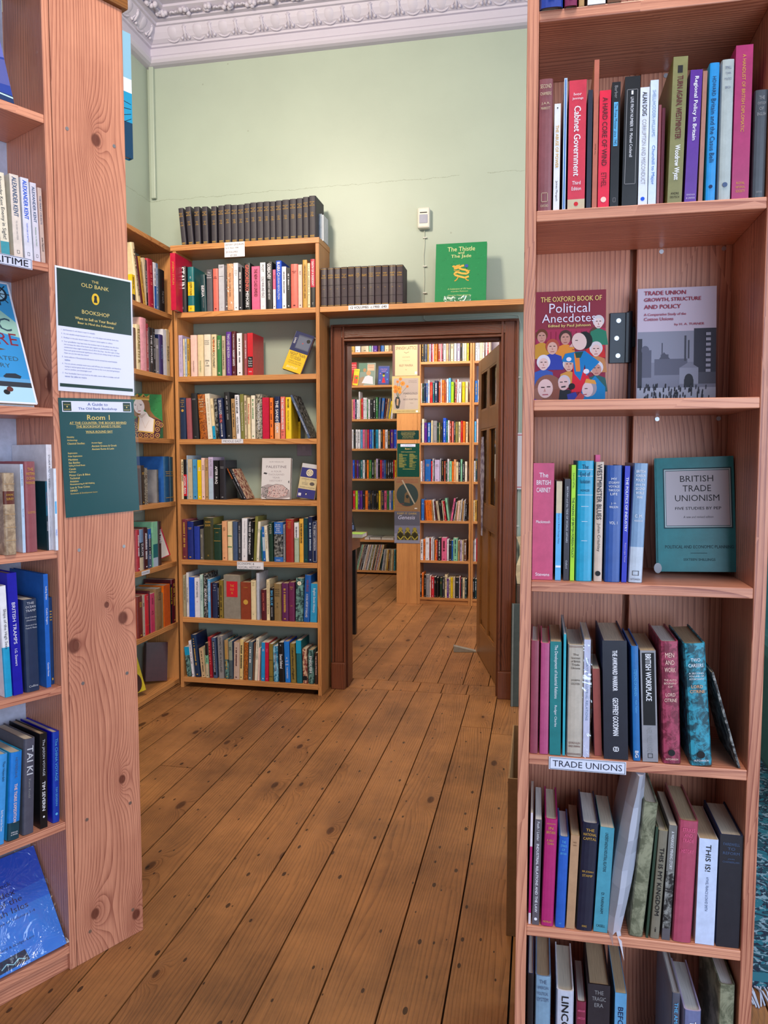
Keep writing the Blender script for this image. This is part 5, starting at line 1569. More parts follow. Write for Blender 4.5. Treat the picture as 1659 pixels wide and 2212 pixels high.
pep = [('r',.10,.375,.97,.905,'1c3c44'), ('r',.115,.385,.955,.895,'a8b4b4'), ('r',.13,.395,.94,.885,'24404a'), ('r',.135,.40,.935,.88,'b4a8ac'),
       ('t','BRITISH',.53,.81,.42,.055,'20181c'), ('t','TRADE',.53,.725,.36,.055,'20181c'), ('t','UNIONISM',.53,.64,.56,.055,'20181c'), ('t','FIVE STUDIES BY PEP',.54,.55,.58,.024,'20181c','b'), ('t','A new and revised edition',.54,.475,.38,.02,'20181c','i'),
       ('t','POLITICAL AND ECONOMIC PLANNING',.54,.215,.86,.028,'0c3038'), ('r',.43,.158,.64,.162,'0c3038'), ('t','SIXTEEN SHILLINGS',.54,.105,.40,.022,'0c3038'), ('d',.01,.03,.05,.07,'a09ca0')]
face_on(CR, 1.0872, ZC_, 948, 1448, 404, 0.125, back=9, yaw=-5, roll=-2.0, col='0c6c70', t=0.028, items=pep,
        label='teal hardback on trade unionism with a grey title panel, stood face out')
# loose plastic sleeve bulging between books
sl = MB(); rows_ = []
for j in range(11):
    f = j/10; z = 0.474 + 0.285*f
    xc = 0.142 + 0.038*f; w_ = 0.011 + 0.007*sin(f*3.1)
    rows_.append([(xc-w_, 1.335+0.02*f, z), (xc-w_*.3, 1.322+0.004*sin(j*1.9), z), (xc+w_*.3, 1.328+0.005*cos(j*1.4), z), (xc+w_, 1.337+0.02*f, z)])
for a, c_ in zip(rows_[:-1], rows_[1:]):
    for k in range(3): sl.add([a[k], a[k+1], c_[k+1], c_[k]], [(0,1,2,3)])
for a, c_ in zip(rows_[:-1], rows_[1:]):
    sl.add([a[0], c_[0], (c_[0][0]+.004, 1.47, c_[0][2]), (a[0][0]+.004, 1.47, a[0][2])], [(0,1,2,3)])
    sl.add([a[3], c_[3], (c_[3][0]-.004, 1.47, c_[3][2]), (a[3][0]-.004, 1.47, a[3][2])], [(0,1,2,3)])
t_ = rows_[-1]
sl.add([t_[0], t_[1], t_[2], t_[3], (t_[3][0]-.004,1.46,t_[3][2]+.01), (t_[0][0]-.012,1.46,t_[0][2]+.015)], [(0,1,2,3,4,5)])
b_ = rows_[0]
sl.add([b_[0], b_[1], (0.140,1.322,0.452)], [(0,1,2)]); sl.add([b_[2], b_[3], (0.158,1.318,0.432)], [(0,1,2)])
so = sl.build('plastic_sleeve', MILKY, None, smooth=True)
tag(so, 'crumpled milky plastic sleeve between the turquoise book and worn grey green one', 'plastic sleeve')
# TRADE UNIONS shelf label
def edge_label(case, z, zoom, x0, x1, items, label, hgt, drop=0.0, sb=-0.0008, **k):
    ox, oy, sc = zoom
    def udz(px):
        lo, hi = -3000.0, 6000.0
        for _ in range(40):
            mid = (lo+hi)/2
            if case.at(px, mid, sb)[1] > z: lo = mid
            else: hi = mid
        return case.at(px, (lo+hi)/2, sb)[0]
    return card(case, z-hgt-drop, z-drop, udz(ox+x0/sc), udz(ox+x1/sc), sb, items, label, **k)
frame_ = lambda c='20202c': [('l',[(.015,.06),(.985,.06),(.985,.94),(.015,.94),(.015,.06)],.006,c)]
edge_label(CR, 0.781, ZD, 255, 750, frame_()+[('t','TRADE UNIONS',.5,.5,.90,.5,'1c1c34')], 'white shelf label reading trade unions on near right bookcase', 0.022, 0.001, col='d4d8ec')
edge_label(C2, 1.400, Z2, 547, 762, frame_()+[('t','MIDDLE EAST',.5,.5,.86,.5,'282838')], 'white shelf label reading middle east on back wall bookcase', 0.024, 0.0)
edge_label(C2, 0.730, Z3, 700, 965, frame_()+[('t','ECONOMIC &',.05,.72,.6,.28,'282838','L'),('t','SOCIAL HISTORY',.05,.28,.88,.28,'282838','L')], 'white shelf label reading economic and social history', 0.042, 0.002)
edge_label(C2, 2.449, Z1, 575, 776, [('t','HISTORY OF EUROPE',.5,.83,.92,.12,'202028'),('t','by A. Alison 1848',.06,.60,.85,.12,'202028','L'),('t','20 VOLUMES',.06,.34,.66,.11,'202028','L'),('t','£125',.45,.12,.3,.13,'202028')],
           'small handwritten price card under the black history set', 0.078, 0.001, sb=-0.0055)
CB = Case((0, 3.942, 0), (1, 0, 0), 'shelf')
edge_label(CB, 2.091, (680,420,3.606), 262, 575, [('t','12 VOLUMES  c.1900  £40',.5,.5,.90,.5,'181820','b')], 'white strip with handwritten price under the twelve dark volumes', 0.024, 0.0)
edge_label(C1, 0.710, Z6, 188, 280, [('t','ECONOMICS',.5,.5,.86,.5,'383848')], 'small white label on left wall bookcase, fifth shelf edge', 0.020, 0.002)
edge_label(CA, 1.760, (0,340,7.9), -620, 545, frame_()+[('t','MARITIME',.56,.5,.78,.6,'181828','b')], 'white maritime label on the second shelf of near left bookcase', 0.024, -0.0005, col='ccd0e8')

# ---- twelve volumes and the green book on the shelf over the door
Z8 = (680,420,3.606)
xs_ = [47,99,152,204,257,311,362,413,467,521,577,634,689]
ti = ['THE/MONASTERY','HYPATIA/KINGSLEY','PICKWICK/PAPERS','TALES/OF/MYSTERY','MAXIMS','THE/VICAR/OF','ESSAYS','UNCLE/TOMS/CABIN','WESTWARD/HO!','MARY/LEWIS','VANITY/FAIR','LORNA/DOONE']
tp = [575,572,570,566,563,560,560,556,553,551,549,548]
row(CB, 2.0912, Z8, ('dark set on the shelf over the door', 'twelve dark bound volumes over the door'),
    '\n'.join('%s %g %g %g ; hb;d=.125;cn=dark plum;t=go|l|.17|.29|.8|%s~go|b|.03|.036|1|x~k|b|.45|.455|1|x~k|b|.76|.765|1|x~go|l|.54|.565|.5|XX~go|b|.97|.978|1|x' % ('3a2c34', xs_[i], xs_[i+1]-1.5, tp[i], ti[i]) for i in range(12)), sb=0.010)
dragon = [('r',0,0,1,1,'0c8048')]
for i in range(60):
    rg2 = rg.uniform
    dragon.append(('d', rg2(.03,.97), rg2(.03,.97), .012, .009, rg.choice(['0c7440','148c50'])))
cur = [(.56,.61),(.50,.60),(.46,.57),(.52,.545),(.60,.53),(.66,.50),(.62,.465),(.52,.475),(.44,.50),(.38,.49),(.38,.455),(.46,.43),(.58,.40),(.66,.42)]
dragon += [('l', cur, .042, 'c89838'), ('l', cur, .020, 'e0b850'), ('d',.42,.585,.065,.04,'d0a040',.5), ('d',.36,.60,.03,.02,'d0a040'), ('l',[(.48,.53),(.40,.52),(.36,.54)],.015,'c89838'), ('l',[(.60,.50),(.68,.52)],.018,'c89838'),
           ('l',[(.46,.43),(.42,.37),(.38,.35)],.022,'c89838'), ('l',[(.58,.40),(.62,.36),(.66,.35)],.02,'c89838'), ('l',[(.44,.60),(.48,.63)],.012,'c89838'), ('d',.61,.60,.035,.035,'3050a0'), ('l',[(.60,.58),(.62,.54)],.012,'105030'),
           ('t','The Thistle',.5,.895,.54,.075,'e0e0a0'), ('t','and',.5,.83,.12,.045,'e0e0a0'), ('t','The Jade',.5,.765,.42,.07,'e0e0a0'),
           ('t','A Celebration of 175 Years',.48,.215,.46,.026,'c8d890'), ('t','of Jardine Matheson',.48,.17,.36,.026,'c8d890'), ('t','Edited by Maggie Keswick',.48,.105,.45,.026,'c8d890')]
o = face_on(CB, 2.0922, Z8, 935, 1332, 372, 0.035, back=9, col='0c8048', t=0.022, items=dragon,
        label='large green book with a golden dragon on the shelf over the door')
st = thing('book_stand', 'clear plastic stand holding the green dragon book over the door', 'book stand', CB.pos(-0.485, 2.0912, 0.012))
MB().box(0, 0.14, -0.0015, 0, 0, 0.030).build('front_lip', FILM, st)
MB().box(0, 0.14, 0.0, 0.10, 0.0, 0.0012).build('base', FILM, st)

# ---- face-out books on the back wall case
train = [('r',0,.50,1,1,'1c2458'), ('r',.22,.58,.96,.93,'4a5068'), ('r',.25,.60,.93,.90,'606880'), ('d',.80,.83,.10,.10,'1c1c20'), ('d',.55,.74,.04,.03,'b04848'), ('r',.0,.0,1,.5,'e0b818'),
         ('t','NIGHT TRAIN',.52,.44,.84,.08,'1c1c20'), ('t','TO ODESA',.46,.345,.6,.08,'1c1c20'), ('t','COVERING THE HUMAN',.5,.255,.7,.032,'1c1c20'), ('t','COST OF RUSSIAS WAR',.5,.205,.7,.032,'1c1c20'), ('t','JEN STOUT',.45,.09,.6,.07,'f0e8c0'), ('t','Limits',.12,.76,.30,.06,'e8e8f0','v')]
face_on(C2, 1.7442, Z2, 1152, 1330, 182, 0.075, back=10, roll=19, yaw=0, col='1c2458', t=0.026, items=train,
        label='navy and yellow train book tilted face out, second shelf '+bw)
pal = [('r',0,0,1,1,'d0ccd0'), ('t','NUR MASALHA',.5,.905,.5,.032,'8c848c'), ('t','PALESTINE',.5,.785,.80,.062,'6c606c'), ('t','A FOUR',.5,.67,.36,.045,'988c94'), ('t','THOUSAND',.5,.595,.56,.045,'988c94'), ('t','YEAR',.5,.52,.26,.045,'988c94'), ('t','HISTORY',.5,.445,.44,.045,'988c94'),
       ('p',[(.0,.05),(.02,.30),(.22,.36),(.45,.34),(.62,.32),(.98,.22),(1,.05),(.7,.0),(.2,.0)],'a09498'), ('p',[(.20,.06),(.24,.28),(.50,.36),(.74,.34),(.94,.22),(.88,.08),(.55,.02)],'c0a8a8'),
       ('l',[(.20,.06),(.24,.28),(.50,.36),(.74,.34),(.94,.22),(.88,.08),(.55,.02),(.20,.06)],.012,'50484c')]
for i in range(80):
    x, z = rg.uniform(.24,.88), rg.uniform(.06,.32)
    if z > .34-.5*abs(x-.55)**1.6: continue
    pal.append(('r', x, z, x+rg.uniform(.015,.04), z+rg.uniform(.006,.018), rg.choice(['6c5c60','a04848','585058','8c7478','d8ccd0'])))
for i in range(40): 
    x, z = rg.uniform(.0,.24), rg.uniform(.02,.3); pal.append(('d', x, z, .012, .012, rg.choice(['505454','788078'])))
pal += [('p',[(.06,.62),(.10,.65),(.20,.63),(.16,.605)],'3c3c40'), ('p',[(.93,.42),(.97,.46),(.96,.38)],'3c3c40')]
face_on(C2, 1.0682, Z3, 940, 1226, 142, 0.05, back=7, col='d0ccd0', t=0.026, items=pal,
        label='pale book with a drawing of an old walled city, face out on fourth shelf')
peng = [('r',0,0,1,1,'c8b890'), ('r',0,.60,1,.88,'2c2c78'), ('r',0,0,1,.26,'2c2c78'), ('r',0,.88,1,1,'c4c4cc'), ('d',.5,.745,.20,.20,'d8ccb0'), ('l',[(.33,.745),(.5,.83),(.67,.745),(.5,.66),(.33,.745)],.015,'504c70'), ('t','PENGUIN',.5,.765,.26,.028,'302c50'), ('t','BOOKS',.5,.72,.2,.028,'302c50'),
        ('t','LAWRENCE of ARABIA',.5,.55,.8,.035,'302c40'), ('t','BY',.36,.49,.1,.025,'302c40'), ('t','RONALD',.34,.44,.34,.03,'302c40'), ('t','STORRS',.34,.395,.34,.03,'302c40'), ('d',.74,.43,.14,.10,'544c4c'), ('t','ZIONISM and PALESTINE',.5,.31,.86,.035,'302c40'),
        ('d',.5,.13,.055,.075,'14141c'), ('d',.50,.12,.03,.05,'e0dcd8'), ('r',.06,.05,.22,.13,'d0d0dc')]
face_on(C2, 1.0682, Z3, 1294, 1466, 215, 0.055, back=10, roll=8, col='c8b890', t=0.014, items=peng, hard=False,
        label='blue and cream paperback with a small penguin, face out beside right upright')
# ---- face-out books on the left wall case
queen = [('r',0,0,1,1,'2c7c40')]
for i in range(50): queen.append(('d', rg.uniform(.02,.98), rg.uniform(.4,.98), .03, .02, rg.choice(['28743a','308446'])))
queen += [('p',[(.14,.0),(.16,.30),(.22,.42),(.36,.49),(.60,.50),(.84,.45),(.99,.38),(1,.0)],'4a1c28'), ('p',[(.90,.0),(.93,.20),(1,.27),(1,0)],'1c4c2c'),
          ('p',[(.20,.60),(.22,.80),(.34,.88),(.60,.87),(.65,.80),(.67,.62),(.78,.50),(.99,.39),(.86,.43),(.66,.48),(.56,.58),(.50,.66),(.40,.50),(.30,.46),(.22,.50)],'8c6238'),
          ('p',[(.34,.47),(.31,.16),(.33,.13),(.72,.12),(.76,.43),(.62,.49),(.56,.58),(.44,.62),(.38,.52)],'e0d6d2'), ('d',.355,.715,.150,.205,'e4dad8',.10),
          ('p',[(.14,.865),(.16,1),(.24,.94),(.32,1),(.40,.93),(.48,1),(.56,.93),(.66,.985),(.64,.85),(.4,.875)],'c09440'), ('r',.15,.862,.645,.882,'e0bc60'), ('l',[(.16,.93),(.64,.915)],.012,'6c4820')]
for x in (.22,.36,.50): queen.append(('d', x, .945, .028, .02, '4c2c1c'))
queen += [('l',[(.22,.755),(.28,.76)],.008,'6c5850'), ('l',[(.36,.765),(.44,.76)],.008,'6c5850'), ('d',.255,.735,.022,.012,'504440'), ('d',.405,.742,.024,.012,'504440'), ('l',[(.32,.73),(.295,.645),(.33,.64)],.010,'b8a4a0'), ('l',[(.32,.603),(.40,.608)],.022,'b05c58'), ('p',[(.30,.50),(.42,.44),(.56,.57),(.44,.53)],'c8b8b0'),
          ('l',[(.34,.46),(.30,.17)],.035,'c8a048'), ('l',[(.73,.13),(.77,.43)],.035,'c8a048'), ('l',[(.30,.15),(.74,.12)],.035,'c8a048'), ('l',[(.42,.42),(.50,.22),(.62,.40)],.006,'c0a088')]
for x, z in ((.22,.30),(.25,.18),(.36,.06),(.52,.05),(.68,.05),(.84,.06),(.86,.34),(.84,.20),(.95,.30),(.20,.06)):
    queen += [('d', x, z, .065, .065, 'c8a048'), ('d', x, z, .050, .050, '5c2030'), ('d', x, z, .014, .014, 'd8b868')]
def cp(px, X, z): return pt_on(px, (X, 0, 0), Vector((1, 0, 0)), z)
q1 = cp(352.5, -2.022, 1.404)
face_free(Vector((q1.x-.135, q1.y-.142, 0)), q1, 1.404, 0.238, back=3, col='2c7c40', t=0.02, items=queen,
        label='green book with a painted crowned lady, face out on left wall bookcase')
whr = [('r',0,0,1,1,'c01c3c'), ('r',.03,.02,.94,.98,'d8ccc0'), ('r',.15,.86,.7,.88,'484048'), ('r',.15,.72,.5,.745,'c03040'), ('r',.30,.62,.5,.64,'484048'), ('t','JOHN',.45,.55,.5,.05,'303030','b'), ('r',.1,.44,.85,.448,'484048'), ('t','THE KING',.35,.36,.5,.03,'c03040'), ('t','OF EUROPE',.35,.30,.4,.03,'c03040'), ('t','BATTLE',.35,.14,.5,.03,'c03040')]
q1 = cp(370.5, -2.03, 0.711)
face_free(Vector((q1.x-.07, q1.y-.11, 0)), q1, 0.711, 0.205, back=6, roll=-16, col='c01c3c', t=0.022, items=whr,
        label='white and red book tilted face out at the corner of left wall bookcase')
q1 = cp(317, -2.03, 0.031)
face_free(Vector((q1.x-.10, q1.y-.13, 0)), q1, 0.031, 0.26, back=8, roll=-11, col='c8b018', t=0.012, items=[('d',.68,.22,.26,.34,'3c1c14'),('d',.5,.30,.2,.2,'5c3018')],
        label='yellow book with a brown figure, bottom shelf of left wall bookcase')
q0, q1 = cp(314, -2.125, 0.031), cp(361, -2.045, 0.031)
face_free(q0, q1, 0.031, 0.215, back=12, roll=8, col='4a1c20', t=0.03, items=[('l',[(.06,.04),(.94,.04),(.94,.96),(.06,.96),(.06,.04)],.004,'5c2a2c')],
        label='plain maroon book leaning face out, bottom shelf of left wall bookcase')

# ---- near left bookcase (sailing books)
LA, LB, LC, LD = (0,340,7.9), (0,880,6.507), (0,1200,6.507), (0,1520,6.506)
nl = 'of near left bookcase'
row(CA, 1.7602, LA, ('second shelf '+nl, 'sea story paperbacks '+nl), '''
iv 28 178 270 -60 ; pb;bands=.83:1:aq;t=kk|v|.04|.4|.4|Alexander Kent~kk|v|.42|.8|.6|Enemy in Sight!
iv 244 402 310 -40 ; pb;flat;bands=0:1:ddd0c8;t=sl|V|.03|.5|.55|ALEXANDER KENT~gy|v|.55|.78|.2|TO GLORY WE STEER~kk|f|.905|.945|.32|x;cn=ivory, broad
w 430 572 368 -40 ; pb;flat;bands=0:1:d4d4e4;t=hb|V|.03|.5|.55|ALEXANDER KENT~hb|v|.55|.78|.2|FORM LINE OF BATTLE~kk|f|.905|.945|.32|x;cn=white, blue lettered
w 590 698 450 -40 ; pb;flat;bands=0:1:d0ccdc;t=sl|V|.05|.5|.5|ALEXANDER KENT~gn|v|.56|.8|.22|PASSAGE TO MUTINY~kk|f|.905|.945|.34|x
pp 712 790 535 -35 ; pb;bands=0:1:c8b0a8;t=sl|v|.04|.55|.5|THE MARY CELESTE~k|V|.6|.9|.5|John Maxwell
''', depth=.11, sb=.012)
row(CA, 1.0742, LB, ('fourth shelf '+nl, 'ship books on the fourth shelf '+nl), '''
be 78 244 925 ; hb;mat=calf;sb=-.004;d=.15;bands=.22:.38:5c2418;t=go|l|.24|.34|.7|ECONOMIC/SURVEY~tn|b|.13|.135|1|x~tn|b|.5|.505|1|x~tn|b|.66|.665|1|x~tn|b|.82|.825|1|x;cn=mottled calf
w 320 366 800 ; pb;flat;bands=0:1:b4cce8;t=sl|v|.05|.25|.4|MARITIME BRITAIN~sl|v|.5|.6|.35|David Rubin;cn=pale blue slim;d=.16
rs 372 538 762 ; hb;bands=0:1:8c4850;t=go|l|.06|.26|.85|THE/WESTERN/OCEAN/PASSENGER~go|l|.54|.58|.75|LLOYD
dt 662 692 1040 ; pb;bands=0:.5:1c5c74,.5:1:0c2c38;t=rs|v|.06|.45|.5|BARRY UNSWORTH~w|v|.5|.8|.4|SACRED HUNGER
rb 704 737 1005 ; pb;bands=0:1:0c2c98;t=w|v|.05|.45|.4|WHITE PLANES~w|v|.5|.72|.35|GEORGE OLAN
w 742 822 525 ; hb;flat;d=.175;bands=0:1:dcdce8;t=kk|v|.09|.43|.35|STORM AND COMPANY;cn=tall white
w 862 902 860 ; pb;flat;sb=-.006;bands=0:1:dce4f4;t=lb|b|.4|.55|.7|x~hb|v|.68|.88|.6|SAILS
''', depth=.16, sb=.012)
row(CA, 0.7362, LC, ('fifth shelf '+nl, 'blue ship books on the fifth shelf '+nl), '''
w 78 188 425 -42 ; hb;bands=.55:1:cy;t=k|v|.15|.62|.5|Ships of the High Seas;ink=k;cn=white to bright blue
rb 196 330 242 -40 ; hb;flat;bands=0:1:0808a0;t=w|v|.24|.58|.4|BRITISH TRAMPS~w|v|.62|.76|.3|I.G. Stewart
nv 366 570 610 -8 ; hb;bands=0:1:1c2c4c;t=sv|l|.02|.14|.85|THE/OCEAN/TRAMP~sv|l|.18|.24|.85|Frank C.Hendry/(Shalimar)~sv|l|.265|.32|.85|Illustrated by/Frank H. Mason~sv|l|.92|.955|.7|Collins
bl 655 722 258 0 ; hb;flat;d=.18;bands=0:1:0c5cb8;t=w|v|.08|.25|.5|Sailing Ships~w|v|.28|.46|.5|Cedric Rogers~w|v|.78|.9|.4|Camden House
nv 748 812 580 0 ; hb;d=.12;bands=0:1:0c3464;sb=.03
''', depth=.16, sb=.014)
row(CA, 0.3892, LD, ('sixth shelf '+nl, 'voyage books on the sixth shelf '+nl), '''
lb -60 62 700 95 ; hb;bands=0:1:3c94dc;t=k|v|.08|.3|.4|Thor Heyerdahl~w|v|.62|.85|.4|Early Man and the Ocean
cy 98 276 672 85 ; hb;bands=0:1:1478d0,.8:1:0c3c4c;t=sl|v|.06|.3|.22|HEYERDAHL~pp|V|.36|.8|.26|THE TIGRIS EXPEDITION~w|l|.9|.95|.6|GEORGE ALLEN/& UNWIN
dg 318 478 482 64 ; hb;bands=0:1:4c4c5c;t=sv|V|.07|.38|.6|TAI KI~gy|v|.42|.62|.22|Kuno Knobl;cn=dull violet grey
k 562 668 410 34 ; hb;flat;bands=0:1:08080c;t=sv|v|.03|.48|.45|The JASON VOYAGE~w|V|.5|.82|.45|TIM SEVERIN~w|o|.86|.9|.3|x
rb 740 886 382 34 ; hb;bands=0:1:0c38a8;t=lb|v|.06|.55|.4|The CHINA VOYAGE~lb|v|.6|.82|.3|TIM SEVERIN~lb|o|.87|.94|.4|x;sb=.016
''', depth=.165, sb=.012)
def apt(px, z, sb=0.0): return pt_on(px, CA.o - CA.n*sb, CA.n, z)
def a_face(px_r, z, sb0, W, H, **k):
    q1 = apt(px_r, z, sb0); d = CA.u
    return face_free(q1 - d*W, q1, z, H, **k)
a_face(31, 2.102, .012, .20, .29, back=20, roll=0, col='2c3470', t=0.012, hard=False,
       items=[('r',0,0,1,1,'1c3c98'), ('p',[(0,.3),(1,.42),(1,.62),(0,.55)],'6068b8'), ('p',[(0,.1),(1,.16),(1,.40),(0,.28)],'5058a0'), ('r',0,0,1,.07,'0c3060'), ('l',[(.3,.08),(1,.05)],.02,'b8d8e0')],
       label='blue and violet sea book face out on the top shelf of near left bookcase')
arc = [('r',0,0,1,1,'2c8ccc'), ('p',[(.5,1),(1,1),(1,.62),(.8,.68)],'3c98d0'), ('p',[(.6,.70),(.8,.78),(1,.66),(1,.54),(.7,.58)],'98c4b8'), ('t','ARCTIC',.52,.64,.80,.11,'2c4c5c'), ('t','EXPLORE',.52,.52,.86,.10,'7c2038'), ('p',[(.5,.44),(.56,.47),(.66,.45),(.80,.43),(.72,.42),(.5,.425)],'5c5040'),
       ('t','AN ILLUSTRATED',.55,.36,.72,.035,'2c4c5c'), ('t','HISTORY',.62,.30,.4,.035,'2c4c5c'), ('p',[(.70,.21),(.74,.235),(.84,.24),(.9,.22),(.88,.20),(.72,.20)],'1c2c3c'), ('r',0,.17,1,.20,'5c9ccc'), ('r',0,.13,1,.17,'28303c'), ('r',0,.0,1,.13,'a8d0e8'), ('t','OXFORD',.34,.075,.5,.05,'2c4c6c'),
       ('d',.70,.085,.035,.03,'14181c'), ('d',.74,.11,.035,.03,'5c2c28'), ('d',.86,.90,.10,.10,'1c2c3c'), ('d',.86,.90,.075,.075,'a0c8dc'), ('d',.86,.90,.03,.03,'1c2c3c')]
for i in range(8):
    a = 2*pi*i/8; arc.append(('l', [(.86,.90),(.86+.13*cos(a),.90+.10*sin(a))], .012, '1c2c3c'))
arc.append(('l', [(.005,.004),(.995,.004),(.995,.996),(.005,.996),(.005,.004)], .02, 'e0e0ec'))
a_face(81, 1.418, .008, .22, .325, back=23, roll=0, col='d8d8e4', t=0.018, items=arc,
       label='light blue polar history book face out on the third shelf of near left bookcase')
atl = [('r',0,0,1,1,'1c68d8'), ('p',[(0,.62),(1,.66),(1,1),(0,1)],'0c50c8'), ('r',0,.0,1,.5,'2c7ce0'), ('t','The Shipwreck',.42,.74,.62,.055,'0c1c48'), ('t','Index',.56,.66,.28,.055,'0c1c48'), ('t','of the',.60,.58,.26,.055,'0c1c48'), ('t','British Isles',.52,.50,.62,.055,'0c1c48'), ('t','Index to Volumes 1-4',.6,.42,.5,.025,'0c1c48'),
       ('t','Richard & Bridget Larn',.52,.20,.62,.03,'0c1c48'), ('p',[(.30,.02),(.62,.03),(.60,.13),(.30,.12)],'0c2444'), ('l',[(.34,.05),(.4,.08),(.46,.05),(.52,.08),(.58,.05)],.01,'8cc4d8')]
a_face(144, 0.064, .004, .24, .258, back=37, roll=0, col='1c68d8', t=0.014, items=atl, wrap=True, hard=False,
       label='bright blue plastic wrapped shipwreck index face out at the lower left')
# blue-covered tall book poking out beyond the post, and a paper slip
MBb = Matrix.Rotation(atan2(CA.u.y, CA.u.x), 4, 'Z')
p = CA.pos(0.0, 2.0806, 0.024)
r = thing('book', 'tall turquoise picture book jutting out beyond the top of the left post', 'book', p, MBb)
MB().box(0.10, 0.243, 0, 0.002, 0, 0.315).box(0.10, 0.243, 0.016, 0.018, 0, 0.315).box(0.241, 0.243, 0.002, 0.016, 0, 0.315).build('cover', paint('1888b8', .3), r)
MB().box(0.10, 0.239, 0.0022, 0.0158, 0.003, 0.312).build('pages', PAGES[1], r)
pic = MB(); ml = [flat('88b8d0'), flat('1c94c0'), flat('0c3c5c'), flat('d8e0e8'), flat('14202c')]
for z0, z1, m_ in ((.20,.315,0),(.165,.20,3),(.09,.165,1),(.0,.09,2)):
    pic.add([(.206,-.0004,z0),(.243,-.0004,z0),(.243,-.0004,z1),(.206,-.0004,z1)], [(0,1,2,3)], m_)
for k in range(4):
    pic.add([(.208,-.0006,.08+.02*k),(.240,-.0006,.10+.012*k),(.240,-.0006,.1015+.012*k),(.208,-.0006,.082+.02*k)], [(0,1,2,3)], 4)
pic.build('cover_picture', ml, r)
o = MB().box(0.196, 0.2095, 0.03, 0.0308, 0, 0.035).build('paper_slip', flat('e8e4e0'), None)
o.matrix_world = Matrix.Translation(CA.pos(0, 0.365, 0.0)) @ MBb
tag(o, 'small white paper slip poking out low behind the left post', 'paper slip')

# ---- the two notices on the post
yl, gr = 'd8c070', '0c3430'
W, H = 0.209, 0.297
rp = thing('notice_sheet', 'laminated green and white notice about selling books, higher of the two', 'notice', CA.pos(0.003, 1.461, -0.0022), CA.R)
MB().box(0, W, -0.0008, 0, 0, H).build('card', flat('dcdff2', .3), rp)
it = [('r',.02,.525,.98,.985,gr), ('r',.02,.035,.98,.062,gr), ('r',.0,.985,1,1,'e8eaf6'),
      ('t','THE',.50,.925,.09,.02,yl), ('t','OLD BANK',.50,.885,.36,.032,yl), ('d',.50,.785,.050,.068,'e0b820'), ('d',.50,.80,.019,.021,'14181c'), ('p',[(.487,.80),(.475,.755),(.525,.755),(.513,.80)],'14181c'),
      ('t','BOOKSHOP',.50,.665,.36,.032,yl), ('t','Want to Sell us Your Books?',.50,.607,.54,.022,yl,'b'), ('t','Bear in Mind the Following:',.50,.567,.52,.022,yl,'b')]
lines = ["1.  Just because it's old doesn't mean it's valuable", None, "2.  It's not valuable simply because it's rare - so is the plague and nobody wants that.", None, "3.  Finding it in the attic doesn't make it 'treasure' (same applies to cellars)", None,
         "4.  Your grandfather may have been the loveliest man on the planet, but this does", "     not increase the value of his books (also applies to grandmothers etc); huge", "     sentimental value might translate into £1.50 in the shop - but then again, if they",
         "     have such great sentimental significance, what are you doing trying to sell them?", "     How can you live with the shame?", None, "5.  Some editions of Encyclopaedia Britannica can be turned into novel bedside", "     tables", None,
         "6.  You are almost certainly much more well off than your bookseller, and therefore", "     trying to extract great wads of cash from him or her is on one level grotesque,", "     and on another, just downright cruel", None, "7.  Your bookseller has to put food on the table, cannot afford a holiday, and will", "     never be able to retire"]
z = .495
for ln in lines:
    if ln is None: z -= .008; continue
    x = .055 if ln[0].isdigit() else .085
    it.append(('t', ln.strip(), x, z, .90, .0145, '4858a8', 'L')); z -= .0232
art(rp, W, H, -0.001, it, 'print')
MB().box(-0.004, W+0.004, -0.0022, -0.0019, -0.004, H+0.004).build('laminate', CLEAR, rp)
W, H = 0.207, 0.292
rg_ = CA.R @ Matrix.Rotation(radians(-1.8), 4, 'Y')
rp = thing('notice_sheet', 'laminated green room guide notice, lower of the two on the post', 'notice', CA.pos(0.013, 1.152, -0.0022), CA.R @ Matrix.Rotation(radians(-2.2), 4, 'Y'))
MB().box(0, W, -0.0008, 0, 0, H).build('card', flat('03484e', .45), rp)
it = [('r',.04,.885,.96,.975,'dcdff2'), ('r',.05,.892,.155,.968,gr), ('r',.845,.892,.95,.968,gr), ('t','A Guide to',.5,.950,.27,.025,'2c48a0','b'), ('t','The Old Bank Bookshop',.5,.910,.58,.027,'2c48a0','b'), ('t','Room 1',.5,.838,.30,.042,yl,'b')]
for x in (.1025, .8975): it += [('t','THE OLD BANK',x,.945,.08,.009,yl), ('d',x,.928,.008,.009,yl), ('t','BOOKSHOP',x,.905,.08,.009,yl)]
for s_, zc, ww in (('AT THE COUNTER: THE BOOKS BEHIND',.792,.76), ("THE BOOKSHOP BAND'S MUSIC",.762,.60), ('WALK-ROUND BAY',.716,.36)):
    it += [('t', s_, .5, zc, ww, .0195, yl, 'b'), ('r', .5-ww/2, zc-.0135, .5+ww/2, zc-.0115, yl)]
z = .672
for s_, x in (('Heraldry',0),('Archaeology',0),('Classical Studies:',0),('Ancient Egypt',1),('Ancient Greece & Greek',2),('Ancient Rome & Latin',2),('Exploration',0),('Polar Exploration',0),('Maritime',0),('Sea Battles',0),('Sailing & Small Boats',0),('Canals',0),('Railways',0),('Motor Cars & Bikes',0),('Technical',0),('Aviation',0),('Mountaineering & Hill Walking',0),('Law & True Crime',0),('HMSO',0),('Economics & Development Issues',0)):
    if x == 1: z += .0262
    it.append(('t', s_, .075 if x == 0 else .385, z, .7, .0165, yl, 'bL')); z -= .0262 if s_ != 'Ancient Rome & Latin' else .030
art(rp, W, H, -0.001, it, 'print')
MB().box(-0.006, W+0.008, -0.0022, -0.0019, -0.006, H+0.004).build('laminate', CLEAR, rp)

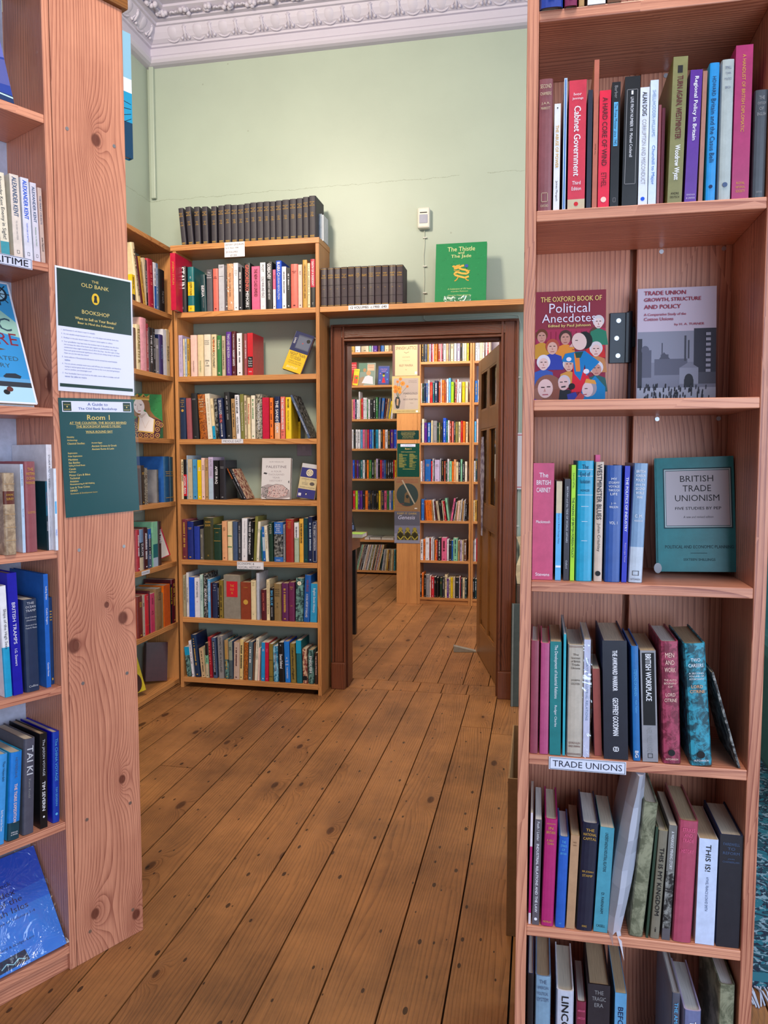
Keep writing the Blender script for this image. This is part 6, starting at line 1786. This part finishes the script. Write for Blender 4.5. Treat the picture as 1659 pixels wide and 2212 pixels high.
# ---- posters on the post in the back room
def poster(px, label, items, col='c8b890', name='poster', cat='poster', sb=-0.002, wrap=False):
    (x0, y0), (x1, y1) = px
    u0, zt = CF.at(x0, y0, sb); u1, zb = CF.at(x1, y1, sb)
    return card(CF, zb, zt, u0, u1, sb, items, label, cat=cat, name=name, col=col, wrap=wrap)
poster(((848,727),(907,811)), 'cream title page poster, topmost on the far post', [('r',0,0,.09,1,'6c4c48'),('r',.91,0,.99,1,'6c4c48'),('r',.09,.0,.91,1,'c8b48c'),('t','FROM A',.5,.83,.42,.085,'5c3028'),('t','SPANISH LATTICE',.5,.70,.76,.085,'5c3028'),('l',[(.42,.60),(.5,.57),(.6,.60)],.012,'5c3028'),
       ('t','CASTANETS',.5,.47,.28,.03,'8c6c58'),('t','A Song Cycle',.5,.38,.26,.025,'8c6c58'),('t','RILEY MAVERA',.5,.26,.5,.055,'5c3028'),('t','by',.5,.15,.05,.03,'5c3028'),('r',.82,.04,.90,.10,'e8e8e8')], 'b8a480')
mg_ = [('r',0,0,1,1,'c0a870'), ('r',.06,.10,.94,.94,'a89890'), ('p',[(.45,.10),(.94,.10),(.94,.5),(.5,.5)],'b4a498'), ('p',[(.14,.14),(.20,.12),(.26,.14),(.30,.32),(.26,.44),(.14,.44),(.10,.34)],'2c3030'), ('p',[(.16,.22),(.22,.20),(.24,.38),(.17,.40)],'b08868'),
       ('t','MARIGOLD',.66,.53,.5,.055,'2c2c34'), ('t','by',.5,.45,.05,.03,'2c2c34'), ('t','BESS MARTEN',.66,.37,.5,.04,'2c2c34'), ('t','Valse',.7,.27,.12,.025,'5c5450'), ('t','A Romance for',.74,.87,.3,.025,'5c5450'), ('t','the Pianoforte',.74,.83,.3,.025,'5c5450'), ('t','NOVELLO AND COMPANY LIMITED',.5,.05,.66,.025,'3c3028'), ('r',.86,.02,.93,.07,'e8e8f0')]
for x, z, r_, c_ in ((.25,.66,.10,'e0902c'),(.13,.60,.08,'d0782c'),(.12,.70,.08,'d87828'),(.38,.80,.085,'d88030'),(.30,.92,.06,'d87828'),(.20,.85,.05,'c87028'),(.55,.72,.05,'d08030'),(.28,.57,.06,'d88028')):
    mg_ += [('l',[(.2,.42),(x,z)],.01,'3c5038'), ('d',x,z,r_,r_*.95,c_), ('d',x,z,r_*.3,r_*.3,'b05c18')]
poster(((847,813),(907,892)), 'sheet with an orange flower bouquet in a vase, second poster down far post', mg_, 'c0a870', wrap=True)
poster(((858,930),(905,949)), 'small dark green notice strip on the far post', [('t','An honesty box lives in this',.5,.80,.66,.10,yl),('t','continuation of Room 2 books',.5,.64,.66,.10,yl),('t','The shop before the doors',.5,.48,.6,.10,yl),('t','with some trying now',.5,.32,.5,.10,yl),('t','to enjoy their company',.5,.16,.55,.10,yl)], gr, 'notice_strip', 'notice')
g2 = [('r',.15,.90,.82,.98,'d8dcf0'),('t','A Guide to',.5,.955,.3,.025,'2c48a0'),('t','The Old Bank Bookshop',.5,.92,.55,.025,'2c48a0'),('t','Room 2',.5,.84,.28,.045,yl,'b'),('t','WHERE YOU ARE STANDING NOW',.5,.745,.66,.022,yl)]
for j in range(14):
    g2 += [('r',.08,.675-.030*j,.08+rg.uniform(.15,.38),.688-.030*j,'a09848'), ('r',.55,.675-.030*j,.55+rg.uniform(.12,.36),.688-.030*j,'a09848')]
g2.append(('r',.25,.225,.8,.24,'a09848'))
poster(((858,958),(906,1030)), 'dark green room guide in small yellow print on the far post', g2, '0c4438', 'notice_sheet', 'notice')
mu = [('t','WOMBLING ROUND THE',.5,.93,.8,.05,'8c3838'),('t','SUMMER NIGHT BALLADS',.5,.86,.84,.05,'8c3838'),('d',.5,.47,.42,.44,'2c3c3c'),('p',[(.38,.25),(.40,.5),(.52,.6),(.58,.45),(.60,.22)],'6c5438'),('d',.5,.42,.06,.07,'242c2c'),('t','SONG BY MARJORIE',.34,.12,.5,.035,'8c3838'),('t','CLARKE',.25,.2,.25,.035,'8c3838'),('r',.78,.05,.88,.08,'e0e0e0'),('l',[(.3,.92),(.78,.2)],.05,'a89c88')]
poster(((852,1031),(908,1103)), 'brown sheet music cover with a dark round picture on the far post', mu, '8c6c4c', wrap=True)
ge = [('r',0,.55,1,1,'585868'),('r',0,.3,1,.55,'74748a'),('t','KEEP IT DARK',.5,.93,.78,.055,'c8a848'),('t','Genesis',.48,.81,.66,.12,'c8c8e0','i')]
for x in (.24, .52, .80):
    ge += [('p',[(x-.13,.10),(x-.14,.25),(x-.09,.36),(x-.07,.46),(x,.51),(x+.07,.46),(x+.09,.36),(x+.14,.25),(x+.13,.10)],'4c4418'), ('d',x,.44,.075,.07,'988830'), ('d',x,.24,.09,.11,'2c280c'), ('l',[(x-.12,.22),(x,.11),(x+.12,.22)],.035,'b0a040'), ('l',[(x-.10,.32),(x,.40),(x+.10,.32)],.04,'a09038')]
poster(((852,1104),(907,1174)), 'grey music sheet with three seated brass figures, lowest on far post', ge, '8c8ca0', wrap=True)

# ---- back room books (small in the picture: one mesh each)
RA, RB, RC = (900,730,10.053), (900,940,11.06), (900,1120,11.06)
GA, GB = (740,730,9.217), (740,960,7.372)
fr_ = 'of case right of far post'
def quick(case, z, zoom, where, s, ytop=None, **k):
    """compact rows: code,x0,x1[,ytop[,lean]]"""
    out = []
    for e in s.split():
        f = e.split(',')
        yt = f[3] if len(f) > 3 and f[3] else (ytop or 0)
        ln = f[4] if len(f) > 4 else '0'
        out.append('%s %s %s %s %s ;' % (f[0], f[1], f[2], yt, ln))
    row(case, z, zoom, where, '\n'.join(out), simple=True, **k)
quick(CF, 2.1272, RA, ('top shelf '+fr_, 'top shelf books '+fr_), 'k,105,160 k,165,186 sl,190,215 go,235,262 li,275,305 cs,322,350 w,352,372 or,376,450 rr,465,512 w,515,532 cs,535,552 mn,555,576 sv,580,635 pe,640,686 gy,695,722 cr,735,798 w,810,866 li,880,940 k,945,987 iv,995,1026 cr,1030,1085 ye,1095,1130', hdef=.235, sb=.01)
quick(CF, 1.7732, RA, ('second shelf '+fr_, 'second shelf books '+fr_), 'pp,88,115,985 dn,125,156 nv,160,191 bl,203,240 w,248,280,920 rd,285,345,965 tl,350,378,970 nv,385,457,930 rr,475,520,960 w,522,540,900 or,545,602,915 rr,606,643,960 w,650,686,890 lb,692,740,870 lm,745,806,955 rr,820,860,910,20 w,866,895,900,15 w,905,965,960 ye,985,1047,955 cr,1055,1115,950', 985, sb=.01)
quick(CF, 1.4292, RA, ('third shelf '+fr_, 'third shelf books '+fr_), 'k,88,106,1840 iv,112,160,1760 pu,165,226 bl,235,302 cr,315,346,1790 gy,350,440,1800 dn,445,480 ol,485,511 k,520,561 hb,570,636,1740 tl,640,672,1790 w,680,712,1790 rr,715,746,1810 sa,760,802,1810 kk,812,835,1790 ol,840,896,1820 cr,905,951,1820 rd,958,998,1800 or,1002,1052,1810 cr,1065,1112,1820', 1840, sb=.01)
quick(CF, 1.0902, RB, ('fourth shelf '+fr_, 'fourth shelf books '+fr_), 'w,92,135,620 mv,150,186,600 bl,195,337,580 rd,345,375,620 w,380,400,560 k,403,420,610 li,425,548,590 sv,555,580,560 k,590,643,590 rr,650,692,620 dn,695,728,640 w,735,768,570 mt,775,838,620 or,845,882,630 pe,886,936,580 cr,938,996,640 k,1000,1040,590 mt,1045,1087,575 k,1095,1142,640 iv,1150,1205,630', sb=.01)
quick(CF, 0.7452, RB, ('fifth shelf '+fr_, 'fifth shelf books '+fr_), 'bl,108,180,1530 rr,200,222,1560,-34 or,236,268,1560,-30 or,272,304,1560,-30 or,308,340,1560,-30 or,344,376,1560,-30 tn,380,412,1560,-30 w,424,448,1540,-46 mn,470,492,1580,-56 be,508,566,1580,-60 k,590,628,1540,-60 be,640,666,1570,-50 rd,680,714,1580,-60 mt,742,790,1510,-70 pk,804,850,1520,80 k,856,880,1510,76 w,884,900,1600,66 tn,916,942,1580,44 pp,948,992,1570,40 be,996,1028,1560,36 w,1034,1052,1530,34 tn,1070,1108,1580,30 w,1118,1136,1540,26 k,1144,1194,1640,16', sb=.01)
quick(CF, 0.3932, RC, ('sixth shelf '+fr_, 'sixth shelf books '+fr_), 'w,84,155,510 or,160,202,500 w,205,302,460 rr,306,336,470 w,345,377,460 sv,385,417,490 or,430,470,520 rd,472,494,530 k,497,586,460 pk,590,717,460 w,722,765,500 k,770,831,530 bl,835,866,530 mt,870,977,470 tn,985,1024,530 li,1035,1078,530 cr,1085,1117,530 br,1122,1195,520', sb=.01)
quick(CF, 0.0632, RC, ('bottom shelf '+fr_, 'bottom shelf books '+fr_), 'k,84,116,1340 or,120,162,1300 k,185,217,1350 gy,220,305,1340 pp,310,340,1370 rd,345,417,1400 k,420,458,1400 k,468,522,1420 dn,550,607,1420 kk,615,662,1400 cr,670,722,1350 pu,725,762,1440 cr,765,806,1410 ye,810,862,1410 be,865,916,1410 k,920,1010,1410 w,1014,1030,1390 cs,1032,1047,1400 kk,1050,1092,1430 cr,1095,1148,1430 dt,1155,1192,1450', sb=.01)
f2 = 'of the case beside the open door'
quick(CF2, 2.1272, RA, ('top shelf '+f2, 'top shelf books '+f2), 'w,1275,1321 w,1325,1371 cr,1375,1422 iv,1425,1468 mn,1472,1496 w,1500,1530 rd,1534,1560 cr,1564,1600', hdef=.235, sb=.01)
quick(CF2, 1.7732, RA, ('second shelf '+f2, 'second shelf books '+f2), 'bl,1262,1326,930 w,1330,1345,910 mn,1347,1372,930 be,1376,1430,940', sb=.01)
quick(CF2, 1.4292, RA, ('third shelf '+f2, 'third shelf books '+f2), 'lb,1255,1292,1810 pp,1300,1367,1760 br,1372,1420,1800', sb=.01)
quick(CF2, 1.0902, RB, ('fourth shelf '+f2, 'fourth shelf books '+f2), 'w,1348,1392,615 dt,1397,1452,560 sa,1456,1496,570 kk,1500,1540,600', sb=.01)
quick(CF2, 0.7452, RB, ('fifth shelf '+f2, 'fifth shelf books '+f2), 'cr,1340,1376,1560 go,1380,1437,1555 k,1440,1492,1570', sb=.01)
quick(CF2, 0.3932, RC, ('sixth shelf '+f2, 'sixth shelf books '+f2), 'gy,1338,1366,530 w,1375,1417,500 rd,1421,1492,480', sb=.01)
quick(CF2, 0.0632, RC, ('bottom shelf '+f2, 'bottom shelf books '+f2), 'k,1334,1372,1440 dt,1380,1437,1450 gn,1443,1492,1460', sb=.01)
gl_ = 'of far end wall case'
quick(CG, 2.4502, GA, ('top shelf '+gl_, 'top shelf books '+gl_), 'go,60,90 go,95,147 go,155,237 w,247,352 be,368,522 mt,526,566 sv,575,606 pu,610,692 mn,702,752 bl,760,827 cr,835,922 tn,925,978', hdef=.24, sb=.01)
quick(CG, 1.7212, GA, ('third shelf '+gl_, 'third shelf books '+gl_), 'bl,113,157,1210 w,163,186 pe,188,206 pk,208,247 nv,250,274 w,280,318,1230 w,324,346,1020 go,350,368 rd,372,407,1205 w,412,447,1190 w,450,482,1190 gn,485,503 w,507,544 k,548,604,1230 k,610,656,1200 gn,662,702,1180 sl,708,744,1190,16 bl,756,812,1200,30 mn,818,846,1210,44 tn,852,884,1210,50 gy,888,906,1215,55 ye,912,944,1260,50 w,950,990,1260,40', 1225, sb=.01)
quick(CG, 1.3972, GA, ('fourth shelf '+gl_, 'fourth shelf books '+gl_), 'w,115,157 k,160,182 w,185,217 k,220,257 w,260,297 w,303,352 lb,363,397 pk,400,442 mv,445,487 cs,490,527 hb,535,582 lb,585,617 k,620,657 cy,660,707 w,713,757 k,760,797 or,800,840 w,846,897 k,903,947 pu,950,1017 hb,1022,1075', 1825, sb=.01)
quick(CG, 1.0652, GB, ('fifth shelf '+gl_, 'fifth shelf books '+gl_), 'sa,105,156 hb,160,191 mn,195,222 pu,225,252 kk,255,282 tl,285,317 w,320,354 k,357,382 or,385,417 gn,420,462 k,465,503 ol,506,530 li,532,562,230 k,566,592 rd,595,627 pu,630,657 bl,660,687 k,690,717 k,720,747 k,750,777 k,780,807 rd,810,828 ye,830,852', 250, sb=.01)
quick(CG, 0.7222, GB, ('sixth shelf '+gl_, 'sixth shelf books '+gl_), 'rd,105,127 k,130,162 rd,165,202 lm,205,242 pu,245,272 pu,275,317 k,320,357 or,360,402 nv,405,437 k,440,467 kk,470,497 k,500,532 k,535,570 ye,573,602 tn,604,620 nv,622,658 pk,662,702 gn,705,737 li,742,772 bl,774,802 ye,806,846', 738, sb=.01)
# records leaning on the bottom shelf
cs_ = ['gy','mt','be','br','gy','k','w','be','pp','gy','w','kh','ol','w','tn','kk','be','rs','sv','pe','cr']
ents = []
for i, c_ in enumerate(cs_): ents.append('%s,%d,%d,%d,%d' % (c_, 202+i*18, 202+i*18+15, 1600, 96-i*0.6))
for i, c_ in enumerate(['dt','sv','gy','cr','go','br','kh','cr','tn','aq']): ents.append('%s,%d,%d,%d,%d' % (c_, 598+i*24, 598+i*24+19, 1675, 44-i*4))
quick(CG, 0.0442, GB, ('bottom shelf '+gl_, 'leaning record sleeves on the bottom shelf '+gl_), ' '.join(ents), sb=.01, depth=.24, cap=.33)
# books and cards on the second shelf, face out
def gface(x0, x1, yt, col, items, label, **k):
    face_on(CG, 2.0892, GA, x0, x1, yt, 0.05, col=col, items=items, label=label, t=0.012, **k)
gface(150, 290, 495, 'c81c28', [('t','SPECIAL',.6,.88,.7,.06,'f0c8c8'),('t','READING',.6,.78,.6,.05,'f0c8c8'),('t','GUIDE',.6,.70,.5,.05,'f0c8c8'),('p',[(.3,.2),(.5,.6),(.6,.2)],'3c1c1c')], 'red book face out at the left end of second shelf '+gl_, roll=-3, back=6)
face_on(CG, 2.0892, GA, 196, 300, 625, 0.02, col='e0d020', items=[('r',.1,.1,.9,.6,'d85c38'),('d',.6,.45,.2,.16,'389c30'),('t','HUNGRY',.5,.88,.7,.09,'6c9c28')], label='small yellow and red picture book in front, second shelf '+gl_, t=0.01, roll=6, back=8)
gface(312, 640, 505, 'c8d0c8', [('r',.02,.02,.98,.98,'8c9c90'),('p',[(0,.3),(.3,.4),(.5,.2),(.3,0),(0,0)],'a88c70'),('r',0,.6,.5,1,'6c8c78'),('r',.52,.66,.94,.94,'e0bc9c'),('t','BRIGHT',.73,.88,.34,.04,'b04838'),('t','MORNINGS',.73,.8,.34,.04,'b04838'),('d',.6,.55,.14,.15,'d0a070'),('p',[(.2,.1),(.4,.4),(.6,.45),(.86,.38),(.9,.05)],'dcdce4'),('d',.36,.68,.1,.11,'b88c60')], 'pale picture book with two children face out on second shelf '+gl_, back=6, roll=1)
gface(700, 925, 560, '2c3470', [('r',.05,.08,.95,.95,'4858a8'),('t','STAR STORY',.5,.82,.6,.06,'e8a0c8'),('t','NIGHT',.5,.72,.4,.06,'e8a0c8'),('p',[(.34,.12),(.44,.4),(.56,.4),(.68,.12)],'d82838'),('d',.5,.5,.1,.11,'c8c828'),('d',.5,.58,.12,.08,'3c2818'),('d',.2,.6,.05,.05,'e080b0'),('d',.8,.65,.05,.05,'70b8e0'),('d',.18,.25,.06,.06,'60a0e0'),('d',.82,.3,.06,.06,'60a0e0')], 'dark blue picture book with a red figure, second shelf '+gl_, back=6, roll=1)
# flat books under the sixth shelf
for i, (x0, x1, c_) in enumerate(((350,425,'c8c8d0'), (432,612,'8c8c88'), (620,815,'b0ac9c'))):
    u0, _z = CG.at(GB[0]+x0/GB[2], GB[1]+1490/GB[2], .02); u1, _z = CG.at(GB[0]+x1/GB[2], GB[1]+1490/GB[2], .02)
    r = thing('book', '%s book lying flat on the low shelf of far end wall case' % ('white narrow', 'wide grey', 'wide beige')[i], 'book', CG.pos(u0, 0.3864, .02))
    MB().box(0, u1-u0, 0, .2, 0, .002).box(0, u1-u0, 0, .2, .026, .028).build('cover', paint(c_, .4), r)
    MB().box(.002, u1-u0-.002, .002, .196, .0022, .0258).build('pages', PAGES[1], r)
# dark box behind the records
# ---- table with books at the left of the back room
r = thing('table', 'brown table with black legs just inside the back room', 'table', (-1.58, 5.0, 0))
tb = MB().box(-.42, .348, -.36, .50, .715, .75).build('table_top', DOORW['y'], r, bevel=.003)
MB().box(-.38, .30, -.33, .47, .64, .714).build('apron', DOORW['y'], r, bevel=.002)
for x, y in ((.24, .385), (.24, -.32), (-.38, .385), (-.38, -.32)):
    MB().box(x, x+.045, y, y+.045, 0, .64).build('leg', paint('101014', .3, .5, .02, 'metal'), r, bevel=.002)
bk = [('r',0,0,1,1,'181c20'), ('t','The',.3,.93,.2,.05,'c8c8c8'), ('t','Green',.5,.85,.7,.09,'d8d8d8'), ('t','Storm',.5,.70,.66,.11,'1cb060','b'), ('p',[(.1,.5),(.5,.6),(.9,.42),(.9,.25),(.4,.35)],'c8d4e0'), ('p',[(.2,.1),(.6,.3),(.95,.2),(.9,.06)],'5c6c98'), ('d',.5,.42,.15,.15,'20242c')]
face_free(Vector((-1.375, 5.20, 0)), Vector((-1.262, 5.27, 0)), .7505, .215, back=10, roll=-10, col='181c20', t=.02, items=bk, label='dark paperback with green lettering standing face out on the table')
for i, (x, y, z, w_, d_, c_, nm) in enumerate(((-1.40, 4.98, .7505, .13, .19, 'e8e4e0', 'white paperback lying on the table, lower of the pile'), (-1.395, 4.985, .7775, .12, .18, 'ece8e4', 'white paperback with a brown stripe, top of the pile on the table'), (-1.272, 5.06, .7505, .10, .15, 'e4e8dc', 'small white book with a green top lying on the table'))):
    r = thing('book', nm, 'book', (x, y, z))
    MB().box(0, w_, 0, d_, 0, .001).box(0, w_, 0, d_, .0245, .0255).build('cover', paint(c_ if i < 2 else '9cc84c', .35), r)
    MB().box(.001, w_-.001, .001, d_-.001, .0012, .0243).build('pages', PAGES[1], r)
    if i == 1: MB().box(.03, .05, .02, d_-.02, .0256, .0259).build('lettering', flat('a05c30'), r)

# ---- wall things
r = thing('motion_sensor', 'small white motion sensor on the green wall above the doorway', 'motion sensor', (-0.614, 4.1495, 2.515))
MB().box(-.033, .033, -.038, 0, 0, .108).build('housing', paint('dcd8cc', .35, .5, .02, 'plain'), r, bevel=.009)
MB().box(-.022, .022, -.0405, -.038, .025, .07).build('lens', paint('9a9cb0', .25, .5, .02, 'plain'), r, bevel=.002)
MB().box(-.019, .019, -.0405, -.038, .078, .082).build('slot', flat('2c2c2c'), r)
cab = [(-0.614, 4.144, 2.515), (-0.612, 4.146, 2.44), (-0.617, 4.146, 2.38), (-0.613, 4.146, 2.25), (-0.616, 4.146, 2.17), (-0.614, 4.146, 2.045), (-0.60, 4.142, 2.033), (-0.45, 4.143, 2.042), (-0.3, 4.143, 2.046), (-0.15, 4.143, 2.052), (-0.112, 4.143, 2.045), (-0.100, 4.143, 2.0), (-0.1025, 4.143, 1.6), (-0.101, 4.143, 1.2), (-0.1025, 4.143, .7), (-0.101, 4.143, .17)]
# smooth the run a little
cb_ = MB().tube(cab, .0022, 6)
r = thing('alarm_cable', 'thin white cable running from the sensor round the door casing', 'cable', (0, 0, 0))
cb_.build('cable', paint('c8ccbc', .5, .5, .02, 'plain'), r, smooth=True)
for z in (2.47, 2.32, 2.18): MB().box(-.620, -.600, 4.138, 4.1499, z, z+.005).build('clip', flat('d8d8d0'), r)
for z in (1.72, 1.36, .93, .62): MB().box(-.110, -.096, 4.138, 4.1499, z, z+.006).build('clip', flat('d8d8d0'), r)
r = thing('light_switch', 'pale double switch plate behind the fourth shelf gap', 'light switch', (-1.292, 4.1495, 1.308))
MB().box(-.043, .043, -.008, 0, 0, .086).build('plate', paint('a89aa4', .35, .5, .02, 'plain'), r, bevel=.003)
MB().box(-.010, .010, -.0115, -.008, .028, .058).build('rocker', paint('b4a6b0', .35, .5, .02, 'plain'), r, bevel=.001)
r = thing('wall_notice', 'white notice with a red border pinned beside the door casing', 'notice', (-.1235, 4.128, 1.13))
MB().box(0, .22, -.001, 0, 0, .30).build('card', flat('dcd8dc'), r)
art(r, .22, .30, -.0012, [('l',[(.06,.04),(.94,.04),(.94,.96),(.06,.96),(.06,.04)],.018,'c03048'), ('t','NOTICE',.5,.8,.6,.08,'c03048')], 'print')
# dark folding board leaning on the skirting
r = thing('display_board', 'tall dark grey board leaning by the right door casing', 'board', (-.124, 3.965, 0.001), Matrix.Rotation(radians(-2.5), 4, 'X'))
MB().box(0, .36, 0, .018, 0, .54).build('panel', paint('3c4440', .4), r, bevel=.002)
MB().box(.004, .012, -.003, 0, .0, .54).build('edge_strip', paint('6c706c', .4), r)
r = thing('paper_bag', 'crumpled cream paper bag wedged on the wall side beside the casing', 'bag', (-.088, 4.055, .634))
bgm = MB(); rg3 = random.Random(11); L = []
for j in range(6):
    z = .0+.05*j
    L.append([(x + rg3.uniform(-.010, .010), y + rg3.uniform(-.012, .012), z) for x, y in ((-.01,0),(.05,-.02),(.12,-.02),(.13,.03),(.05,.04),(0,.03))])
for a, c_ in zip(L[:-1], L[1:]):
    for k in range(6): bgm.add([a[k], a[(k+1)%6], c_[(k+1)%6], c_[k]], [(0,1,2,3)])
bgm.poly(L[0][::-1]); bgm.poly(L[-1])
bgm.build('bag_body', paint('c8b898', .8), r)
o = MB().box(-.10, .16, 4.025, 4.12, 0.0008, .632).build('storage_box', paint('4a3428', .6), None, bevel=.003)
tag(o, 'dark brown box under the paper bag right of the casing', 'box')
# cardboard boxes on the floor beyond the right bookcase
r = thing('cardboard_box', 'brown cardboard box standing on the floor behind right bookcase', 'box', (-.067, 2.02, 0.0008))
CB_ = paint('9c744a', .8)
wl = MB(); wl.box(0, .30, 0, .004, 0, .44); wl.box(0, .30, .416, .42, 0, .44); wl.box(0, .004, .004, .416, 0, .44); wl.box(.296, .30, .004, .416, 0, .44); wl.box(.004, .296, .004, .416, 0, .004)
wl.build('box_walls', CB_, r)
hh = MB().box(-.0006, 0, .13, .19, .20, .225); hh.build('hand_hole', flat('1c1410'), r)
tm = MB(); put_text(tm, 'WINDERMERE ROW', 0, 0, .24, .02, 0, 0)
tm.v = [(-.0008, .21 - x*1.0, .36+z) for x, y, z in tm.v]
tm.build('lettering', flat('1c1814'), r)
# ---- rug, armchair beyond the right bookcase
RUG = NT('patterned_rug')
tcr = RUG.n('ShaderNodeTexCoord').outputs['Object']
v = RUG.n('ShaderNodeTexVoronoi'); v.inputs['Scale'].default_value = 9; RUG.l(tcr, v.inputs['Vector'])
n1 = RUG.noise(tcr, 26, 3, .6, 2.0); n2 = RUG.noise(tcr, 11, 2, .5, 3.0)
c1 = RUG.ramp(n2, [(.44, lin('0e4a5e')), (.47, lin('10203c')), (.53, lin('10203c')), (.56, lin('1c6c84'))])
c2 = RUG.ramp(n1, [(.52, lin('10203c')), (.56, lin('8cb0c0'))])
m1 = RUG.math('GREATER_THAN', n1, .57)
RUG.l(RUG.mix(m1, c1, lin('7a9cb4')), RUG.b.inputs['Base Color']); RUG.b.inputs['Roughness'].default_value = .95
RUG.bump(RUG.noise(tcr, 500, 2, .6), .6, .003)
r = thing('rug', 'blue patterned oriental rug with a pale fringe at the right edge', 'rug', (.50, 1.93, 0.0006), Matrix.Rotation(radians(2), 4, 'Z'))
rm = MB().box(0, 1.75, .0, 2.9, 0, .008); rm.box(0, 1.75, .055, .068, .008, .0086); ro = rm.build('pile', RUG.mat, r); ro['kind'] = 'stuff'
bm_ = MB().box(.0, 1.75, .015, .05, .008, .0088); bm_.build('border_band', flat('2c6c84', .9), r)
fg = MB(); rg4 = random.Random(2)
for i in range(230):
    x = i*1.75/230; a = rg4.uniform(-.02, .02)
    fg.tube([(x, .002, .004), (x+a*.5, -.03, .006+rg4.uniform(0,.008)), (x+a, -.062-rg4.uniform(0,.015), .002)], .0022, 4)
fo = fg.build('fringe', paint('b0bcd8', .9), r); fo['kind'] = 'stuff'
TEAL = paint('0c4c50', .85)
r = thing('armchair', 'dark teal upholstered armchair glimpsed at the far right edge', 'armchair', (1.24, 3.05, .0006))
MB().box(-.40, .40, -.35, .35, .16, .40).build('seat', TEAL, r, bevel=.04)
MB().box(-.40, .40, .20, .36, .40, .98).build('backrest', TEAL, r, bevel=.05)
for x in (-.42, .30): MB().box(x, x+.12, -.36, .25, .16, .62).build('armrest', TEAL, r, bevel=.04)
for x, y in ((-.36,-.30),(.33,-.30),(-.36,.30),(.33,.30)): MB().box(x, x+.04, y, y+.04, .0098, .16).build('leg', paint('14100e', .4), r)

# ---- build the books: the 300 that show largest one by one, the small remainder as one object
keep = 300 - N_FACE[0] - 8
order = sorted(range(len(PENDING)), key=lambda i: -PENDING[i][0])
chosen = set(order[:keep])
big, bigm = MB(), []
for i, (a_, args, sd, simple) in enumerate(PENDING):
    if i in chosen: book(*args, seed=sd, simple=simple)
    else: book(*args, seed=sd, simple=True, collect=(big, bigm))
o = big.build('books', bigm); o['kind'] = 'stuff'
tag(o, 'the many smaller books filling the shelves in both rooms', 'books')

bpy.data.objects.remove(_tobj)
